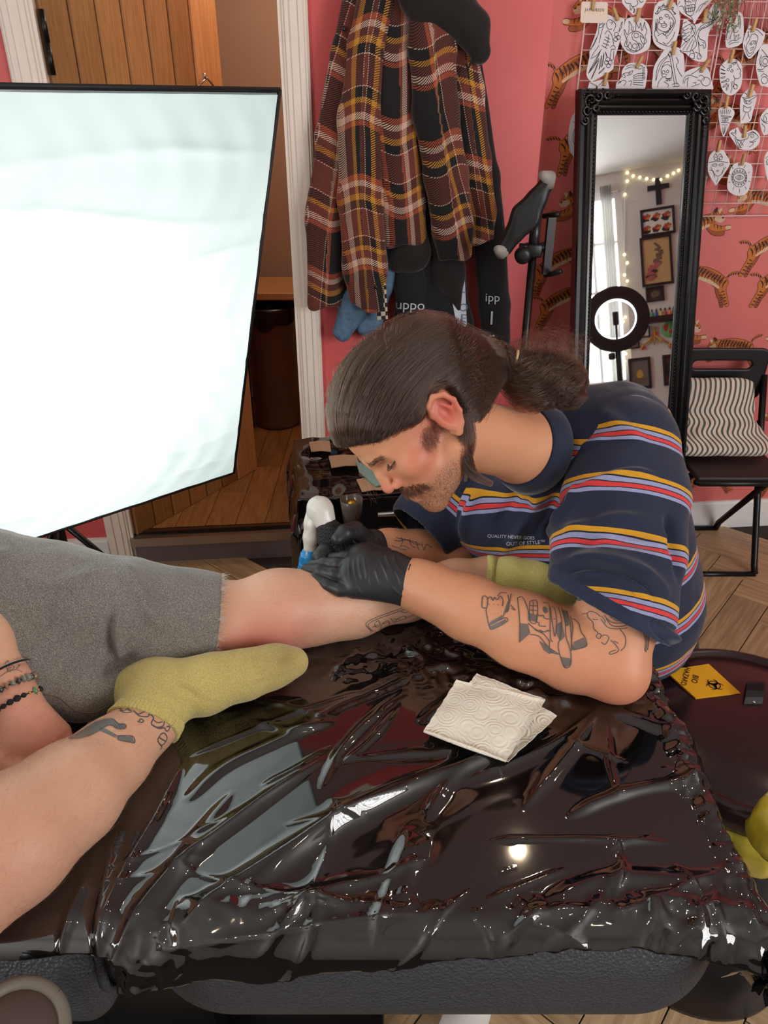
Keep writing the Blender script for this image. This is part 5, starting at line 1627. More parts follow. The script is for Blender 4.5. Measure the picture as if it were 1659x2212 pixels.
# hair ties
M['elastic'] = pbr('beige_elastic', srgb(206, 176, 132), .8, bump=(700, .4))
td = unit(P(1110, 788, 1.155) - P(1040, 778, 1.14))
s_a, u_a, d_a = frame_of(td)
ht = thing('hair_tie', TIE, 'beige elastic hair tie around the ponytail', 'hair tie')
for k in range(4):
    c = TIE + d_a * (.0042 * (k - 1.5))
    obj('elastic_loop', tube([c + (s_a * math.cos(a) + u_a * math.sin(a)) * (.0268 + .0008 * (k % 2)) for a in np.linspace(0, 2 * math.pi, 28)], .0024, 6, cap=False), M['elastic'], ht)
c2 = P(1112, 783, 1.150)
obj('hair_tie', tube([c2 + (s_a * math.cos(a) * .8 + u_a * math.sin(a) + d_a * .3 * math.cos(a)) * .018 for a in np.linspace(0, 2 * math.pi, 24)], .0026, 6, cap=False), M['elastic'], label='second beige elastic half hidden in the bun', cat='hair tie')

# ------------------------------------------------ striped t-shirt
TS = [(1180, 985, 1.350, .088), (1265, 1055, 1.415, .138), (1290, 1170, 1.475, .168), (1322, 1300, 1.545, .166), (1322, 1390, 1.585, .138)]
ts_, tsr = pt(TS)
SLV = [(1352, 960, 1.275, .085), (1348, 1080, 1.245, .098), (1332, 1190, 1.225, .102), (1318, 1300, 1.205, .096), (1318, 1420, 1.188, .092)]
sl_, slr = pt(SLV)
RSL = [(1030, 1005, 1.50, .085), (985, 1065, 1.505, .088), (930, 1125, 1.49, .072), (880, 1175, 1.475, .062)]
rs_, rsr = pt(RSL)
cfC = P(1303, 1318, 1.205); cfN = unit(-.47 * np.array([1, 0, 0]) - .86 * np.array([0, SP, CP]) + .05 * np.array([0, CP, -SP]))
rcC = P(903, 1150, 1.485); rcN = unit(rs_[3] - rs_[1])
f4 = lambda a: np.asarray(a, np.float32)
def sleeve_parts(p):
    a = chain_d(p, sl_, slr, .03)
    ca_ = (p - f4(cfC)) @ f4(cfN)
    a = smax(a, ca_, .006)
    a = np.maximum(a, -np.maximum(chain_d(p, sl_, [r - .007 for r in slr], .03), -(ca_ + .06)))
    b = chain_d(p, rs_, rsr, .03)
    cb_ = (p - f4(rcC)) @ f4(rcN)
    b = smax(b, cb_, .006)
    b = np.maximum(b, -np.maximum(chain_d(p, rs_, [r - .007 for r in rsr], .03), -(cb_ + .05)))
    return a, b
def torso_d(p):
    d = chain_d(p, ts_, tsr, .06)
    d = smin(d, ell_d(p, P(1120, 1110, 1.45), (.130, .108, .105)), .05)      # chest
    d = smin(d, ell_d(p, P(1150, 1200, 1.535), (.14, .10, .10)), .05)        # belly
    d = smin(d, cone_d(p, ts_[0], sl_[0], .080, .080), .04)
    d = smin(d, cone_d(p, ts_[1], rs_[0], .09, .075), .04)
    d = smin(d, cone_d(p, P(1245, 930, 1.33), P(1340, 915, 1.33), .075, .075), .05)   # upper back hump
    hz = (P(1410, 1428, 1.53)[2] - p[:, 2])
    d = smax(d, hz + .0, .01)
    nk = cone_d(p, hw(-.022, 0, -.045), NECKB + (NECKB - hw(-.022, 0, -.045)) * .12, .066, .066)
    return smax(d, -nk, .01)
def shirt_d(p):
    t = torso_d(p); a, b = sleeve_parts(p)
    return smin(smin(t, a, .018), b, .018)
tv_, tf_ = nets(shirt_d, (.0, .80, .44), (.84, 1.66, 1.26), .0036)
tn = vnormals(tv_, tf_); t_b = bvh_of(tv_, tf_)
for pl, a_, w in [  # folds
    ([(1195, 1000), (1160, 1080), (1120, 1150), (1060, 1215)], .010, .012), ([(1225, 1010), (1190, 1090), (1150, 1170)], -.009, .010), ([(1245, 1040), (1215, 1110), (1185, 1180)], .008, .010),
    ([(1150, 990), (1110, 1070), (1070, 1140)], -.007, .012), ([(1180, 1195), (1250, 1140), (1330, 1120), (1440, 1130)], .008, .012), ([(1180, 1215), (1270, 1170), (1380, 1170), (1470, 1190)], -.010, .012),
    ([(1185, 1240), (1280, 1205), (1370, 1225), (1450, 1290)], .012, .013), ([(1200, 1262), (1290, 1238), (1370, 1265), (1420, 1310)], -.008, .010), ([(1240, 1062), (1290, 1040), (1360, 1020), (1425, 1030)], .006, .008),
    ([(1180, 1175), (1190, 1120), (1225, 1065)], -.014, .010), ([(1290, 880), (1340, 920), (1400, 960)], .005, .014), ([(1440, 1100), (1465, 1180), (1470, 1260)], -.010, .014), ([(1420, 1330), (1440, 1370), (1480, 1400)], -.01, .012),
    ([(870, 1080), (900, 1130), (950, 1170)], .005, .010), ([(1040, 1060), (1010, 1110), (1000, 1170)], .006, .014), ([(1260, 1290), (1330, 1300), (1390, 1340)], .006, .010), ([(1215, 1000), (1265, 960), (1330, 930)], .003, .008)]:
    tv_ = crease(tv_, tn, t_b, pl, a_ * 1.9, w * .85)
tv_ = tv_ + tn * (.0022 * value_noise(tv_, 17, 6) + .0010 * value_noise(tv_, 45, 7))[:, None]
p32 = tv_.astype(np.float32)
td_ = torso_d(p32); sa_, sb2 = sleeve_parts(p32)
issl = np.clip((td_ - sa_) / .004 + .5, 0, 1); issr = np.clip((td_ - sb2) / .004 + .5, 0, 1)
seam = np.exp(-(np.minimum(np.abs(td_ - sa_), np.abs(td_ - sb2)) / .0028) ** 2)
tv_ = tv_ - tn * (.0018 * seam)[:, None]
axT = unit(ts_[3] - ts_[0]); axT = unit(axT + np.array([.12, .1, -.55]) + .4 * np.array([-.57, -.82, 0]))
cT = (tv_ - ts_[0]) @ axT + .004 * np.sin((tv_ @ np.array([9., 7, 3])) * 2)
axS = unit(sl_[3] - sl_[0]); cS = (tv_ - sl_[0]) @ axS
axR = unit(rs_[3] - rs_[0]); cR = (tv_ - rs_[0]) @ axR
cSl = np.where(issr > issl, cR, cS)
# two smooth coordinates plus a mask, so bands meet crisply at the seam
m = M['tee'] = pbr('striped_navy_jersey', srgb(28, 36, 58), .92, sheen=.25)
def band(m, co, period, phase):
    fr = mathn(m, 'FRACT', mathn(m, 'ADD', mathn(m, 'DIVIDE', co, period), phase))
    nv_, bk, gd, li, rd = srgb(28, 36, 58), srgb(20, 22, 34), srgb(206, 148, 30), srgb(146, 150, 186), srgb(206, 56, 58)
    return ramp(m, fr, [(0.0, nv_), (.60, gd), (.678, bk), (.702, li), (.772, bk), (.788, rd), (.858, bk), (.874, li), (.932, nv_)])
A1, A2, A3 = attr(m, 'along_torso'), attr(m, 'along_sleeve'), attr(m, 'is_sleeve')
b1 = band(m, A1.outputs['Fac'], .098, .17); b2 = band(m, A2.outputs['Fac'], .092, .62)
msk = mathn(m, 'GREATER_THAN', A3.outputs['Fac'], .5)
col = mixc(m, msk, b1, b2)
col = mixc(m, mathn(m, 'GREATER_THAN', attr(m, 'plain').outputs['Fac'], .5), col, srgb(33, 42, 66))
tc = node(m, 'ShaderNodeTexCoord'); nz = node(m, 'ShaderNodeTexNoise'); nz.inputs['Scale'].default_value = 700; nz.inputs['Detail'].default_value = 2; lnk(m, tc.outputs['Object'], nz.inputs[0])
vm = node(m, 'ShaderNodeVectorMath', operation='SCALE'); lnk(m, col, vm.inputs[0]); lnk(m, mathn(m, 'MULTIPLY_ADD', nz.outputs[0], .7, .65), vm.inputs['Scale']); lnk(m, vm.outputs[0], bsdf(m).inputs['Base Color'])
bp = node(m, 'ShaderNodeBump'); bp.inputs['Strength'].default_value = .25; bp.inputs['Distance'].default_value = .001; lnk(m, nz.outputs[0], bp.inputs['Height']); lnk(m, bp.outputs[0], bsdf(m).inputs['Normal'])
dcu = (tv_ - cfC) @ cfN
plain = np.clip((.022 - np.abs(dcu)) / .004 + .5, 0, 1) * (issl > .4) * (np.linalg.norm(tv_ - cfC, axis=1) < .16)
tee = obj('t_shirt', (tv_, tf_), m, artist, attrs={'along_torso': cT, 'along_sleeve': cSl, 'is_sleeve': np.maximum(issl, issr), 'plain': plain})
tee_bvh = bvh_of(tv_, tf_)
M['navy_rib'] = pbr('navy_ribbing', srgb(30, 38, 62), .9, sheen=.3, bump=(500, .3))
nax = unit(NECKB - hw(-.022, 0, -.045)); s_, u2_, d_ = frame_of(nax)
cc = NECKB - nax * .002
ring_ = [cc + (s_ * math.cos(a) + u2_ * math.sin(a)) * .0705 for a in np.linspace(0, 2 * math.pi, 60)]
V, Fc = [], []
for i in range(60):
    a = 2 * math.pi * i / 60
    rd_ = s_ * math.cos(a) + u2_ * math.sin(a)
    for (r, z) in ((.0635, -.016), (.0665, -.019), (.0700, -.014), (.0765, .004), (.0820, .020), (.0760, .026), (.0660, .010)):
        V.append(cc + rd_ * r + nax * z)
for i in range(60):
    for k in range(7):
        Fc.append([i * 7 + k, i * 7 + (k + 1) % 7, ((i + 1) % 60) * 7 + (k + 1) % 7, ((i + 1) % 60) * 7 + k])
obj('collar', (np.array(V), Fc), M['navy_rib'], tee)
M['print_white'] = pbr('white_print', srgb(200, 202, 214), .8)
for body, x, y, sz, an in (('SINCE 1873', 1112, 1128, 9, -.08), ('THE ORIGINAL', 1100, 1145, 7, -.05), ('QUALITY NEVER GOES', 1104, 1160, 10, .05), ('OUT OF STYLE\u2122', 1136, 1173, 11, -.05), ('.  .  .  .  .', 1120, 1188, 12, .02)):
    if body.startswith('SINCE') or body.startswith('THE'): continue
    decal_text(tee_bvh, body, x, y, sz, an, M['print_white'], tee)

# ------------------------------------------------ trousers, shoes, stool
M['trouser'] = pbr('dark_trousers', srgb(30, 32, 40), .9, sheen=.2)
PEL = np.array([.55, 1.36, .50])
def trou_d(p):
    d = ell_d(p, PEL, (.17, .16, .155))
    d = smin(d, chain_d(p, [PEL + np.array([-.05, -.06, -.02]), np.array([.32, 1.02, .475]), np.array([.24, .93, .12])], [.10, .072, .056], .03), .04)
    d = smin(d, chain_d(p, [PEL + np.array([-.10, .06, -.02]), np.array([.12, 1.40, .48]), np.array([.06, 1.36, .12])], [.10, .072, .056], .03), .04)
    return d
obj('trousers', nets(trou_d, (-.05, .80, .06), (.80, 1.60, .70), .008), M['trouser'], artist)
M['shoe_white'] = pbr('white_leather_shoe', srgb(225, 222, 216), .5)
for i, (x, y, an) in enumerate(((.17, .815, -1.95), (.03, 1.30, -2.2))):
    fx = np.array([math.cos(an), math.sin(an), 0]); fy = np.array([-fx[1], fx[0], 0]); c = np.array([x, y, 0])
    sh_ = thing('shoe', c, ('white lace-up shoe under the near edge of the bed', 'white lace-up shoe beside the far side of the bed')[i], 'shoe')
    def shoe_d(p, c=c, fx=fx, fy=fy):
        d = cone_d(p, c - fx * .07 + EZ * .06, c + fx * .07 + EZ * .045, .045, .042)
        d = smin(d, cone_d(p, c + fx * .07 + EZ * .045, c + fx * .13 + EZ * .038, .042, .034), .02)
        d = smin(d, cone_d(p, c - fx * .06 + EZ * .07, c - fx * .05 + EZ * .12, .042, .045), .02)
        return smax(d, (.018 - p[:, 2]), .003)
    obj('upper', nets(shoe_d, c - np.array([.2, .2, 0.0]), c + np.array([.2, .2, .2]), .005), M['shoe_white'], sh_)
    sol_ = [(math.cos(a) * (.125 if math.cos(a) > 0 else .110) + .03, math.sin(a) * (.044 if math.cos(a) > 0 else .038)) for a in np.linspace(0, 2 * math.pi, 30, endpoint=False)]
    obj('sole', prism(sol_, c + EZ * .003, fx, fy, EZ, .022), M['white_plain'], sh_, smooth=False)
    for k in range(5):
        q = c + fx * (-.005 + .018 * k) + EZ * (.103 - .006 * k)
        obj('lace', tube([q - fy * .022 - EZ * .008, q, q + fy * .022 - EZ * .008 + fx * .008], .0028, 6), M['white_plain'], sh_)
sto = thing('stool', np.array([.56, 1.40, 0]), 'round black stool under the seated person', 'stool')
obj('seat', lathe([(.02, .375), (.17, .375), (.18, .385), (.18, .40), (.165, .415), (.02, .418)], (.56, 1.40, -.02), 36), M['leather'], sto)
obj('column', lathe([(.025, .06), (.025, .36)], (.56, 1.40, 0), 14), M['chrome'], sto)
for k in range(5):
    a = k * 1.257
    obj('foot', tube([(.56, 1.40, .07), (.56 + .24 * math.cos(a), 1.40 + .24 * math.sin(a), .04)], [.02, .014], 8), M['black_plastic'], sto)

# ------------------------------------------------ gloves
M['glove'] = pbr('black_nitrile_glove', srgb(42, 43, 45), .42, spec=.45, bump=(260, .06))
def hand_mesh(palm, fingers, extra, cuffC, cuffN, h=.0018, k=.012):
    def fn(p):
        d = None
        for a, b, r0, r1 in palm:
            e = cone_d(p, P(*a), P(*b), r0, r1); d = e if d is None else smin(d, e, k)
        for c_, r_ in extra: d = smin(d, ell_d(p, P(*c_), r_), .010)
        for pts, rad in fingers:
            d = smin(d, chain_d(p, [P(*q) for q in pts], rad, .004), .0030)
        if cuffC is not None: d = smax(d, (p - f4(cuffC)) @ f4(cuffN), .003)
        return d
    allp = np.array([P(*q) for a, b, *_ in palm for q in (a, b)] + [P(*q) for pts, _ in fingers for q in pts])
    return nets(fn, allp.min(0) - .06, allp.max(0) + .06, h), fn
WR = (893, 1261, 1.286)
palmL = [(WR, (778, 1206, 1.305), .0365, .0235), (WR, (762, 1226, 1.288), .0375, .0225), (WR, (755, 1248, 1.276), .0375, .0215), (WR, (766, 1268, 1.268), .0360, .0205), ((905, 1265, 1.284), WR, .0395, .0385), ((840, 1240, 1.292), (800, 1232, 1.290), .042, .036)]
fingL = [([(766, 1272, 1.266), (735, 1274, 1.262), (706, 1263, 1.268), (681, 1248, 1.278)], [.0140, .0118, .0106, .0088]),
         ([(755, 1244, 1.276), (722, 1240, 1.276), (690, 1233, 1.285), (662, 1229, 1.296)], [.0135, .0118, .0108, .0092]),
         ([(762, 1224, 1.288), (728, 1218, 1.292), (700, 1217, 1.302), (676, 1220, 1.314)], [.0135, .0115, .0105, .0088]),
         ([(778, 1205, 1.305), (745, 1204, 1.314), (716, 1207, 1.326), (694, 1211, 1.336)], [.0145, .0125, .0110, .0090]),
         ([(830, 1205, 1.318), (795, 1190, 1.325), (765, 1192, 1.336), (742, 1200, 1.345)], [.0200, .0165, .0140, .0110])]
cgC, cgN = P(897, 1262, 1.285), unit(P(935, 1278, 1.272) - P(880, 1255, 1.289))
(gv, gf), gfn = hand_mesh(palmL, fingL, [((785, 1195, 1.306), (.022, .02, .016))], cgC + cgN * .004, cgN)
gn = vnormals(gv, gf); gb = bvh_of(gv, gf)
Z3p = lambda pts: [Z3(*q) for q in pts]
for pl, a_, w in [([(935, 770), (975, 850), (1010, 940)], .0018, .0016), ([(1010, 770), (1045, 860), (1090, 960)], .0018, .0016), ([(905, 850), (960, 960), (1010, 1090)], .0014, .0016), ([(1050, 950), (1090, 1040), (1130, 1150)], .0014, .0015), ([(870, 930), (900, 1030), (950, 1150)], .0012, .0016),
    ([(770, 830), (790, 950), (800, 1060)], .0012, .0015), ([(730, 830), (735, 940), (760, 1060)], .0012, .0014), ([(685, 850), (690, 960), (720, 1100)], .0012, .0014), ([(650, 830), (640, 950), (650, 1080)], .0012, .0013), ([(820, 960), (830, 1060), (870, 1200)], .0010, .0015),
    ([(1190, 820), (1195, 900), (1170, 980)], .0015, .0016), ([(1225, 840), (1210, 960), (1190, 1100)], .0016, .0016), ([(1000, 1080), (1060, 1150), (1140, 1210)], .0012, .0015), ([(700, 1080), (730, 1140), (760, 1190)], .001, .0014), ([(540, 1060), (545, 1110)], .0008, .0012), ([(510, 940), (505, 990)], .0008, .0012), ([(480, 945), (478, 985)], .0008, .0012), ([(560, 850), (556, 890)], .0008, .0012)]:
    gv = crease(gv, gn, gb, Z3p(pl), a_ * 1.5, w)
gl1 = obj('glove', (gv, gf), M['glove'], artist, label='black glove on the hand pressing the shin')
s3, u3, d3 = frame_of(cgN)
rimp = []
for a in np.linspace(0, 2 * math.pi, 48):
    dr = s3 * math.cos(a) + u3 * math.sin(a)
    rimp.append(cgC + cgN * .004 + dr * (.0378 + .0010 * math.sin(3 * a)))
obj('glove_cuff', tube(rimp, .0022, 6, cap=False), M['glove'], gl1)
palmR = [((845, 1183, 1.456), (800, 1185, 1.43), .031, .028), ((800, 1185, 1.43), (765, 1195, 1.405), .029, .024), ((805, 1175, 1.44), (775, 1172, 1.42), .028, .022), ((800, 1200, 1.43), (760, 1212, 1.40), .026, .020)]
fingR = [([(808, 1188, 1.42), (792, 1164, 1.385), (768, 1146, 1.352), (744, 1151, 1.326), (729, 1164, 1.320)], [.0190, .0165, .0165, .0150, .0118]),
         ([(765, 1200, 1.39), (730, 1194, 1.360), (702, 1192, 1.335), (692, 1204, 1.325), (700, 1216, 1.325)], [.0160, .0155, .0150, .0145, .0115]),
         ([(762, 1210, 1.40), (735, 1208, 1.39), (712, 1206, 1.375), (705, 1216, 1.36), (716, 1226, 1.35)], [.0155, .0150, .0142, .0132, .0105]),
         ([(775, 1222, 1.41), (745, 1225, 1.40), (725, 1222, 1.385), (722, 1230, 1.37)], [.0150, .0142, .0130, .0105]),
         ([(790, 1230, 1.42), (765, 1235, 1.41), (748, 1236, 1.40)], [.014, .0125, .0105])]
crC, crN = P(845, 1183, 1.456), unit(P(870, 1186, 1.465) - P(830, 1182, 1.45))
(gv2, gf2), _ = hand_mesh(palmR, fingR, [], crC, crN)
gn2 = vnormals(gv2, gf2); gb2 = bvh_of(gv2, gf2)
for pl, a_, w in [([(745, 640), (800, 690), (860, 720)], .001, .0014), ([(690, 600), (700, 650), (720, 700)], -.0012, .0014), ([(560, 620), (575, 660)], .001, .0012), ([(470, 740), (500, 790), (540, 820)], .001, .0014), ([(410, 760), (430, 810)], .001, .0012)]:
    gv2 = crease(gv2, gn2, gb2, Z3p(pl), a_, w)
obj('glove', (gv2, gf2), M['glove'], artist, label='black glove on the hand holding the tattoo machine')

# ------------------------------------------------ forearm hair and tattoos
far_sel = px_sel(av, P(1000, 1320, 1.24), .13) | px_sel(av, P(1150, 1380, 1.2), .11)
hid = (shirt_d(av.astype(np.float32)) > .003) & (gfn(av.astype(np.float32)) > .003)
fac = (an_ * (CAMP - av)).sum(1) > -.1
flw = unit(P(930, 1330, 1.27) - P(1150, 1400, 1.21))
strands('arm_hair', fuzz(av, an_, far_sel & hid & fac, 1700, .010, flw + np.array([0, -.2, -.5]), rng, .3, 4, .25), .00006, .00002, M['leg_hair'], artist)
fs2 = px_sel(av, P(900, 1190, 1.46), .09)
strands('arm_hair', fuzz(av, an_, fs2 & (an_[:, 2] > -.3), 300, .012, np.array([-.8, -.2, .3]), rng, .8), .0001, .00004, M['leg_hair'], artist)
Z7 = lambda x, y: (1020 + x * 400 / 1659, 1240 + y * 400 / 1659)
Q7 = lambda pts: [Z7(*q) for q in pts]
mill = [Q7(l) for l in (
  [(85, 300), (95, 205), (135, 215), (130, 300), (85, 300)], [(135, 230), (165, 205), (185, 240), (200, 210), (225, 235), (250, 200), (275, 235), (270, 290)], [(130, 300), (125, 340), (150, 460)], [(150, 270), (155, 275)], [(190, 270), (195, 275)], [(230, 275), (235, 280)],
  [(150, 460), (290, 395), (310, 425), (180, 495), (150, 460)], [(280, 380), (290, 345), (320, 330), (335, 250), (350, 180)], [(300, 350), (330, 270), (320, 190)], [(345, 280), (385, 325), (350, 310)], [(225, 200), (260, 170), (310, 175)],
  [(405, 215), (455, 215), (500, 330), (505, 420)], [(405, 215), (425, 430), (425, 610)], [(515, 245), (580, 250), (575, 430), (515, 415), (515, 245)], [(515, 285), (578, 290)], [(515, 325), (578, 330)], [(545, 248), (545, 365)],
  [(580, 350), (605, 380), (635, 370), (650, 400), (690, 405)], [(575, 430), (600, 440), (600, 465), (660, 470)], [(635, 260), (690, 290), (700, 560), (720, 610)], [(700, 290), (735, 310), (755, 420), (740, 560), (715, 420), (700, 300)], [(735, 400), (742, 404), (735, 408), (728, 404), (735, 400)],
  [(500, 440), (560, 490), (620, 520), (690, 510)], [(520, 540), (600, 560), (680, 650), (770, 715)], [(560, 500), (640, 540), (690, 600)], [(600, 500), (650, 520), (680, 500)], [(690, 590), (700, 690), (780, 720)], [(770, 300), (800, 420), (790, 560), (770, 640), (790, 740), (830, 835), (880, 810), (880, 690), (840, 560), (830, 420), (800, 310)],
  [(850, 340), (880, 470), (890, 690)], [(880, 380), (900, 480), (890, 600), (905, 680)], [(900, 400), (950, 440), (975, 520), (1010, 570), (1025, 640), (970, 665), (905, 680)])]
fill7 = [Q7(l) for l in ([(425, 440), (500, 450), (520, 530), (425, 612)], [(515, 355), (578, 365), (575, 430), (518, 415)], [(632, 300), (650, 290), (672, 310), (678, 340), (655, 355), (635, 335)], [(745, 480), (770, 440), (800, 430), (830, 560), (790, 600), (765, 560)], [(790, 740), (885, 760), (880, 812), (830, 838)],
  [(600, 600), (660, 630), (740, 700), (690, 715), (640, 680)], [(910, 610), (1000, 570), (1025, 640), (970, 665), (905, 680)], [(160, 470), (300, 405), (308, 425), (180, 495)], [(800, 320), (850, 330), (870, 460), (840, 470)], [(160, 430), (270, 370), (280, 390), (155, 455)], [(285, 340), (318, 240), (330, 260), (318, 330)])]
ink_lines('forearm_tattoo', a_bvh, mill, 2.0, M['ink'], artist, tscale=1.15, off=.001)
ink_lines('forearm_tattoo_shading', a_bvh, [], 2, pbr('tattoo_shade', srgb(108, 96, 90), .5), artist, fills=fill7, tscale=1.15)
lionl = [Q7(l) for l in ([(985, 360), (1030, 350), (1060, 335), (1110, 350), (1150, 380)], [(1030, 350), (1040, 390), (1080, 430), (1090, 490), (1130, 530)], [(1080, 400), (1100, 410), (1130, 405)], [(1130, 530), (1110, 560), (1140, 580), (1155, 545), (1130, 530)], [(1160, 560), (1190, 545), (1225, 570), (1190, 630), (1155, 610)], [(1160, 380), (1190, 420), (1180, 450)],
  [(1180, 370), (1230, 420), (1290, 440), (1400, 430)], [(1200, 400), (1250, 460), (1330, 470), (1410, 450)], [(1150, 400), (1220, 480), (1330, 490), (1390, 480)], [(1230, 380), (1300, 420), (1360, 410)], [(1320, 490), (1370, 560), (1370, 640), (1330, 690)], [(1240, 590), (1290, 640), (1310, 690), (1240, 720), (1235, 700), (1290, 680)], [(1270, 600), (1310, 620)])]
ink_lines('lion_tattoo', a_bvh, lionl, 1.7, M['ink'], artist, tscale=1.15)
ink_lines('upper_arm_tattoo', a_bvh, [], 2, pbr('tattoo_blue', srgb(74, 84, 92), .5), artist, fills=[Q7(l) for l in ([(800, 120), (850, 130), (940, 200), (990, 235), (880, 250), (850, 275), (825, 255), (850, 190), (800, 160)], [(775, 170), (800, 130), (830, 130), (790, 200)])], tscale=1.15)
ink_lines('elbow_band_tattoo', a_bvh, [Q7(l) for l in ([(1520, 490), (1550, 590), (1545, 690)], [(1540, 495), (1565, 590), (1555, 700)], [(1560, 500), (1580, 580), (1570, 680)])], 2.4, M['ink'], artist, tscale=1.15)
ink_lines('far_arm_tattoo', a_bvh, [Q3(l) for l in ([(1040, 690), (1090, 700), (1150, 690), (1210, 720), (1270, 740)], [(1020, 740), (1080, 760), (1120, 740), (1180, 770)], [(1100, 660), (1120, 700), (1100, 740)], [(1180, 680), (1190, 730), (1230, 760)], [(1290, 710), (1310, 780), (1330, 730), (1380, 760)], [(1060, 670), (1200, 700), (1300, 740)], [(1090, 770), (1150, 780)], [(1240, 700), (1260, 780)])], 1.5, M['ink'], artist, tscale=1.45)
# ================================================================== oak door, hall furniture
hg = WD + ED * (S_L + .012) - ND * .02
dend = np.array([-.605, 3.13, 0]) ; dv = unit((dend - hg) * np.array([1, 1, 0])); dl = np.linalg.norm((dend - hg)[:2])
dn = np.array([dv[1], -dv[0], 0])
door = thing('door_1', hg, kind='structure')
nb_ = 6; stile = .13; pw = (dl - stile) / nb_
for k in range(nb_):
    c = hg + dv * (pw * (k + .5)) + EZ * (HALLZ + .965)
    obj('plank', rbox(c, (pw - .004, .034, 1.93), .004, 1, np.array([dv, dn, EZ])), M['oak_door'], door, smooth=False)
obj('stile', rbox(hg + dv * (dl - stile / 2) + EZ * (HALLZ + .965), (stile, .042, 1.93), .004, 1, np.array([dv, dn, EZ])), M['oak_pale_lit'], door, smooth=False)
for z in (.35, 1.2, 1.72, 1.80):
    obj('hinge', tube([hg + dn * .022 + EZ * (z - .04) , hg + dn * .022 + EZ * (z + .04)], .009, 8), M['black_metal'], door)
hk = [PPL(x, y, hg + dn * .035, dn) for x, y in ((421, 192), (447, 168), (470, 196))]
hkr = [PPL(x, y, hg + dn * .035, dn) for x, y in ((440, 158), (444, 172))]
wh = thing('wall_bracket', hk[1], 'small triangular metal bracket on the oak door stile', 'bracket')
obj('arm', tube(hk, .004, 7), M['chrome'], wh); obj('stem', tube(hkr, .005, 7), M['chrome'], wh)

def hz(px, py, y): # point on a vertical plane y = const
    d = ray(px, py); return CAMP + d * (y / d[1])
TY = 3.72
tb = thing('hall_table', np.array([-.55, TY, HALLZ]), 'narrow wooden topped table with black legs in the hall', 'table')
xl, xr = hz(500, 640, TY)[0], hz(650, 640, TY)[0]; tz = hz(600, 640, TY - .15)[2]
obj('top', rbox(((xl + xr) / 2, TY + .03, tz), (xr - xl + .1, .38, .035), .004, 1), M['oak_pale_lit'], tb, smooth=False)
for x, y in ((hz(541, 900, TY - .13)[0], TY - .13), (xr + .02, TY - .13), (hz(541, 900, TY - .13)[0], TY + .19), (xr + .02, TY + .19)):
    obj('leg', rbox((x, y, (HALLZ + tz) / 2), (.03, .03, tz - HALLZ - .02), .003, 1), M['black_metal'], tb, smooth=False)
bn = thing('waste_bin', np.array([-.555, 3.70, HALLZ]), 'tall brown plastic waste bin with a black liner in the hall', 'bin')
bc = np.array([hz(601, 905, 3.70)[0], 3.70, HALLZ + .002])
btz = hz(600, 668, 3.60)[2] - HALLZ
obj('body', lathe([(.10, 0), (.115, .004), (.118, .02), (.140, btz - .012), (.146, btz - .006), (.146, btz), (.136, btz), (.112, .03), (.10, .03)], bc, 40), pbr('brown_plastic', srgb(112, 86, 74), .4, noise=(6, .08)), bn)
V, Fc = [], []
for i in range(60):
    a = 2 * math.pi * i / 60
    dz = .075 + .018 * math.sin(a * 3) + .012 * math.sin(a * 7 + 1)
    for (r, z) in ((.130, -.05), (.139, .004), (.150, .008), (.154, -.006), (.1525, -dz * .5), (.150 + .003 * math.sin(a * 17), -dz)):
        V.append(bc + np.array([r * math.cos(a), r * math.sin(a), btz + z]))
for i in range(60):
    for k in range(5): Fc.append([i * 6 + k, ((i + 1) % 60) * 6 + k, ((i + 1) % 60) * 6 + k + 1, i * 6 + k + 1])
obj('liner', (np.array(V), Fc), pbr('bin_liner', srgb(24, 18, 20), .25), bn)
hl = bpy.data.lights.new('hall_lamp_light', 'POINT'); hl.energy = 15; hl.color = (1, .84, .66); hl.shadow_soft_size = .1
ho = bpy.data.objects.new('hall_lamp_light', hl); COL.objects.link(ho); ho.location = (-.15, 3.25, 2.36)
lt = thing('hall_lamp', (-.15, 3.25, 2.52), 'round hall ceiling lamp beyond the doorway', 'ceiling light')
obj('shade', lathe([(.02, 0), (.10, -.005), (.12, -.03), (.11, -.04), (.02, -.012)], (-.15, 3.25, 2.515), 30), pbr('lamp_shade_white', srgb(240, 225, 200), .6), lt)

# ================================================================== coats on the wall
M['plaid'] = pbr('plaid_flannel', srgb(112, 52, 40), .95, sheen=.35)
m = M['plaid']
PU, PV = attr(m, 'pu').outputs['Fac'], attr(m, 'pv').outputs['Fac']
K_, BR, OR, MU_, CR = srgb(24, 22, 24), srgb(108, 52, 42), srgb(172, 82, 52), srgb(196, 136, 46), srgb(212, 178, 158)
STP = [(0, K_), (.315, OR), (.345, BR), (.355, CR), (.40, BR), (.46, MU_), (.495, K_), (.56, CR), (.57, BR), (.755, CR), (.765, K_), (.822, MU_), (.865, BR), (.915, CR), (.955, OR)]
cu_ = ramp(m, mathn(m, 'FRACT', mathn(m, 'DIVIDE', PU, .26)), STP); cv2 = ramp(m, mathn(m, 'FRACT', mathn(m, 'DIVIDE', PV, .40)), STP)
tw = mathn(m, 'GREATER_THAN', mathn(m, 'FRACT', mathn(m, 'MULTIPLY', mathn(m, 'SUBTRACT', PU, PV), 165.0)), .5)
lnk(m, mixc(m, tw, cu_, cv2), bsdf(m).inputs['Base Color'])
bp = node(m, 'ShaderNodeBump'); bp.inputs['Strength'].default_value = .3; bp.inputs['Distance'].default_value = .0015; lnk(m, tw, bp.inputs['Height']); lnk(m, bp.outputs[0], bsdf(m).inputs['Normal'])
PXM = 2.30 / FPX
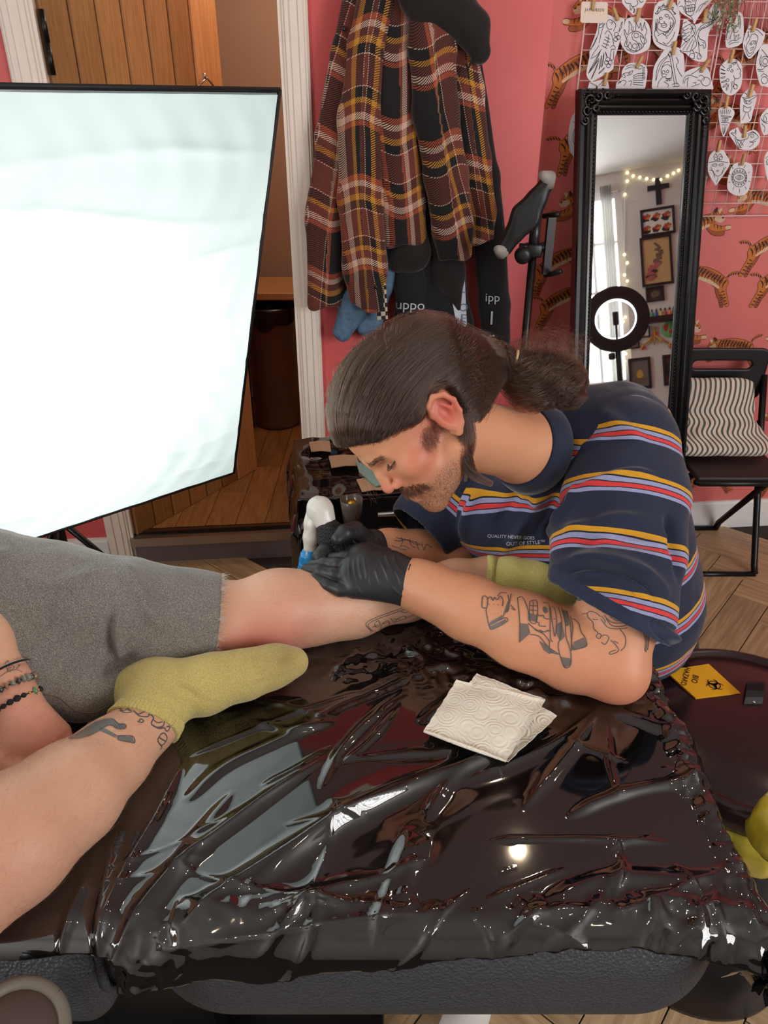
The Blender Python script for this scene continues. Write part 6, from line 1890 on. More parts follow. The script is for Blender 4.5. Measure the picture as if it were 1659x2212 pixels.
def cloth_part(name, parent, path, depth, mat, flat=1.7, h=.0055, folds=5.0, famp=.006, cut=None, pu0=0.0, pv0=0.0, rot=0.0, seed=1, label=None, wave=0.0):
    """hanging cloth: path = (px, py, half width px); depth = offset from the wall of its middle"""
    pts = np.array([on_door(x, y, 0) for x, y, r in path]); rad = np.array([r * PXM for *_, r in path])
    L = lambda p: np.stack([(p - WD) @ ED, ((p - WD) @ ND - depth) * flat, p[:, 2]], 1)
    lp_ = L(pts + ND * depth)
    zc = lp_[:, 2]; sc = lp_[:, 0]
    od = np.argsort(zc)
    def fn(p):
        q = L(np.asarray(p, float)).astype(np.float32)
        d = chain_d(q, lp_.astype(np.float32), rad, .02) / 1.15
        s = q[:, 0] - np.interp(q[:, 2], zc[od], sc[od])
        d = d - famp * np.sin(s * 2 * math.pi * folds / .1 * .5 + seed + 2.0 * np.sin(q[:, 2] * 9 + seed)) * np.clip(-q[:, 1] * 30 + .5, .3, 1) * (q[:, 1] > -9)
        if cut is not None:
            zcut = cut[0] + cut[1] * s + .006 * np.sin(s * 60 + seed)
            d = smax(d, zcut - q[:, 2], .006)
        return d
    lo = pts.min(0) - np.array([.2, .36, .2]); hi = pts.max(0) + .2
    v, f = nets(fn, lo, hi, h)
    bk = (v - WD) @ ND
    v = v + ND * np.maximum(.004 - bk, 0)[:, None]
    q = L(v); s = q[:, 0] - np.interp(q[:, 2], zc[od], sc[od])
    pu = s + .35 * np.abs(q[:, 1]) * np.sign(s) + pu0
    pv = q[:, 2] + pv0 + .012 * np.sin(s * 40 + seed)
    if rot: pu, pv = pu * math.cos(rot) - pv * math.sin(rot), pu * math.sin(rot) + pv * math.cos(rot)
    return obj(name, (v, f), mat, parent, attrs={'pu': pu, 'pv': pv}, label=label), (v, f)
zpx = lambda x, y: float(on_door(x, y)[2])
hoodie = thing('hoodie', on_door(980, 500), 'black printed hoodie hanging behind the plaid jacket', 'hoodie')
M['fleece'] = pbr('black_brown_fleece', srgb(30, 25, 24), .95, sheen=.35, bump=(400, .2))
_, hb1 = cloth_part('body', hoodie, [(900, 60, 20), (915, 350, 40), (930, 520, 70), (930, 700, 95), (925, 860, 100)], .050, M['black_cloth'], 1.9, famp=.006, folds=3, seed=2, cut=(zpx(930, 850), 0))
_, hb2 = cloth_part('sleeve', hoodie, [(1000, 150, 30), (1035, 380, 32), (1050, 520, 36), (1058, 650, 36), (1062, 800, 34)], .075, M['black_cloth'], 1.3, famp=.004, folds=3, seed=4, cut=(zpx(1060, 790), 0))
_, hb3 = cloth_part('sleeve', hoodie, [(870, 500, 26), (880, 600, 34), (888, 720, 36), (890, 820, 32)], .095, M['black_cloth'], 1.3, famp=.004, folds=3, seed=5, cut=(zpx(890, 800), 0))
_, hb4 = cloth_part('lining_flap', hoodie, [(880, 470, 30), (878, 535, 42), (850, 562, 14)], .112, M['fleece'], 1.4, famp=.004, folds=2, seed=6)
_, hb5 = cloth_part('lining_flap', hoodie, [(955, 480, 36), (958, 580, 36), (978, 650, 6)], .105, M['fleece'], 1.4, famp=.003, folds=2, seed=7)
M['print_pale'] = pbr('pale_print', srgb(196, 204, 214), .8); M['print_grey'] = pbr('grey_blue_print', srgb(110, 124, 150), .8)
def bvj(*vf): 
    v, f = join(vf); return bvh_of(v, f)
ball = bvj(hb1, hb2, hb3)
decal_text(ball, 'uppo', 886, 659, 30, .05, M['print_pale'], hoodie, 'lettering', off=.003)
decal_text(ball, 'ipp', 1064, 643, 26, .02, M['print_pale'], hoodie, 'lettering', off=.003)
for y, ch, sz in ((688, 'l', 42), (728, 'r', 34)): decal_text(ball, ch, 1062, y, sz, .05, M['print_pale'], hoodie, 'lettering', off=.003)
def px_poly(bvh, pts, mat, parent, name, off=.003, sub=6):
    P_ = []
    for i in range(len(pts)):
        a, b = np.array(pts[i], float), np.array(pts[(i + 1) % len(pts)], float)
        for t in np.linspace(0, 1, sub, endpoint=False): P_.append(a + (b - a) * t)
    c = np.mean(P_, 0); out = []
    for x, y in [c] + P_:
        h, n = cast(bvh, x, y)
        if h is None: h = on_door(x, y, .09)
        out.append(h + ND * off)
    n = len(P_)
    return obj(name, (np.array(out), [[0, 1 + i, 1 + (i + 1) % n] for i in range(n)]), mat, parent, smooth=False)
px_poly(ball, [(976, 648), (1004, 605), (1008, 700), (996, 720), (984, 690)], M['print_pale'], hoodie, 'emblem')
for y, ch in ((625, 'L'), (665, 'O'), (688, 'E')): decal_text(ball, ch, 999, y, 24, .1, M['print_grey'], hoodie, 'emblem_letter', off=.005)

denim = thing('denim_jacket', on_door(780, 640), 'blue denim jacket sleeve hanging below the plaid jacket', 'jacket')
M['blue_denim'] = pbr('blue_denim', srgb(92, 122, 150), .9, noise=(60, .3), bump=(500, .3))
cloth_part('sleeve', denim, [(860, 560, 30), (810, 605, 38), (765, 650, 36), (738, 705, 24)], .065, M['blue_denim'], 1.3, famp=.004, folds=3, seed=3)
cloth_part('body', denim, [(800, 500, 50), (800, 600, 52), (795, 690, 34)], .050, M['blue_denim'], 1.6, famp=.004, folds=3, seed=8)
obj('cuff', tube([on_door(721, 716, .06), on_door(745, 720, .06)], .022, 10, flat=.6), M['blue_denim'], denim)
chk = pbr('checker_strap', srgb(200, 190, 170), .8); tcn = node(chk, 'ShaderNodeTexCoord'); ck = node(chk, 'ShaderNodeTexChecker'); ck.inputs['Scale'].default_value = 72
ck.inputs[1].default_value = srgb(196, 186, 164); ck.inputs[2].default_value = srgb(26, 26, 28); mpk = node(chk, 'ShaderNodeMapping'); mpk.inputs['Location'].default_value = (.0035, .0035, .0035)
lnk(chk, tcn.outputs['Object'], mpk.inputs[0]); lnk(chk, mpk.outputs[0], ck.inputs[0]); lnk(chk, ck.outputs[0], bsdf(chk).inputs['Base Color'])
stp = on_door(824, 652, .150)
so = bpy.data.objects.new('checkered_strap', make_mesh('checkered_strap', *rbox((0, 0, 0), (.036, .004, .115), .001, 1), chk, smooth=False)); COL.objects.link(so); so.location = stp; so.rotation_euler = (0, -.06, math.atan2(ED[1], ED[0]))
so['label'] = 'black and cream checkered strap hanging beside the denim sleeve'; so['category'] = 'strap'

plaid = thing('plaid_jacket', on_door(850, 450), 'rust, mustard and black plaid flannel jacket with a black hood on the wall', 'jacket')
cloth_part('back_panel', plaid, [(790, -40, 40), (752, 120, 34), (722, 300, 40), (706, 470, 46), (702, 640, 42)], .070, M['plaid'], 1.5, famp=.006, folds=3, pu0=.03, pv0=.06, seed=1, cut=(zpx(700, 652), .1), rot=.05)
cloth_part('sleeve', plaid, [(820, -40, 36), (785, 110, 36), (772, 260, 42), (772, 420, 48), (784, 560, 48), (792, 640, 42)], .120, M['plaid'], 1.25, famp=.005, folds=2, pu0=.115, pv0=.19, seed=5, cut=(zpx(785, 648), -.25), rot=-.03)
cloth_part('front_panel', plaid, [(858, -40, 34), (850, 120, 34), (850, 300, 44), (862, 430, 48), (866, 500, 48)], .115, M['plaid'], 1.5, famp=.006, folds=3, pu0=.03, pv0=.02, seed=2, cut=(zpx(860, 516), .1), rot=-.02)
cloth_part('sleeve', plaid, [(912, -20, 42), (916, 110, 46), (926, 240, 46), (945, 370, 46), (962, 480, 42), (966, 530, 36)], .150, M['plaid'], 1.25, famp=.005, folds=2, pu0=.20, pv0=.10, seed=3, cut=(zpx(965, 542), .15), rot=-.10)
cloth_part('side_panel', plaid, [(975, 60, 30), (992, 200, 36), (1008, 340, 36), (1020, 450, 34), (1022, 500, 30)], .115, M['plaid'], 1.4, famp=.004, folds=2, pu0=.08, pv0=.14, seed=6, cut=(zpx(1020, 512), .1), rot=-.06)
hood, _ = cloth_part('hood', plaid, [(860, -30, 34), (905, 10, 46), (955, 35, 44), (995, 72, 34), (1012, 118, 22)], .165, M['fleece'], 1.2, famp=.003, folds=2, seed=9)
obj('drawstring', tube(spline([on_door(1015, 110, .17), on_door(1019, 128, .18), on_door(1012, 146, .17), on_door(1006, 138, .16)], 14), .0028, 6), M['black_cloth'], plaid)
for k, (x, y) in enumerate(((812, 620), (997, 470), (742, 62))):
    obj('button', lathe([(.001, .004), (.006, .004), (.007, 0), (.006, -.003)], on_door(x, y, .19 if k == 1 else .17 if k == 0 else .11), 12, np.array([ED, EZ, ND])), M['black_plastic'], plaid)
hkp = on_door(850, -95, .0)
ck_ = thing('coat_hook', hkp, 'black metal coat hook high on the pink wall', 'coat hook')
obj('plate', rbox(hkp + ND * .006, (.05, .012, .09), .003, 1, AXD), M['black_metal'], ck_, smooth=False)
obj('hook', tube(spline([hkp + ND * .01, hkp + ND * .07 - EZ * .02, hkp + ND * .10 + EZ * .03], 12), .007, 8), M['black_metal'], ck_)
sc_ = thing('wall_screw', on_door(1042, 358), 'old screw with chipped filler on the pink wall', 'screw')
obj('filler_patch', (np.array([on_door(1042 + 11 * math.cos(a) * (1 + .3 * math.sin(3 * a)), 365 + 26 * math.sin(a) * (1 + .2 * math.cos(5 * a)), .001) for a in np.linspace(0, 6.28, 24, endpoint=False)]), [list(range(24))]), pbr('filler', srgb(206, 118, 128), .35, bump=(90, .6)), sc_, smooth=False)
obj('screw_head', lathe([(.001, .004), (.003, .003), (.004, 0)], on_door(1042, 357, .001), 10, np.array([ED, EZ, ND])), M['chrome'], sc_)

# ================================================================== tablet tripod
pbx = np.array([.4563, 2.37, 0])
def tz_(px, py): return hz(px, py, 2.37)
tri = thing('tablet_tripod', pbx, 'black tripod with a tablet clamp standing against the pink wall', 'tripod')
top = tz_(1153, 468)
obj('pole', tube([pbx + EZ * .35, np.array([pbx[0], pbx[1], top[2]])], .0125, 12), M['black_metal'], tri)
obj('upper_tube', tube([np.array([pbx[0], pbx[1], tz_(1146, 545)[2]]), np.array([pbx[0], pbx[1], top[2]])], .0165, 12), pbr('dark_steel', srgb(70, 68, 68), .35, .7), tri)
for a in (.3, 2.4, 4.5):
    obj('leg', tube([pbx + EZ * .55, pbx + np.array([.20 * math.cos(a), .20 * math.sin(a), .012])], .009, 8), M['black_metal'], tri)
cz = tz_(1148, 540)[2]
cpt = np.array([pbx[0], pbx[1], cz])
obj('clamp', rbox(cpt, (.050, .045, .040), .006, 2), M['black_plastic'], tri)
obj('clamp_bolt', tube([hz(1122, 533, 2.36), hz(1142, 534, 2.36)], .011, 10), M['black_plastic'], tri)
obj('knob', lathe([(.006, -.02), (.024, -.018), (.026, 0), (.022, .010), (.010, .012)], hz(1130, 552, 2.33), 18, np.array([[1, 0, 0], [0, 0, 1], [0, -1, 0]])), M['black_plastic'], tri)
obj('arm', tube([cpt, hz(1182, 531, 2.36)], .015, 10), M['black_plastic'], tri)
obj('holder_plate', join([box((hz(1185, 468, 2.35) + hz(1186, 592, 2.35)) / 2, (.026, .012, np.linalg.norm(hz(1185, 468, 2.35) - hz(1186, 592, 2.35))), np.array([unit((1, .3, 0)), unit((-.3, 1, 0)), EZ]))]), pbr('dark_brown_plastic', srgb(44, 34, 36), .35), tri, smooth=False)
obj('claw', tube([hz(1174, 467, 2.36), hz(1190, 464, 2.34), hz(1206, 463, 2.29)], .008, 8), M['black_plastic'], tri)
obj('claw', tube([hz(1177, 594, 2.36), hz(1192, 592, 2.34), hz(1211, 586, 2.29)], .008, 8), M['black_plastic'], tri)
h0, h1, hm = hz(1180, 398, 2.30), hz(1090, 535, 2.30), hz(1135, 468, 2.30)
def hb_(p):
    d = chain_d(p, [h1, hm * .55 + h1 * .45, hm, hm * .5 + h0 * .5, h0], [.024, .026, .040, .027, .022], .02)
    q = np.abs((p - f4(hm))[:, 1])
    return smax(d, q - .022, .008)
obj('clamp_head', nets(hb_, np.minimum(h0, h1) - .06, np.maximum(h0, h1) + .06, .004), M['black_plastic'], tri)
M['grey_tip'] = pbr('grey_rubber_tip', srgb(160, 156, 150), .5)
for a, b, c in ((h0, hz(1186, 383, 2.29), hz(1170, 378, 2.26)), (h1, hz(1083, 545, 2.29), hz(1074, 538, 2.25))):
    obj('grip_tip', tube([a, b, c], [.0235, .020, .011], 12), M['grey_tip'], tri)
obj('swivel', tube([hm, hz(1150, 475, 2.36)], .018, 12), M['black_plastic'], tri)

# ================================================================== folding chair with cushion
ch = thing('folding_chair', np.array([1.24, 2.55, 0]), 'black folding chair holding a striped cushion beside the mirror', 'chair')
cx0, cx1 = 1.095, 1.44
def hy(px, py, y): return hz(px, py, y)
bt, bb = hy(1580, 753, 2.70)[2], hy(1580, 866, 2.68)[2]
def backrest():
    """rounded plate with a hand slot, bowed backwards"""
    def fn(p):
        x = p[:, 0] - (cx0 + cx1) / 2; z = p[:, 2] - (bt + bb) / 2
        y = p[:, 1] - (2.705 + .10 * (.05 - x * x) - .35 * (bb - p[:, 2]) * -.12)
        q = np.abs(np.stack([x, z], 1)) - np.array([(cx1 - cx0) / 2 - .035, (bt - bb) / 2 - .03])
        d2 = np.linalg.norm(np.maximum(q, 0), axis=1) + np.minimum(q.max(1), 0) - .032
        zs = z - (bt - bb) * .5 + .062
        qs = np.abs(np.stack([x, zs], 1)) - np.array([.095, .0])
        slot = np.linalg.norm(np.maximum(qs, 0), axis=1) - .0165
        zl = z + (bt - bb) * .5 + .05
        ql_ = np.abs(np.stack([x, zl], 1)) - np.array([.15, .0])
        d2 = np.maximum(d2, -slot)
        return smax(d2, np.abs(y) - .008, .006).astype(np.float32)
    return nets(fn, (cx0 - .03, 2.62, bb - .03), (cx1 + .03, 2.78, bt + .03), .004)
obj('backrest', backrest(), M['black_plastic'], ch)
sz_ = .445
obj('seat', rbox(((cx0 + cx1) / 2, 2.53, sz_), (cx1 - cx0 - .02, .37, .022), .009, 3), pbr('brown_black_seat', srgb(34, 27, 27), .5), ch)
obj('seat_rail', tube([(cx0 + .01, 2.36, sz_ - .014), (cx0 + .02, 2.345, sz_ - .014), (cx1 - .02, 2.345, sz_ - .014), (cx1 - .01, 2.36, sz_ - .014)], .011, 8), M['black_metal'], ch)
for x in (cx0 + .005, cx1 - .005):
    obj('leg', tube([(x, 2.70, bt - .10), (x, 2.62, sz_ + .06), (x, 2.42, .04), (x, 2.40, .012)], .0125, 10), M['black_metal'], ch)
    obj('leg', tube([(x - .012 * (1 if x > 1.2 else -1), 2.42, sz_ - .02), (x - .012 * (1 if x > 1.2 else -1), 2.74, .05), (x - .012 * (1 if x > 1.2 else -1), 2.755, .012)], .0125, 10), M['black_metal'], ch)
obj('floor_bar', tube([(cx0 + .005, 2.40, .012), (cx1 - .005, 2.40, .012)], .0115, 10), M['black_metal'], ch)
obj('floor_bar', tube([(cx0 + .017, 2.755, .012), (cx1 - .017, 2.755, .012)], .0115, 10), M['black_metal'], ch)
obj('hinge_arm', tube([(cx1 - .005, 2.655, sz_ + .10), (cx1 - .01, 2.56, sz_ + .01)], .009, 8), M['black_metal'], ch)
# striped cushion slumped between seat and back
def pil(p):
    q = p.astype(np.float64)
    d = chain_d(p, [f4((1.20, 2.64, sz_ + .245)), f4((1.20, 2.625, sz_ + .16)), f4((1.205, 2.585, sz_ + .09)), f4((1.21, 2.52, sz_ + .055))], [.03, .042, .044, .030], .03)
    x = np.abs(p[:, 0] - 1.205)
    w = .185 + .10 * np.clip((sz_ + .13 - p[:, 2]) / .13, 0, 1) + np.where(p[:, 0] < 1.2, .02, 0)
    c = f4((0, 1, 1))
    yz = p * c
    dd2 = None
    path = [(2.645, sz_ + .255), (2.625, sz_ + .16), (2.585, sz_ + .095), (2.49, sz_ + .050)]
    rr2 = [.018, .036, .038, .022]
    for i in range(3):
        e = cone_d(yz, f4((0,) + path[i]), f4((0,) + path[i + 1]), rr2[i], rr2[i + 1]); dd2 = e if dd2 is None else smin(dd2, e, .03)
    taper = np.clip((x - w * .55) / (w * .45), 0, 1.3) ** 2 * .028
    return smax(dd2 + taper, x - w, .02)
pv_, pf_ = nets(pil, (.95, 2.40, sz_ - .02), (1.52, 2.74, sz_ + .32), .0045)
pn_ = vnormals(pv_, pf_)
pv_ = pv_ + pn_ * (.004 * np.sin(pv_[:, 2] * 90 + 5 * np.sin(pv_[:, 0] * 13)) * np.exp(-((pv_[:, 2] - sz_ - .11) / .05) ** 2) + .003 * value_noise(pv_, 22, 9))[:, None]
pv_[:, 2] = np.maximum(pv_[:, 2], sz_ + .0125)
ms = M['stripe'] = pbr('striped_cushion_cotton', srgb(222, 204, 190), .9, sheen=.2, bump=(500, .2))
fr = mathn(ms, 'FRACT', attr(ms, 'su').outputs['Fac'])
lnk(ms, ramp(ms, fr, [(0, srgb(226, 208, 194)), (.55, srgb(86, 90, 84)), (.97, srgb(226, 208, 194))]), bsdf(ms).inputs['Base Color'])
su = pv_[:, 0] / .0185 + .5 * np.sin(pv_[:, 2] * 34) + .25 * np.sin(pv_[:, 2] * 80 + 2) * np.exp(-((pv_[:, 2] - sz_ - .11) / .06) ** 2) * 3
obj('cushion', (pv_, pf_), ms, label='cream and grey striped cushion on the black folding chair', cat='cushion', attrs={'su': su})

# ================================================================== wheeled trolley wrapped in black plastic
TC = np.array([.02, 1.78, 0]); tan_ = math.radians(8); tx = np.array([math.cos(tan_), math.sin(tan_), 0]); ty = np.array([-tx[1], tx[0], 0])
AXT = np.array([tx, ty, EZ]); TZ = .775
tro = thing('trolley', TC, 'black drawer trolley wrapped in black plastic and tape behind the bed', 'trolley')
tw_, td2 = .50, .36
obj('cabinet', rbox(TC + EZ * .42, (tw_ - .03, td2 - .03, .66), .01, 2, AXT), M['black_plastic'], tro, smooth=False)
for k in range(3):
    z = .672 - k * .205
    dr = obj('drawer', rbox(TC - ty * (td2 / 2 - .012) + EZ * z, (tw_ - .06, .02, .19), .006, 2, AXT), pbr('drawer_black', srgb(12, 12, 13), .5), tro, smooth=False)
    obj('handle', tube([TC - ty * (td2 / 2 + .03) - tx * .065 + EZ * (z + .065), TC - ty * (td2 / 2 + .03) + tx * .20 + EZ * (z + .065)], .0075, 10), M['chrome'], dr)
for sx in (-1, 1):
    for sy in (-1, 1):
        w0 = TC + tx * sx * .19 + ty * sy * .13
        obj('castor', lathe([(.005, -.012), (.032, -.012), (.035, 0), (.032, .012), (.005, .012)], w0 + EZ * .037, 16, np.array([tx, EZ, ty])), M['black_plastic'], tro)
        obj('castor_fork', tube([w0 + EZ * .05, w0 + EZ * .095], .010, 8), M['chrome'], tro)
# wrapping: box shell displaced into loose folds
def wrap_d(p):
    q = (p - f4(TC)) @ AXT.T.astype(np.float32)
    zc = q[:, 2] - .52
    b = np.stack([np.abs(q[:, 0]) - tw_ / 2, np.abs(q[:, 1]) - td2 / 2, np.abs(zc) - (TZ - .52)], 1)
    d = np.linalg.norm(np.maximum(b, 0), axis=1) + np.minimum(b.max(1), 0) - .006
    n1_ = value_noise(p, 22, 31); n2_ = 1 - np.abs(value_noise(p * np.array([1, 1, .45]), 17, 32))
    side = np.clip((-.12 - q[:, 0]) / .1, 0, 1) * np.clip((TZ + .01 - q[:, 2]) * 10, 0, 1)
    d = d - (.004 + .022 * side) * n2_ - .004 * n1_ + .004
    # opened at the front over the drawers
    fr_ = np.maximum(np.maximum(q[:, 1] + td2 / 2 - .03, -(q[:, 0] + .115)), q[:, 2] - (TZ - .012))
    return np.maximum(d, -fr_).astype(np.float32)
obj('plastic_wrap', nets(wrap_d, TC + np.array([-.36, -.30, .26]), TC + np.array([.36, .32, .84]), .005), M['sheet'], tro)
M['tape'] = pbr('beige_masking_tape', srgb(206, 172, 140), .6, bump=(120, .15))
def on_top(px, py): return PZ(px, py, TZ + .014)
for pts in ([(668, 955), (712, 952), (715, 975), (672, 975)], [(710, 985), (770, 983), (775, 1005), (716, 1010)], [(770, 1035), (820, 1032), (832, 1058), (782, 1062)]):
    q = np.array([on_top(x, y) for x, y in pts])
    q = np.array([q[0], (q[0] + q[1]) / 2 + EZ * .003, q[1], q[2], (q[2] + q[3]) / 2 + EZ * .003, q[3]])
    obj('tape_strip', (np.vstack([q, q - EZ * .002]), [[0, 1, 4, 5], [1, 2, 3, 4], [6, 11, 10, 7], [7, 10, 9, 8], [0, 6, 7, 1], [1, 7, 8, 2], [2, 8, 9, 3], [3, 9, 10, 4], [4, 10, 11, 5], [5, 11, 6, 0]]), M['tape'], tro, smooth=False)
tq = np.array([on_top(x, y) for x, y in ((768, 1000), (792, 1012), (832, 1050), (812, 1055), (776, 1024))])
obj('paper_wrapper', prism([(np.dot(a - tq[0], tx), np.dot(a - tq[0], ty)) for a in tq][::1], tq[0] + EZ * .004, tx, ty, EZ, .003), pbr('teal_paper', srgb(150, 196, 190), .6), label='pale teal paper packet lying on the trolley top', cat='packet', smooth=False)
cupc = P(760, 1100, 1.66)
cup = thing('plastic_cup', cupc, 'clear crumpled plastic cup with gold glints on the trolley edge', 'cup')
obj('cup_wall', lathe([(.018, -.03), (.020, -.03), (.026, .025), (.024, .026), (.018, -.026)], cupc, 24), pbr('clear_plastic', srgb(150, 140, 132), .15, trans=.6), cup)
obj('gold_glints', lathe([(.002, .012), (.010, .010), (.011, -.006), (.002, -.008)], cupc + EZ * .01, 14), M['goldb'], cup)  # small gold solid added in place of the glints in the cup
# ================================================================== tigers printed on the wallpaper
TIG = [pbr('tiger_outline', srgb(74, 40, 26), .7), pbr('tiger_orange', srgb(206, 118, 48), .7), pbr('tiger_brown', srgb(164, 84, 40), .7), pbr('tiger_cream', srgb(226, 190, 156), .7), pbr('tiger_stripe', srgb(52, 30, 24), .7)]
def cap2(pts, rad, n=16):
    c = spline(np.array(pts, float), n); r = np.interp(np.linspace(0, 1, n), np.linspace(0, 1, len(rad)), rad)
    t = np.gradient(c, axis=0); t /= np.linalg.norm(t, axis=1)[:, None]; s = np.stack([-t[:, 1], t[:, 0]], 1)
    L = c + s * r[:, None]; R = c - s * r[:, None]
    e = [c[-1] + t[-1] * r[-1] * math.sin(a) + s[-1] * r[-1] * math.cos(a) for a in np.linspace(.3, math.pi - .3, 5)]
    b = [c[0] - t[0] * r[0] * math.sin(a) - s[0] * r[0] * math.cos(a) for a in np.linspace(.3, math.pi - .3, 5)]
    return np.array(list(L) + e + list(R[::-1]) + b)
def tiger_mesh():
    lay = []
    back = [(0, 0), (26, 20), (56, 34), (86, 42)]
    def add(pts, rad, m, z): lay.append((cap2(pts, rad), m, z))
    legs = [([(2, -2), (-8, -26), (-16, -40), (-24, -61)], [13, 8, 5.5, 5]), ([(10, -2), (6, -26), (0, -40), (-8, -62)], [12, 7.5, 5, 5])]
    fore = [([(86, 34), (104, 20), (124, 16), (143, 18)], [11, 8, 6, 6]), ([(84, 32), (98, 12), (114, 4), (128, 4)], [10, 7.5, 5.5, 5.5])]
    for p, r in legs + fore: add(p, [q + 1.2 for q in r], 0, 0)
    for p, r in (legs[1], fore[1]): add(p, r, 2, 1)
    for p, r in (legs[0], fore[0]): add(p, r, 1, 2)
    add(back, [19, 19, 19, 17], 0, 1.5)
    add(back, [17.5, 17.5, 17.5, 16], 1, 3)
    add([(4, 9), (28, 27), (56, 42), (84, 50)], [6, 7, 7, 6], 2, 3.5)
    add([(10, -8), (34, 8), (60, 20), (84, 28)], [3, 5, 5, 4], 3, 3.6)
    add([(90, 46), (104, 52), (116, 46)], [13, 15, 11], 0, 4); add([(90, 46), (104, 52), (116, 46)], [12, 14, 10], 1, 4.5)
    add([(106, 44), (118, 40), (123, 41)], [7, 8, 5], 3, 5); add([(99, 64), (102, 70)], [5, 3], 0, 5); add([(110, 62), (114, 67)], [4.5, 3], 3, 5); add([(138, 18), (146, 18)], [5, 4.5], 3, 5)
    add([(114, 52), (117, 52)], [1.6, 1.2], 4, 6); add([(121, 45), (124, 44)], [1.8, 1.4], 4, 6)
    add([(-8, 10), (-20, 26), (-34, 31), (-48, 28)], [3.4, 2.6, 2.3, 2], 0, 2.2); add([(-8, 10), (-20, 26), (-34, 31), (-48, 28)], [2.4, 1.8, 1.5, 1.2], 1, 2.6)
    rr = random.Random(3)
    for k in range(11):
        t = k / 10; x = -4 + 92 * t; y = -4 + 46 * t ** .8
        w = 13 + 3 * math.sin(k)
        add([(x - 6, y + w), (x + 1, y + w * .3), (x + rr.uniform(1, 5), y - w * (.3 + .4 * rr.random()))], [2.0, 1.9, .5], 4, 6)
        if k % 2: add([(x + 3, y + w * .5), (x + 8, y - w * .2)], [1.2, .4], 4, 6)
    for k in range(5):
        add([(-7 - k * 4.0, -20 - k * 9), (1 - k * 4.0, -23 - k * 9)], [1.5, .8], 4, 6); add([(-2 - k * 1.6, -30 - k * 7), (5 - k * 1.8, -32 - k * 7)], [1.2, .7], 4, 6)
        add([(-14 - k * 7, 20 + 3 * k - .5 * k * k), (-17 - k * 7, 25 + 3 * k - .5 * k * k)], [1.3, 1.0], 4, 6)
    for (x, y) in ((94, 60), (100, 60), (106, 62), (96, 50), (92, 42)): add([(x, y), (x + 2, y - 6)], [1.4, .5], 4, 6)
    for (x, y) in ((100, 24), (110, 20), (120, 18)): add([(x, y + 6), (x + 2, y - 3)], [1.2, .6], 4, 6)
    parts, idx = [], []
    k = 1 / 1000.0 * 1.28
    for poly, m, z in lay:
        parts.append((np.stack([poly[:, 0] * k, np.full(len(poly), -z * .00012), poly[:, 1] * k], 1), [list(range(len(poly)))])); idx.append(m)
    v, f = join(parts)
    return make_mesh('tiger_print', v, f, TIG, smooth=False, fmat=fmats(parts, idx))
tig = tiger_mesh(); wang = math.atan2(ED[1], ED[0])
tigers = [(1208, 168, 0, 0, 1), (1344, 67, 0, 1, 1), (1222, 318, 12, 0, 1), (1304, 475, 0, 1, 1), (1168, 588, 4, 0, 1), (1180, 664, 0, 0, 1),
          (1463, 516, 4, 0, 1), (1560, 614, -4, 1, 1), (1628, 545, 0, 0, 1), (1650, 614, 0, 0, 1), (1418, 744, 0, 0, 1), (1754, 742, 0, 1, 1), (1616, 752, -18, 1, .95), (1401, 839, 0, 0, 1), (1562, 1032, -18, 1, .95), (1690, 443, -12, 1, 1),
          (1622, 272, -4, 1, 1), (1478, 398, 0, 0, 1), (1570, 152, 0, 0, 1), (1435, 110, 0, 1, 1), (1740, 905, 0, 1, 1), (1660, 1035, 0, 0, 1), (1700, 120, 0, 1, 1)]
for x, y, an, fl, sc in tigers:
    inst(tig, 'tiger_print', on_tiger(x, y, .0008), (0, -math.radians(an) * (1 if not fl else -1), wang), (-sc if fl else sc, 1, sc), parent=wall_tiger)

# ================================================================== wire grids
M['wire'] = pbr('pale_pink_wire', srgb(232, 200, 196), .4)
GO = .035
def gw(px, py, o=GO): return on_tiger(px, py, o)
def sz(p): return float(np.dot(p - WT, ED)), float(p[2])
def grid(label, s0, s1, z0, z1, ds, dz):
    t = thing('wire_grid', WT + ED * (s0 + s1) / 2 + EZ * z0 + ND * GO, label, 'wire grid', 'wire display grids')
    n = int(round((s1 - s0) / ds)); m_ = int(round((z1 - z0) / dz))
    r = .0016
    for i in range(n + 1):
        s = s0 + i * ds; rr_ = .0026 if i in (0, n) else r
        obj('wire', tube([WT + ED * s + EZ * z0 + ND * GO, WT + ED * s + EZ * z1 + ND * GO], rr_, 6), M['wire'], t)
    for j in range(m_ + 1):
        z = z1 - j * dz if j < m_ else z0; rr_ = .0026 if j in (0, m_) else r
        obj('wire', tube([WT + ED * s0 + EZ * z + ND * (GO + .003), WT + ED * (s0 + n * ds) + EZ * z + ND * (GO + .003)], rr_, 6), M['wire'], t)
    for (i, j) in ((1, 1), (n - 1, 1), (1, m_ - 1), (n - 1, m_ - 1)):
        p = WT + ED * (s0 + i * ds) + EZ * (z1 - j * dz)
        obj('wall_clip', tube([p, p + ND * (GO + .004)], .004, 7), M['wire'], t)
    return t
sa, za = sz(gw(1264, 40)); sb_, zb = sz(gw(1293.5, 40)); dsg = sb_ - sa
_, zt1 = sz(gw(1300, 40)); _, zt2 = sz(gw(1300, 74.5)); dzg = zt1 - zt2
n1 = int((sz(gw(1545, 120))[0] - sa) / dsg)
grid('left white wire grid of pinned tattoo drawings above the mirror', sa, sa + n1 * dsg, zt1 - 9 * dzg, zt1 + 3 * dzg, dsg, dzg)
s2 = sa + n1 * dsg + .012; zb2 = sz(gw(1600, 466))[1]
grid('right white wire grid of pinned tattoo drawings beside the mirror', s2, s2 + 9 * dsg, zb2, zb2 + 17 * dzg, dsg, dzg)

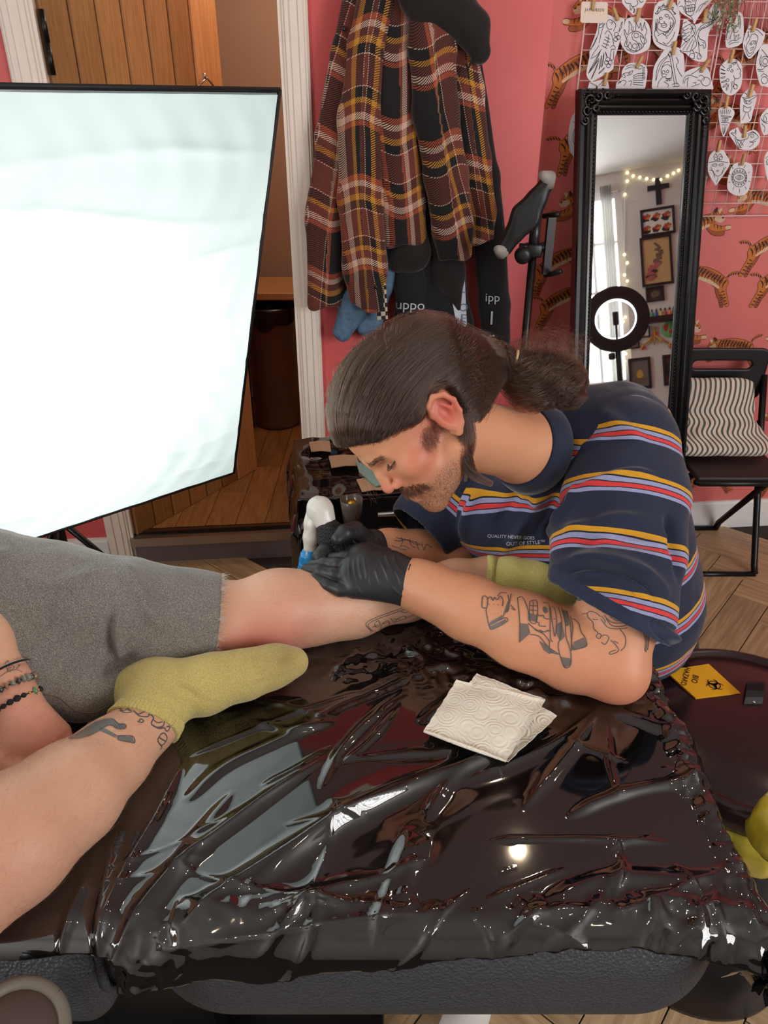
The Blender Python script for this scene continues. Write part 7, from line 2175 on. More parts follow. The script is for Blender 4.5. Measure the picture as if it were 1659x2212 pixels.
# ================================================================== flash drawings held by pegs
M['flash'] = pbr('white_drawing_paper', srgb(232, 226, 230), .75)
M['line'] = pbr('black_pen_line', srgb(46, 44, 48), .7)
M['peg'] = wood_mat('peg_wood', srgb(214, 172, 112), srgb(186, 140, 84), 40, .6, axis=2)
A = lambda x, y: (1220 + x / 7.54, y / 7.54)
B = lambda x, y: (1400 + x / 6.405, y / 6.405)
C = lambda x, y: (1500 + x / 7.37, 180 + y / 7.37)
D = lambda x, y: (x, y)
def circ(cx, cy, rx, ry=None, n=14, a0=0, a1=6.2832):
    ry = ry or rx
    return [(cx + rx * math.cos(a), cy + ry * math.sin(a)) for a in np.linspace(a0, a1, n)]
_pg = rbox((0, 0, 0), (.0085, .011, .036), .0015, 1)
def peg(px, py, ang, who):
    t = thing('clothes_peg', gw(px, py, GO + .016), 'small wooden peg clipping the %s' % who, 'clothes peg', 'wooden pegs on the wire grids')
    ca_, sa_ = math.cos(ang), math.sin(ang)
    ex = ED * ca_ + EZ * sa_; ez = EZ * ca_ - ED * sa_
    c = gw(px, py, GO + .016)
    for d in (-1, 1):
        obj('jaw', rbox(c + ND * d * .0034, (.0085, .0052, .036), .001, 1, np.array([ex, -ND, ez])), M['peg'], t, smooth=False)
    obj('spring', tube([c - ex * .0055, c + ex * .0055], .0030, 8), M['silver'], t)
_so = [0]
def paper(T, outline, lines, what, pegs=(), w=1.1, off=None):
    """one cut-out drawing: outline and pen lines read off the photo, pinned flat on the grid"""
    _so[0] += 1
    o_ = GO + .008 + (off if off is not None else .0012 * (_so[0] % 4))
    op = spline([T(*q) for q in outline] + [T(*outline[0])], len(outline) * 3 + 1)[:-1]
    c = gw(*np.mean(op, 0), o_)
    loc = [(float(np.dot(gw(x, y, o_) - c, ED)), float(gw(x, y, o_)[2] - c[2])) for x, y in op]
    t = thing('tattoo_drawing', c, 'cut-out line drawing of %s pegged on the wire grid' % what, 'drawing', 'flash drawings on the wire grids')
    obj('sheet', prism(loc, c, ED, EZ, ND, .0009), M['flash'], t, smooth=False)
    parts = []
    for l in lines:
        pp = np.array([T(*q) for q in l], float)
        L = np.linalg.norm(np.diff(pp, axis=0), axis=1).sum()
        pp = spline(pp, max(4, int(L / 2)))
        parts.append(ribbon(np.array([gw(x, y, o_ + .0014) for x, y in pp]), ND, w * 2.45 / FPX))
    if parts: obj('pen_lines', join(parts), M['line'], t, smooth=False, kind='stuff')
    for (x, y, a) in pegs: peg(*T(x, y), a, 'drawing of ' + what)
# business card
co = [(270, 40), (290, 25), (670, 35), (700, 55), (690, 355), (670, 375), (280, 372), (252, 350)]
cc_ = gw(*A(475, 200), GO + .012)
card = thing('name_card', cc_, 'cream rounded name card pegged at the top left of the grid', 'card')
_l = [(float(np.dot(gw(*A(x, y), GO + .012) - cc_, ED)), float((gw(*A(x, y), GO + .012) - cc_)[2])) for x, y in co]
obj('card_sheet', prism(_l, cc_, ED, EZ, ND, .0012), pbr('cream_card', srgb(238, 218, 204), .6), card, smooth=False)
tpx = 2.45 / FPX
obj('lettering', text_vf('JAY GREEN', 7.2 * tpx, gw(*A(485, 165), GO + .0135), ED, EZ, ND, spacing=1.12), M['line'], card, smooth=False)
obj('lettering', text_vf('TATTOOER', 6.4 * tpx, gw(*A(480, 218), GO + .0135), ED, EZ, ND, spacing=1.25), pbr('gold_foil', srgb(214, 178, 128), .4, .4), card, smooth=False)
peg(*A(463, 50), 0, 'name card')
feather = lambda x0, y0, x1, y1, b: [(x0, y0), ((x0 + x1) / 2 + b, (y0 + y1) / 2 + b), (x1, y1), ((x0 + x1) / 2 - b * .3, (y0 + y1) / 2 - b * .3), (x0, y0)]
paper(A, [(590, 245), (700, 235), (800, 280), (970, 320), (905, 640), (840, 860), (795, 990), (790, 1110), (700, 1190), (480, 1310), (430, 1330), (350, 1210), (400, 930), (410, 800), (520, 500), (540, 330)],
 [[(580, 330), (620, 300), (660, 340), (600, 520), (560, 700)], [(590, 340), (560, 420), (545, 560), (500, 650), (420, 820)], [(545, 560), (480, 720), (420, 800)], [(560, 420), (620, 380), (610, 440), (560, 450)], [(680, 360), (740, 320), (820, 380), (825, 440), (790, 510)], [(680, 360), (690, 440), (720, 480), (770, 470)], [(740, 370), (780, 360), (760, 400)],
  [(650, 560), (700, 500), (760, 560), (780, 640), (800, 720)], [(660, 600), (740, 640)], [(640, 640), (730, 690)], [(620, 700), (720, 740)], [(600, 740), (690, 790)], [(720, 560), (700, 680), (660, 780)], [(560, 740), (480, 850), (430, 940)], [(600, 800), (520, 900), (420, 960)], feather(580, 840, 400, 1160, 10), feather(560, 950, 380, 1200, 8), feather(560, 980, 430, 1290, 8), feather(600, 900, 560, 1130, 10), feather(640, 860, 600, 1100, 10), feather(660, 840, 690, 940, 10),
  [(740, 780), (780, 740), (820, 760), (815, 800), (760, 800)], circ(840, 560, 34), circ(870, 610, 34), circ(830, 640, 34), circ(700, 970, 34), circ(680, 1020, 34), circ(740, 1020, 34), circ(710, 1070, 34), feather(880, 520, 935, 350, 14), feather(650, 1100, 550, 1200, 10), [(760, 800), (740, 950), (790, 970), (800, 830)]], 'a perched eagle with flowers', [(830, 235, .55)])
paper(A, [(1080, 280), (1240, 290), (1360, 390), (1400, 560), (1380, 760), (1280, 850), (1130, 885), (1010, 850), (920, 730), (910, 620), (960, 440), (1000, 320)],
 [circ(1150, 670, 148, 160, 24), [(1150, 510), (1095, 560), (1110, 640), (1170, 680), (1200, 750), (1150, 830)], circ(1165, 578, 38), circ(1140, 750, 38), [(1010, 640), (970, 540), (975, 480), (1010, 560), (1040, 520), (1050, 420), (1045, 340), (1090, 420), (1080, 480), (1110, 500), (1110, 430)], [(1155, 500), (1160, 400), (1165, 370), (1210, 460), (1235, 370), (1260, 500), (1300, 360), (1310, 440), (1340, 500), (1310, 590), (1330, 680), (1280, 720), (1240, 650), (1230, 580), (1285, 630)], [(1010, 640), (970, 740), (1030, 760), (1060, 680), (1090, 780), (1050, 820), (1000, 790)], [(1060, 830), (1130, 850), (1220, 800), (1200, 700), (1250, 740), (1240, 800), (1290, 740)], [(1030, 640), (1020, 700)]], 'a flaming yin yang', [(1190, 245, -.08)])
paper(A, [(930, -60), (940, 60), (1080, 210), (1110, 240), (1150, 220), (1280, 90), (1310, -60)], [[(980, 10), (1000, 50), (1070, 60), (1090, 100), (1150, 100), (1190, 60), (1180, 0)], [(1060, 80), (1075, 170), (1110, 110), (1130, 160), (1115, 210)], [(1130, 140), (1140, 180), (1120, 215)], [(1210, 0), (1240, 40), (1280, 20)]], 'a dripping tongue')
paper(B, [(150, 20), (300, -5), (380, 60), (430, 160), (430, 420), (350, 620), (250, 690), (120, 640), (60, 520), (70, 240), (90, 100)],
 [[(100, 200), (150, 120), (200, 80), (260, 90), (320, 120), (370, 190)], [(95, 180), (130, 190), (150, 90), (180, 130), (215, 50), (230, 110), (280, 60), (290, 120), (350, 100), (340, 150), (385, 190), (350, 200)], [(130, 200), (170, 150), (240, 130), (300, 160), (340, 210)], [(160, 230), (155, 300), (180, 330), (230, 310), (215, 290)], [(160, 245), (180, 235), (200, 255), (175, 270), (160, 245)], [(230, 210), (255, 195), (285, 215), (255, 235), (230, 210)], [(295, 230), (305, 250), (295, 265), (285, 250), (295, 230)], circ(220, 350, 40, 30), [(190, 350), (250, 345)], [(150, 300), (130, 380), (170, 420), (240, 440), (300, 400), (310, 300)],
  [(340, 210), (380, 300), (330, 420), (260, 500), (200, 460), (130, 500)], [(320, 240), (360, 320), (310, 400), (240, 470)], [(110, 260), (100, 400), (90, 480), (130, 560)], [(130, 260), (120, 400), (150, 470)], circ(110, 330, 12), circ(110, 360, 12), circ(108, 390, 12), circ(105, 420, 13), circ(345, 330, 14), circ(325, 365, 14), circ(300, 400, 14), circ(270, 440, 16), circ(230, 465, 20), [(200, 580), (260, 610), (340, 520), (370, 440)], [(110, 560), (170, 600), (280, 640), (330, 610)], [(250, 520), (270, 530)]], 'a bearded face crowned with thorns', [(318, 30, -.2)])
paper(B, [(400, -60), (410, 100), (470, 190), (600, 270), (640, 330), (680, 260), (780, 120), (870, 20), (860, -60)], [[(500, -20), (520, 60), (510, 100), (540, 200), (610, 210), (640, 140), (650, 60), (670, 0)], [(530, 80), (640, 65), (635, 145), (530, 160), (525, 85)], [(530, 118), (638, 105)], [(555, 80), (560, 158)], [(580, 76), (585, 154)], [(605, 72), (612, 150)], [(560, 40), (575, 15), (595, 40)], circ(540, 0, 24), circ(630, -5, 22), [(430, 90), (480, 90), (520, 180), (600, 240), (625, 300)], [(660, 180), (720, 80), (780, 40), (830, 10)], [(700, 160), (760, 70), (800, 50)], [(420, 60), (440, 20)]], 'a laughing skull in flames')
paper(B, [(490, 270), (530, 270), (640, 340), (760, 280), (850, 130), (920, 55), (1000, 160), (960, 290), (840, 450), (820, 700), (800, 840), (690, 850), (590, 810), (520, 740), (440, 700), (470, 560), (455, 440)],
 [feather(900, 240, 930, 90, 6), feather(880, 270, 980, 150, 8), feather(870, 300, 985, 220, 8), [(650, 500), (700, 400), (780, 330), (870, 300), (940, 260)], [(690, 480), (740, 400), (820, 370), (920, 300)]] + [[(700 + 24 * k, 400 - 12 * k), (725 + 24 * k, 425 - 14 * k)] for k in range(8)] + [[(540, 300), (480, 330), (470, 400), (500, 420)], [(560, 340), (475, 400), (470, 450), (520, 460)], [(560, 390), (470, 450), (475, 500), (530, 490)], [(570, 440), (480, 500), (490, 550), (550, 530)], [(580, 480), (500, 550), (540, 580)], [(560, 340), (620, 330), (655, 380), (640, 470), (600, 500)], [(590, 350), (640, 460)], [(620, 350), (590, 470)], [(575, 400), (645, 390)],
  [(630, 490), (460, 640), (450, 700), (580, 710), (670, 620), (640, 500)], [(620, 540), (530, 700)], [(640, 560), (590, 700)], [(580, 540), (480, 690)], [(690, 480), (720, 540), (780, 570), (800, 640), (770, 670), (760, 620), (720, 630), (690, 560), (690, 490)], [(750, 580), (775, 600)], [(690, 560), (720, 790)], [(610, 690), (640, 740), (590, 740), (570, 790), (600, 810)], [(640, 740), (640, 800), (610, 815)], [(650, 720), (700, 740), (740, 780), (720, 820)], [(690, 750), (680, 800), (710, 820)]], 'a swooping eagle', [(790, 220, -.08)])
paper(B, [(220, 690), (330, 660), (430, 660), (440, 720), (490, 760), (500, 990), (450, 1130), (430, 1260), (80, 1260), (65, 1060), (90, 900)],
 [[(290, 730), (320, 740), (400, 1180)], [(270, 760), (300, 790), (370, 1190)], [(275, 750), (300, 725), (320, 750), (300, 790), (275, 750)], [(280, 760), (170, 860), (120, 980), (105, 1120)], [(265, 790), (190, 880), (140, 1000), (110, 1110)], [(230, 900), (180, 960), (200, 1060), (240, 1060), (250, 1090), (320, 1080), (330, 960), (290, 900), (230, 900)], circ(270, 990, 16, 22), circ(215, 1000, 20, 26), [(240, 1040), (250, 1025), (258, 1042)], [(240, 1090), (330, 1080)], [(240, 1120), (330, 1105)], [(260, 1080), (265, 1130)], [(290, 1080), (295, 1125)], [(180, 960), (230, 870), (300, 850)], [(200, 1070), (150, 1130), (130, 1210)], [(220, 1130), (280, 1170), (270, 1210)], [(390, 790), (420, 860), (390, 900), (430, 1000), (470, 1060)], [(330, 1170), (400, 1150), (430, 1190), (340, 1200)]], 'a hooded reaper with a scythe', [(362, 665, -.05)])
paper(B, [(490, 1010), (610, 950), (760, 920), (830, 960), (870, 1100), (870, 1260), (450, 1260)], [[(480, 1160), (500, 1080), (560, 1040), (640, 1060), (690, 1080)], [(500, 1160), (520, 1100), (560, 1080)], [(590, 1030), (660, 990), (720, 940), (760, 930)], [(700, 1060), (740, 1040), (780, 1080), (760, 1120)], circ(800, 1130, 60), [(620, 1150), (660, 1140), (650, 1170)], [(600, 1200), (660, 1180), (720, 1160)], [(680, 1110), (720, 1110), (720, 1140)], [(560, 1060), (545, 1120), (540, 1200)], circ(735, 990, 26, 16)], 'a snarling beast head', [(790, 905, -.55)])
paper(A, [(840, 1350), (920, 1260), (930, 1150), (1010, 1050), (1120, 1020), (1270, 1040), (1340, 1120), (1330, 1280), (1260, 1480), (860, 1480)], [[(860, 1370), (940, 1310), (1000, 1330), (960, 1400)], [(930, 1260), (960, 1200), (1040, 1180), (1110, 1150), (1080, 1210), (1010, 1230)], circ(1050, 1190, 16)] + [[(1110, 1240 + 26 * k), (1190, 1200 + 36 * k), (1280, 1190 + 40 * k)] for k in range(6)] + [[(1000, 1090), (1060, 1060), (1130, 1060)], [(980, 1130), (1050, 1100), (1120, 1090)], [(1170, 1070), (1220, 1060), (1280, 1090)], [(1190, 1110), (1210, 1130), (1250, 1110)], [(880, 1320), (920, 1330)], [(870, 1345), (915, 1350)], [(950, 1200), (990, 1250), (950, 1270)], [(1040, 1330), (1090, 1320), (1070, 1400)]] + [[(1260, 1110 + 22 * k), (1310, 1095 + 24 * k)] for k in range(9)], 'a tiger head in profile', [(1215, 1010, -.38)])
paper(A, [(400, 1340), (500, 1325), (640, 1290), (690, 1300), (700, 1480), (390, 1480)], [[(420, 1350), (480, 1380), (540, 1410)], [(550, 1400), (600, 1340), (650, 1310)], [(600, 1400), (640, 1350)]], 'leaves above the mirror', [(665, 1290, -.12)])
paper(D, [(1250, 243), (1236, 250), (1228, 285), (1230, 320), (1250, 352), (1285, 352), (1290, 243)], [circ(1262, 296, 24, 34), circ(1250, 296, 7, 9), [(1238, 262), (1252, 274), (1240, 280)]], 'a round crest left of the mirror')
paper(B, [(1090, 330), (1190, 310), (1240, 170), (1300, 200), (1320, 320), (1300, 590), (1130, 660), (1070, 610)], [[(1110, 600), (1160, 560), (1220, 560), (1280, 520)], [(1120, 620), (1180, 590), (1260, 580)], [(1200, 540), (1220, 500), (1260, 480), (1240, 540)], [(1130, 540), (1160, 440), (1200, 380), (1270, 300)], [(1260, 210), (1280, 300), (1270, 400)], [(1150, 360), (1190, 410), (1230, 360)], [(1170, 440), (1220, 450), (1250, 420)]], 'a reaching hand among leaves')
paper(B, [(1400, 350), (1480, 380), (1610, 450), (1580, 600), (1500, 720), (1390, 815), (1310, 650), (1340, 480)], [[(1380, 400), (1500, 410), (1590, 490)], [(1430, 480), (1480, 470), (1520, 520), (1500, 600), (1470, 690), (1400, 740), (1360, 640), (1400, 560), (1430, 480)], [(1400, 620), (1440, 570), (1500, 570)], circ(1430, 610, 14), circ(1475, 595, 16), [(1410, 670), (1460, 650), (1440, 690), (1410, 690)], [(1350, 560), (1380, 500), (1390, 430)], [(1330, 620), (1390, 780), (1470, 720)], [(1380, 440), (1400, 520)]], 'a hooded skull', [(1470, 350, -.08)])
paper(B, [(1720, 600), (1659, 610), (1560, 640), (1490, 900), (1540, 1150), (1600, 1190), (1720, 1150)], [[(1570, 680), (1659, 790)], circ(1620, 850, 60, 70), circ(1620, 850, 34, 40), [(1510, 960), (1580, 960), (1640, 900)], [(1520, 980), (1600, 990)], [(1560, 1060), (1600, 1020), (1659, 1060)], circ(1610, 1110, 44, 50), [(1570, 760), (1540, 850), (1570, 930)]], 'a coiled snake and dagger')
paper(B, [(1120, 805), (1230, 830), (1300, 930), (1290, 1170), (1220, 1280), (1130, 1320), (1030, 1250), (990, 1080), (1000, 920)], [feather(1060, 940, 1000, 880, 12), feather(1070, 980, 1000, 950, 12), feather(1070, 1020, 1000, 1010, 12), feather(1070, 1060, 1000, 1080, 12), feather(1080, 1110, 1010, 1140, 12), feather(1090, 1150, 1030, 1210, 12), feather(1110, 1160, 1080, 1250, 12), circ(1100, 1110, 20), [(1150, 880), (1220, 870), (1250, 920), (1285, 980), (1270, 1010), (1280, 1040), (1260, 1080), (1200, 1085), (1180, 1040)], circ(1140, 920, 18), circ(1190, 880, 18), circ(1110, 960, 18), circ(1160, 980, 18), circ(1220, 850, 14), [(1200, 1090), (1190, 1150), (1240, 1190)], [(1150, 1130), (1160, 1220), (1140, 1290)], [(1170, 1120), (1180, 1210)], circ(1210, 1200, 26, 32), [(1230, 960), (1255, 955)]], 'a woman with flowers in her hair', [(1155, 780, -.08)])
paper(C, [(870, 75), (940, 100), (990, 230), (930, 450), (890, 600), (750, 640), (730, 590), (735, 240)], [[(760, 220), (850, 240), (960, 190), (970, 220), (850, 280), (770, 240)], [(790, 260), (800, 310), (880, 330), (920, 290)], circ(820, 285, 14), circ(880, 285, 14), [(780, 350), (850, 390), (910, 370)], [(790, 360), (780, 440), (850, 460), (890, 430), (895, 390)], [(820, 470), (760, 590)], [(850, 470), (880, 570)], [(800, 150), (840, 180)], [(830, 300), (840, 320)]], 'a masked bandit', [(905, 120, -.1)])
paper(C, [(510, 365), (570, 380), (640, 470), (560, 640), (480, 830), (450, 835), (410, 700), (380, 420)], [[(420, 510), (590, 530)], [(425, 530), (585, 548)], circ(490, 580, 50, 26), circ(490, 580, 16), [(430, 620), (560, 630)], [(440, 660), (530, 665)], [(450, 700), (460, 810)], [(480, 690), (470, 810)], [(505, 680), (480, 790)]] + [[(430 + 26 * k, 490), (415 + 32 * k, 430 - 20 * math.sin(k * .6))] for k in range(6)], 'a torch with an eye', [(510, 300, .05)])
paper(C, [(690, 700), (750, 800), (880, 755), (970, 745), (1040, 840), (1020, 970), (900, 1055), (720, 1040), (620, 920), (550, 780)], [[(640, 840), (580, 790), (640, 790), (660, 730), (660, 820)], [(650, 840), (690, 910), (780, 900), (850, 880)], [(640, 860), (690, 1000), (760, 1030)], [(680, 920), (740, 1020)], [(720, 910), (780, 990)], [(760, 905), (700, 1010)], [(800, 900), (730, 1020)], [(670, 900), (720, 900)], [(850, 880), (870, 830), (930, 780), (1020, 850), (960, 900), (880, 950)], circ(920, 835, 26, 30), [(870, 830), (860, 800), (930, 770), (980, 800)], [(880, 920), (940, 960), (870, 1020)], [(930, 940), (980, 920)]], 'a reclining mermaid', [(800, 770, .12)])
paper(C, [(310, 1070), (450, 1060), (500, 1130), (565, 1270), (480, 1430), (350, 1615), (320, 1600), (215, 1410), (230, 1180)], [[(280, 1300), (340, 1280), (360, 1310), (300, 1320), (280, 1300)], [(390, 1290), (450, 1280), (460, 1300), (400, 1315), (390, 1290)], [(230, 1260), (300, 1250), (370, 1240), (450, 1250), (540, 1260)], [(260, 1330), (310, 1430), (370, 1480), (430, 1440), (470, 1330)], [(350, 1390), (370, 1380), (390, 1390), (370, 1410), (350, 1390)], [(300, 1180), (340, 1120), (370, 1170), (410, 1120), (450, 1180)], circ(340, 1200, 26), circ(420, 1190, 26), circ(380, 1220, 20), [(240, 1380), (300, 1400), (320, 1500)], [(350, 1590), (380, 1500)], [(440, 1440), (500, 1330)]], 'a masked lady', [(388, 1000, -.03)])
paper(C, [(640, 1275), (740, 1250), (870, 1270), (925, 1350), (900, 1560), (840, 1740), (720, 1790), (600, 1760), (525, 1680), (530, 1520), (580, 1350)], [[(650, 1500), (710, 1460), (780, 1500), (710, 1540), (650, 1500)], circ(715, 1500, 26), circ(715, 1500, 9), circ(715, 1500, 95, 75, 20), circ(715, 1500, 120, 150, 22)] + [[(715 + 100 * math.cos(a), 1500 + 85 * math.sin(a)), (715 + 125 * math.cos(a + .12), 1500 + 130 * math.sin(a + .12)), (715 + 100 * math.cos(a + .24), 1500 + 85 * math.sin(a + .24))] for a in np.arange(0, 6.28, .39)] + [[(715 + 150 * math.cos(a), 1500 + 180 * math.sin(a)), (715 + 185 * math.cos(a), 1500 + 235 * math.sin(a))] for a in np.arange(.3, 6.28, .62)], 'a radiant eye', [(775, 1215, -.06)])
paper(C, [(1230, 370), (1172, 385), (1040, 560), (1090, 810), (1172, 810), (1230, 800)], [circ(1160, 560, 60, 80), [(1060, 560), (1110, 620), (1172, 600)], [(1070, 640), (1120, 700), (1110, 780)], [(1120, 520), (1150, 560), (1140, 600)]], 'a curled figure at the right edge')
paper(C, [(1230, 1060), (1172, 1070), (1110, 1200), (1130, 1400), (1172, 1560), (1230, 1500)], [[(1130, 1200), (1172, 1160)], [(1140, 1260), (1172, 1200)], [(1140, 1290), (1172, 1300)], [(1150, 1240), (1165, 1290)]], 'a rayed star at the right edge')
# hanging sprig and pink fringe on the right grid
sp = thing('hanging_sprig', gw(1580, -5, .05), 'trailing artificial sprig with small white and green leaves on the grid', 'plant')
rr = random.Random(2); stems, lv, lw = [], [], []
for k in range(26):
    x0, y0 = rr.uniform(1552, 1604), rr.uniform(-30, 12)
    x1, y1 = x0 + rr.uniform(-34, 14), y0 + rr.uniform(30, 86)
    pl = spline([gw(x0, y0, .05), gw((x0 + x1) / 2 + rr.uniform(-8, 8), (y0 + y1) / 2, .06 + .03 * rr.random()), gw(x1, y1, .05 + .02 * rr.random())], 9)
    stems.append(tube(pl, .0008, 4))
    for q in pl[2:]:
        for _ in range(2):
            d = unit((rr.uniform(-1, 1), rr.uniform(-1, 1), rr.uniform(-1, .6))); L = .006 + .006 * rr.random()
            s = unit(np.cross(d, (rr.random(), rr.random(), 1)))
            quad = (np.array([q, q + d * L * .5 + s * L * .3, q + d * L, q + d * L * .5 - s * L * .3]), [[0, 1, 2, 3]])
            (lw if rr.random() < .45 else lv).append(quad)
obj('stem', join(stems), pbr('sprig_stem', srgb(110, 120, 80), .6), sp, kind='stuff')
obj('leaf', join(lv), pbr('sprig_green', srgb(146, 160, 104), .6), sp, kind='stuff', smooth=False)
obj('blossom', join(lw), pbr('sprig_white', srgb(214, 206, 190), .6), sp, kind='stuff', smooth=False)
fr_ = thing('fringe_hanging', gw(1640, -5, .02), 'curtain of pink threads hanging at the top right behind the drawings', 'fringe')
th_ = []
for k in range(70):
    x = 1598 + k * 1.6 + rr.uniform(-1, 1)
    th_.append(tube([gw(x + 3, -60, .018), gw(x + rr.uniform(-1, 1), 10, .02), gw(x - 5, 62 + rr.uniform(-6, 22), .018)], .0011, 4))
obj('thread', join(th_), pbr('pink_thread', srgb(224, 142, 140), .6), fr_, kind='stuff')

# ================================================================== clinical waste bin with lid
BL = np.array([.672, 1.0, 0]); LZ = .615
bio = thing('clinical_waste_bin', BL, 'black round lidded bin with a yellow bio hazard sticker beside the bed', 'bin')
M['bin_black'] = pbr('bin_black_plastic', srgb(22, 19, 20), .3, noise=(30, .15))
M['lid_black'] = pbr('lid_black_maroon_reflection', srgb(36, 20, 22), .22, spec=.55, noise=(60, .2))  # black lid; its dark maroon reflections are painted into the base colour
obj('body', lathe([(.17, .012), (.192, .012), (.196, .0), (.198, .02), (.190, .03), (.206, LZ - .07), (.20, LZ - .07), (.17, .03)], BL, 64), M['bin_black'], bio)
obj('lid', lathe([(.200, LZ - .055), (.216, LZ - .055), (.219, LZ - .045), (.219, LZ - .012), (.214, LZ - .003), (.205, LZ), (.200, LZ - .006), (.192, LZ - .008), (.186, LZ - .004), (.10, LZ + .002), (.001, LZ + .004)], BL, 72), M['lid_black'], bio)
sq = [PZ(x, y, LZ + .0045) for x, y in ((1437, 1448), (1531, 1434), (1600, 1497), (1503, 1508))]
lab = obj('sticker', (np.array(sq + [q - EZ * .004 for q in sq]), [[3, 2, 1, 0], [0, 1, 5, 4], [1, 2, 6, 5], [2, 3, 7, 6], [3, 0, 4, 7]]), pbr('hazard_yellow', srgb(238, 176, 24), .4), bio, smooth=False)
sup = unit(sq[2] - sq[0]); srt = unit(sq[3] - sq[1]); srt = unit(srt - np.dot(srt, sup) * sup); sc0 = (sq[0] + sq[2]) / 2
sd = np.linalg.norm(sq[2] - sq[0])
obj('lettering', text_vf('BIO', sd * .115, sc0 - sup * sd * .10 - EZ * -.0006, srt, sup, EZ), M['black_plastic'], lab, smooth=False)
obj('lettering', text_vf('HAZARD', sd * .105, sc0 - sup * sd * .225 + EZ * .0006, srt, sup, EZ), M['black_plastic'], lab, smooth=False)
sym = []; yc = sc0 + sup * sd * .16 + EZ * .0008
def arc(c, r0, a0, a1, w0, w1, n=22):
    q = [c + (srt * math.cos(a) + sup * math.sin(a)) * r0 for a in np.linspace(a0, a1, n)]
    w = [w0 + (w1 - w0) * (1 - abs(2 * k / (n - 1) - 1)) for k in range(n)]
    return ribbon(np.array(q), EZ, w)
for k in range(3):
    a = math.pi / 2 + k * 2.0944
    cdir = srt * math.cos(a) + sup * math.sin(a)
    sym.append(arc(yc + cdir * sd * .062, sd * .062, a + .55, a + 2 * math.pi - .55, sd * .006, sd * .034))
sym.append(arc(yc, sd * .078, 0, 6.2832, sd * .014, sd * .014))
obj('symbol', join(sym), M['black_plastic'], lab, smooth=False, kind='stuff')
cq = PZ(1628, 1500, LZ + .004)
lt_ax = np.array([unit(PZ(1640, 1500, LZ) - PZ(1615, 1500, LZ)), unit(PZ(1625, 1480, LZ) - PZ(1622, 1520, LZ)), EZ])
hp = [cq + lt_ax[1] * y + EZ * z for y, z in ((.030, -.001), (.024, .010), (.010, .016), (-.008, .014), (-.020, .008), (-.030, -.001))]
V, Fc = [], []
for q in hp:
    for d in (-.017, .017): V += [q + lt_ax[0] * d + EZ * .002, q + lt_ax[0] * d - EZ * .002]
for i in range(5):
    a, b = i * 4, i * 4 + 4
    Fc += [[a, a + 2, b + 2, b], [a + 1, b + 1, b + 3, a + 3], [a, b, b + 1, a + 1], [a + 2, a + 3, b + 3, b + 2]]
Fc += [[0, 1, 3, 2], [20, 22, 23, 21]]
cl_ = obj('lid_clip', (np.array(V), Fc), M['black_gloss'], bio, smooth=False)
obj('rivet', lathe([(.001, .003), (.003, .002), (.004, 0)], cq - lt_ax[1] * .026 + EZ * .003, 10), M['chrome'], cl_)
M['bag'] = pbr('yellow_bag_film', srgb(214, 196, 60), .3, spec=.5, trans=.25)
V, Fc = [], []
na = 120
for i in range(na):
    a = 2 * math.pi * i / na
    ww = .008 * math.sin(a * 9) + .006 * math.sin(a * 17 + 1) + .004 * math.sin(a * 31)
    for j, (r, z) in enumerate(((.205, LZ - .058), (.216, LZ - .070), (.222, LZ - .095), (.218, LZ - .130), (.209, LZ - .15))):
        V.append(BL + np.array([(r + ww * (j > 0) * .8) * math.cos(a), (r + ww * (j > 0) * .8) * math.sin(a), z + ww * .8 * (j > 1)]))
for i in range(na):
    for k in range(4): Fc.append([i * 5 + k, ((i + 1) % na) * 5 + k, ((i + 1) % na) * 5 + k + 1, i * 5 + k + 1])
obj('bag_skirt', (np.array(V), Fc), M['bag'], bio)
def bag_d(p):
    d = ell_d(p, P(1682, 1800, 1.05), (.036, .034, .040))
    d = smin(d, cone_d(p, P(1690, 1710, 1.12), P(1685, 1770, 1.07), .012, .024), .03)
    return (d - .007 * (1 - np.abs(value_noise(p, 30, 41))) - .002 * value_noise(p, 80, 42)).astype(np.float32)
obj('bag_bulge', nets(bag_d, P(1670, 1770, 1.05) - .12, P(1670, 1770, 1.05) + .12, .004), M['bag'], bio)

# ================================================================== folded paper towel
M['towel'] = pbr('embossed_paper_towel', srgb(240, 232, 216), .9)
m = M['towel']; tc = node(m, 'ShaderNodeTexCoord'); vo = node(m, 'ShaderNodeTexVoronoi'); vo.inputs['Scale'].default_value = 30; vo.feature = 'F1'; lnk(m, tc.outputs['Object'], vo.inputs[0])
sw = mathn(m, 'SINE', mathn(m, 'MULTIPLY', vo.outputs['Distance'], 40.0)); v2 = node(m, 'ShaderNodeTexVoronoi'); v2.inputs['Scale'].default_value = 330; lnk(m, tc.outputs['Object'], v2.inputs[0])
hh = mathn(m, 'MULTIPLY', mathn(m, 'GREATER_THAN', sw, .55), mathn(m, 'LESS_THAN', v2.outputs['Distance'], .42))
bp = node(m, 'ShaderNodeBump'); bp.inputs['Strength'].default_value = 1.0; bp.inputs['Distance'].default_value = .00035; lnk(m, sw, bp.inputs['Height']); lnk(m, bp.outputs[0], bsdf(m).inputs['Normal'])
tw = thing('paper_towel', PZ(1060, 1550, BZ + .01), 'folded white embossed paper towel lying on the black plastic', 'paper towel')
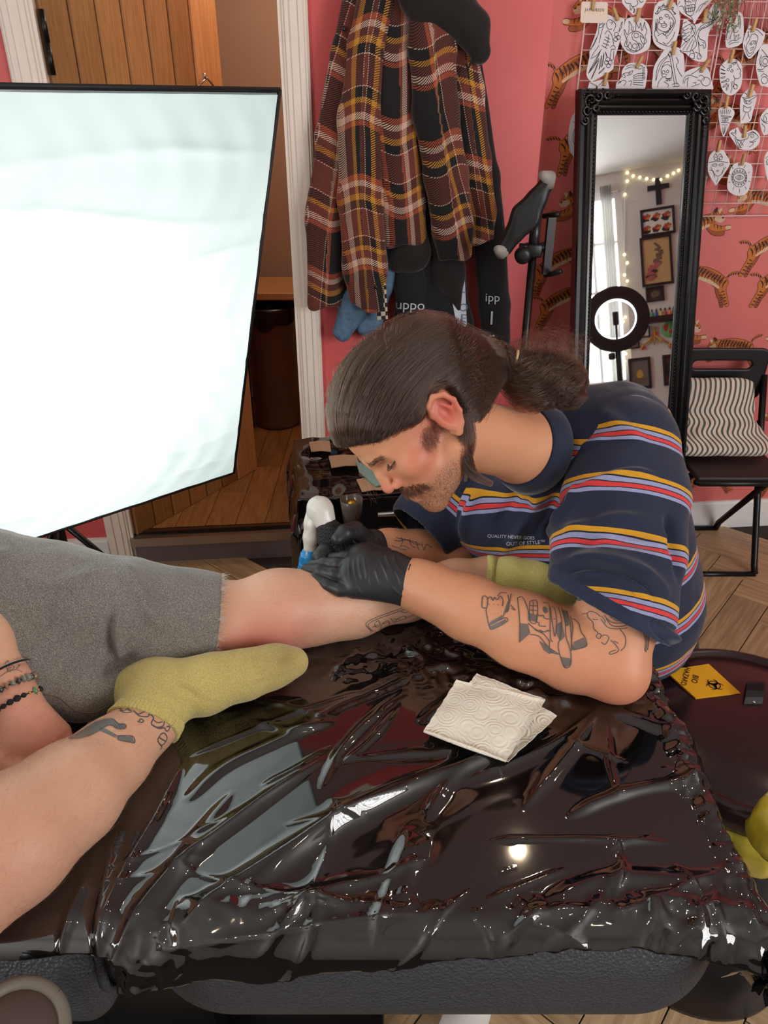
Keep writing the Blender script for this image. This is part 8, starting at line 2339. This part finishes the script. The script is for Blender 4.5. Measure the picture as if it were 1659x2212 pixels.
def sheet_quad(c4, z, curl, name, n=16, seed=0):
    q = [PZ(x, y, BZ + zz) for (x, y), zz in zip(c4, z)]
    V = []
    for i in range(n):
        for j in range(n):
            u, v = i / (n - 1), j / (n - 1)
            p = q[0] * (1 - u) * (1 - v) + q[1] * u * (1 - v) + q[2] * u * v + q[3] * (1 - u) * v
            p = p + EZ * (curl * math.sin(u * math.pi) * math.sin(v * math.pi) + .0012 * math.sin(u * 9 + v * 5 + seed) + .0008 * math.sin(v * 17 + seed))
            p = p + np.array([.0008 * math.sin(v * 60), .0008 * math.sin(u * 55), 0])
            V.append(p)
    V = np.array(V); n0 = len(V)
    Fc = [[i * n + j, (i + 1) * n + j, (i + 1) * n + j + 1, i * n + j + 1] for i in range(n - 1) for j in range(n - 1)]
    V = np.vstack([V, V - EZ * .0016]); F2 = [[k + n0 for k in f[::-1]] for f in Fc]
    rim = [i * n for i in range(n)] + [(n - 1) * n + j for j in range(1, n)] + [i * n + n - 1 for i in range(n - 2, -1, -1)] + [j for j in range(n - 2, 0, -1)]
    F3 = [[rim[k], rim[(k + 1) % len(rim)], rim[(k + 1) % len(rim)] + n0, rim[k] + n0] for k in range(len(rim))]
    return obj(name, (V, Fc + F2 + F3), M['towel'], tw)
sheet_quad([(1030, 1456), (1203, 1545), (1098, 1644), (930, 1582)], (.014, .017, .016, .012), .003, 'lower_ply', seed=1)
sheet_quad([(986, 1468), (1178, 1511), (1093, 1641), (917, 1577)], (.020, .025, .023, .017), .006, 'upper_ply', seed=3)
sheet_quad([(1030, 1454), (1178, 1510), (1120, 1560), (995, 1500)], (.017, .021, .021, .018), .003, 'middle_ply', seed=5)
obj('fold', tube(spline([PZ(917, 1578, BZ + .0145), PZ(1000, 1610, BZ + .018), PZ(1094, 1642, BZ + .0195)], 14), .0032, 8), M['towel'], tw)

# ================================================================== tattoo machine
mc = thing('tattoo_machine', P(705, 1150, 1.365), 'tattoo machine wrapped in white film with a black textured grip', 'tattoo machine')
M['film'] = pbr('white_cling_film', srgb(222, 220, 212), .25, spec=.6, bump=(120, .5))
M['grip'] = pbr('black_grip_wrap', srgb(34, 34, 36), .7)
m = M['grip']; tc = node(m, 'ShaderNodeTexCoord'); v3 = node(m, 'ShaderNodeTexVoronoi'); v3.inputs['Scale'].default_value = 330; lnk(m, tc.outputs['Object'], v3.inputs[0])
bp = node(m, 'ShaderNodeBump'); bp.inputs['Strength'].default_value = 1.0; bp.inputs['Distance'].default_value = .002; bp.invert = True; lnk(m, v3.outputs['Distance'], bp.inputs['Height']); lnk(m, bp.outputs[0], bsdf(m).inputs['Normal'])
lnk(m, ramp(m, v3.outputs['Distance'], [(0, srgb(64, 64, 64)), (.6, srgb(14, 14, 15))], 'LINEAR'), bsdf(m).inputs['Base Color'])
obj('grip', nets(lambda p: chain_d(p, [P(706, 1138, 1.352), P(718, 1160, 1.355), P(735, 1188, 1.36), P(745, 1210, 1.362)], [.019, .0255, .024, .014], .015), P(725, 1170, 1.357) - .07, P(725, 1170, 1.357) + .07, .002), M['grip'], mc)
def film_d(p):
    d = chain_d(p, [P(705, 1142, 1.352), P(700, 1122, 1.352), P(692, 1106, 1.353)], [.013, .0165, .020], .012)
    d = smin(d, ell_d(p, P(690, 1098, 1.353), (.0225, .021, .0225)), .012)
    return (d - .0014 * (1 - np.abs(value_noise(p, 70, 51)))).astype(np.float32)
obj('wrapped_body', nets(film_d, P(697, 1115, 1.352) - .06, P(697, 1115, 1.352) + .06, .0018), M['film'], mc)
def cord_d(p):
    d = chain_d(p, [P(680, 1100, 1.356), P(674, 1130, 1.362), P(672, 1160, 1.37), P(670, 1184, 1.378)], [.014, .0125, .0120, .0115], .01)
    return (d - .0013 * (1 - np.abs(value_noise(p, 80, 53)))).astype(np.float32)
obj('wrapped_cord', nets(cord_d, P(675, 1142, 1.366) - .07, P(675, 1142, 1.366) + .07, .002), M['film'], mc)
def blue_d(p):
    d = chain_d(p, [P(672, 1182, 1.379), P(668, 1204, 1.386), P(664, 1232, 1.394), P(662, 1262, 1.40)], [.010, .0145, .0155, .013], .01)
    return (d - .0020 * (1 - np.abs(value_noise(p, 110, 54)))).astype(np.float32)
obj('blue_sleeve', nets(blue_d, P(667, 1222, 1.39) - .07, P(667, 1222, 1.39) + .07, .002), pbr('blue_plastic_sleeve', srgb(28, 140, 206), .25, spec=.6), mc)
obj('red_band', tube([P(702, 1131, 1.3515), P(699, 1121, 1.3515)], [.0172, .0192], 20), pbr('red_stained_film', srgb(214, 140, 124), .3), mc)
obj('needle_tube', tube([P(745, 1208, 1.362), P(752, 1226, 1.35), P(756, 1238, 1.335)], [.010, .006, .0025], 12), M['chrome'], mc)
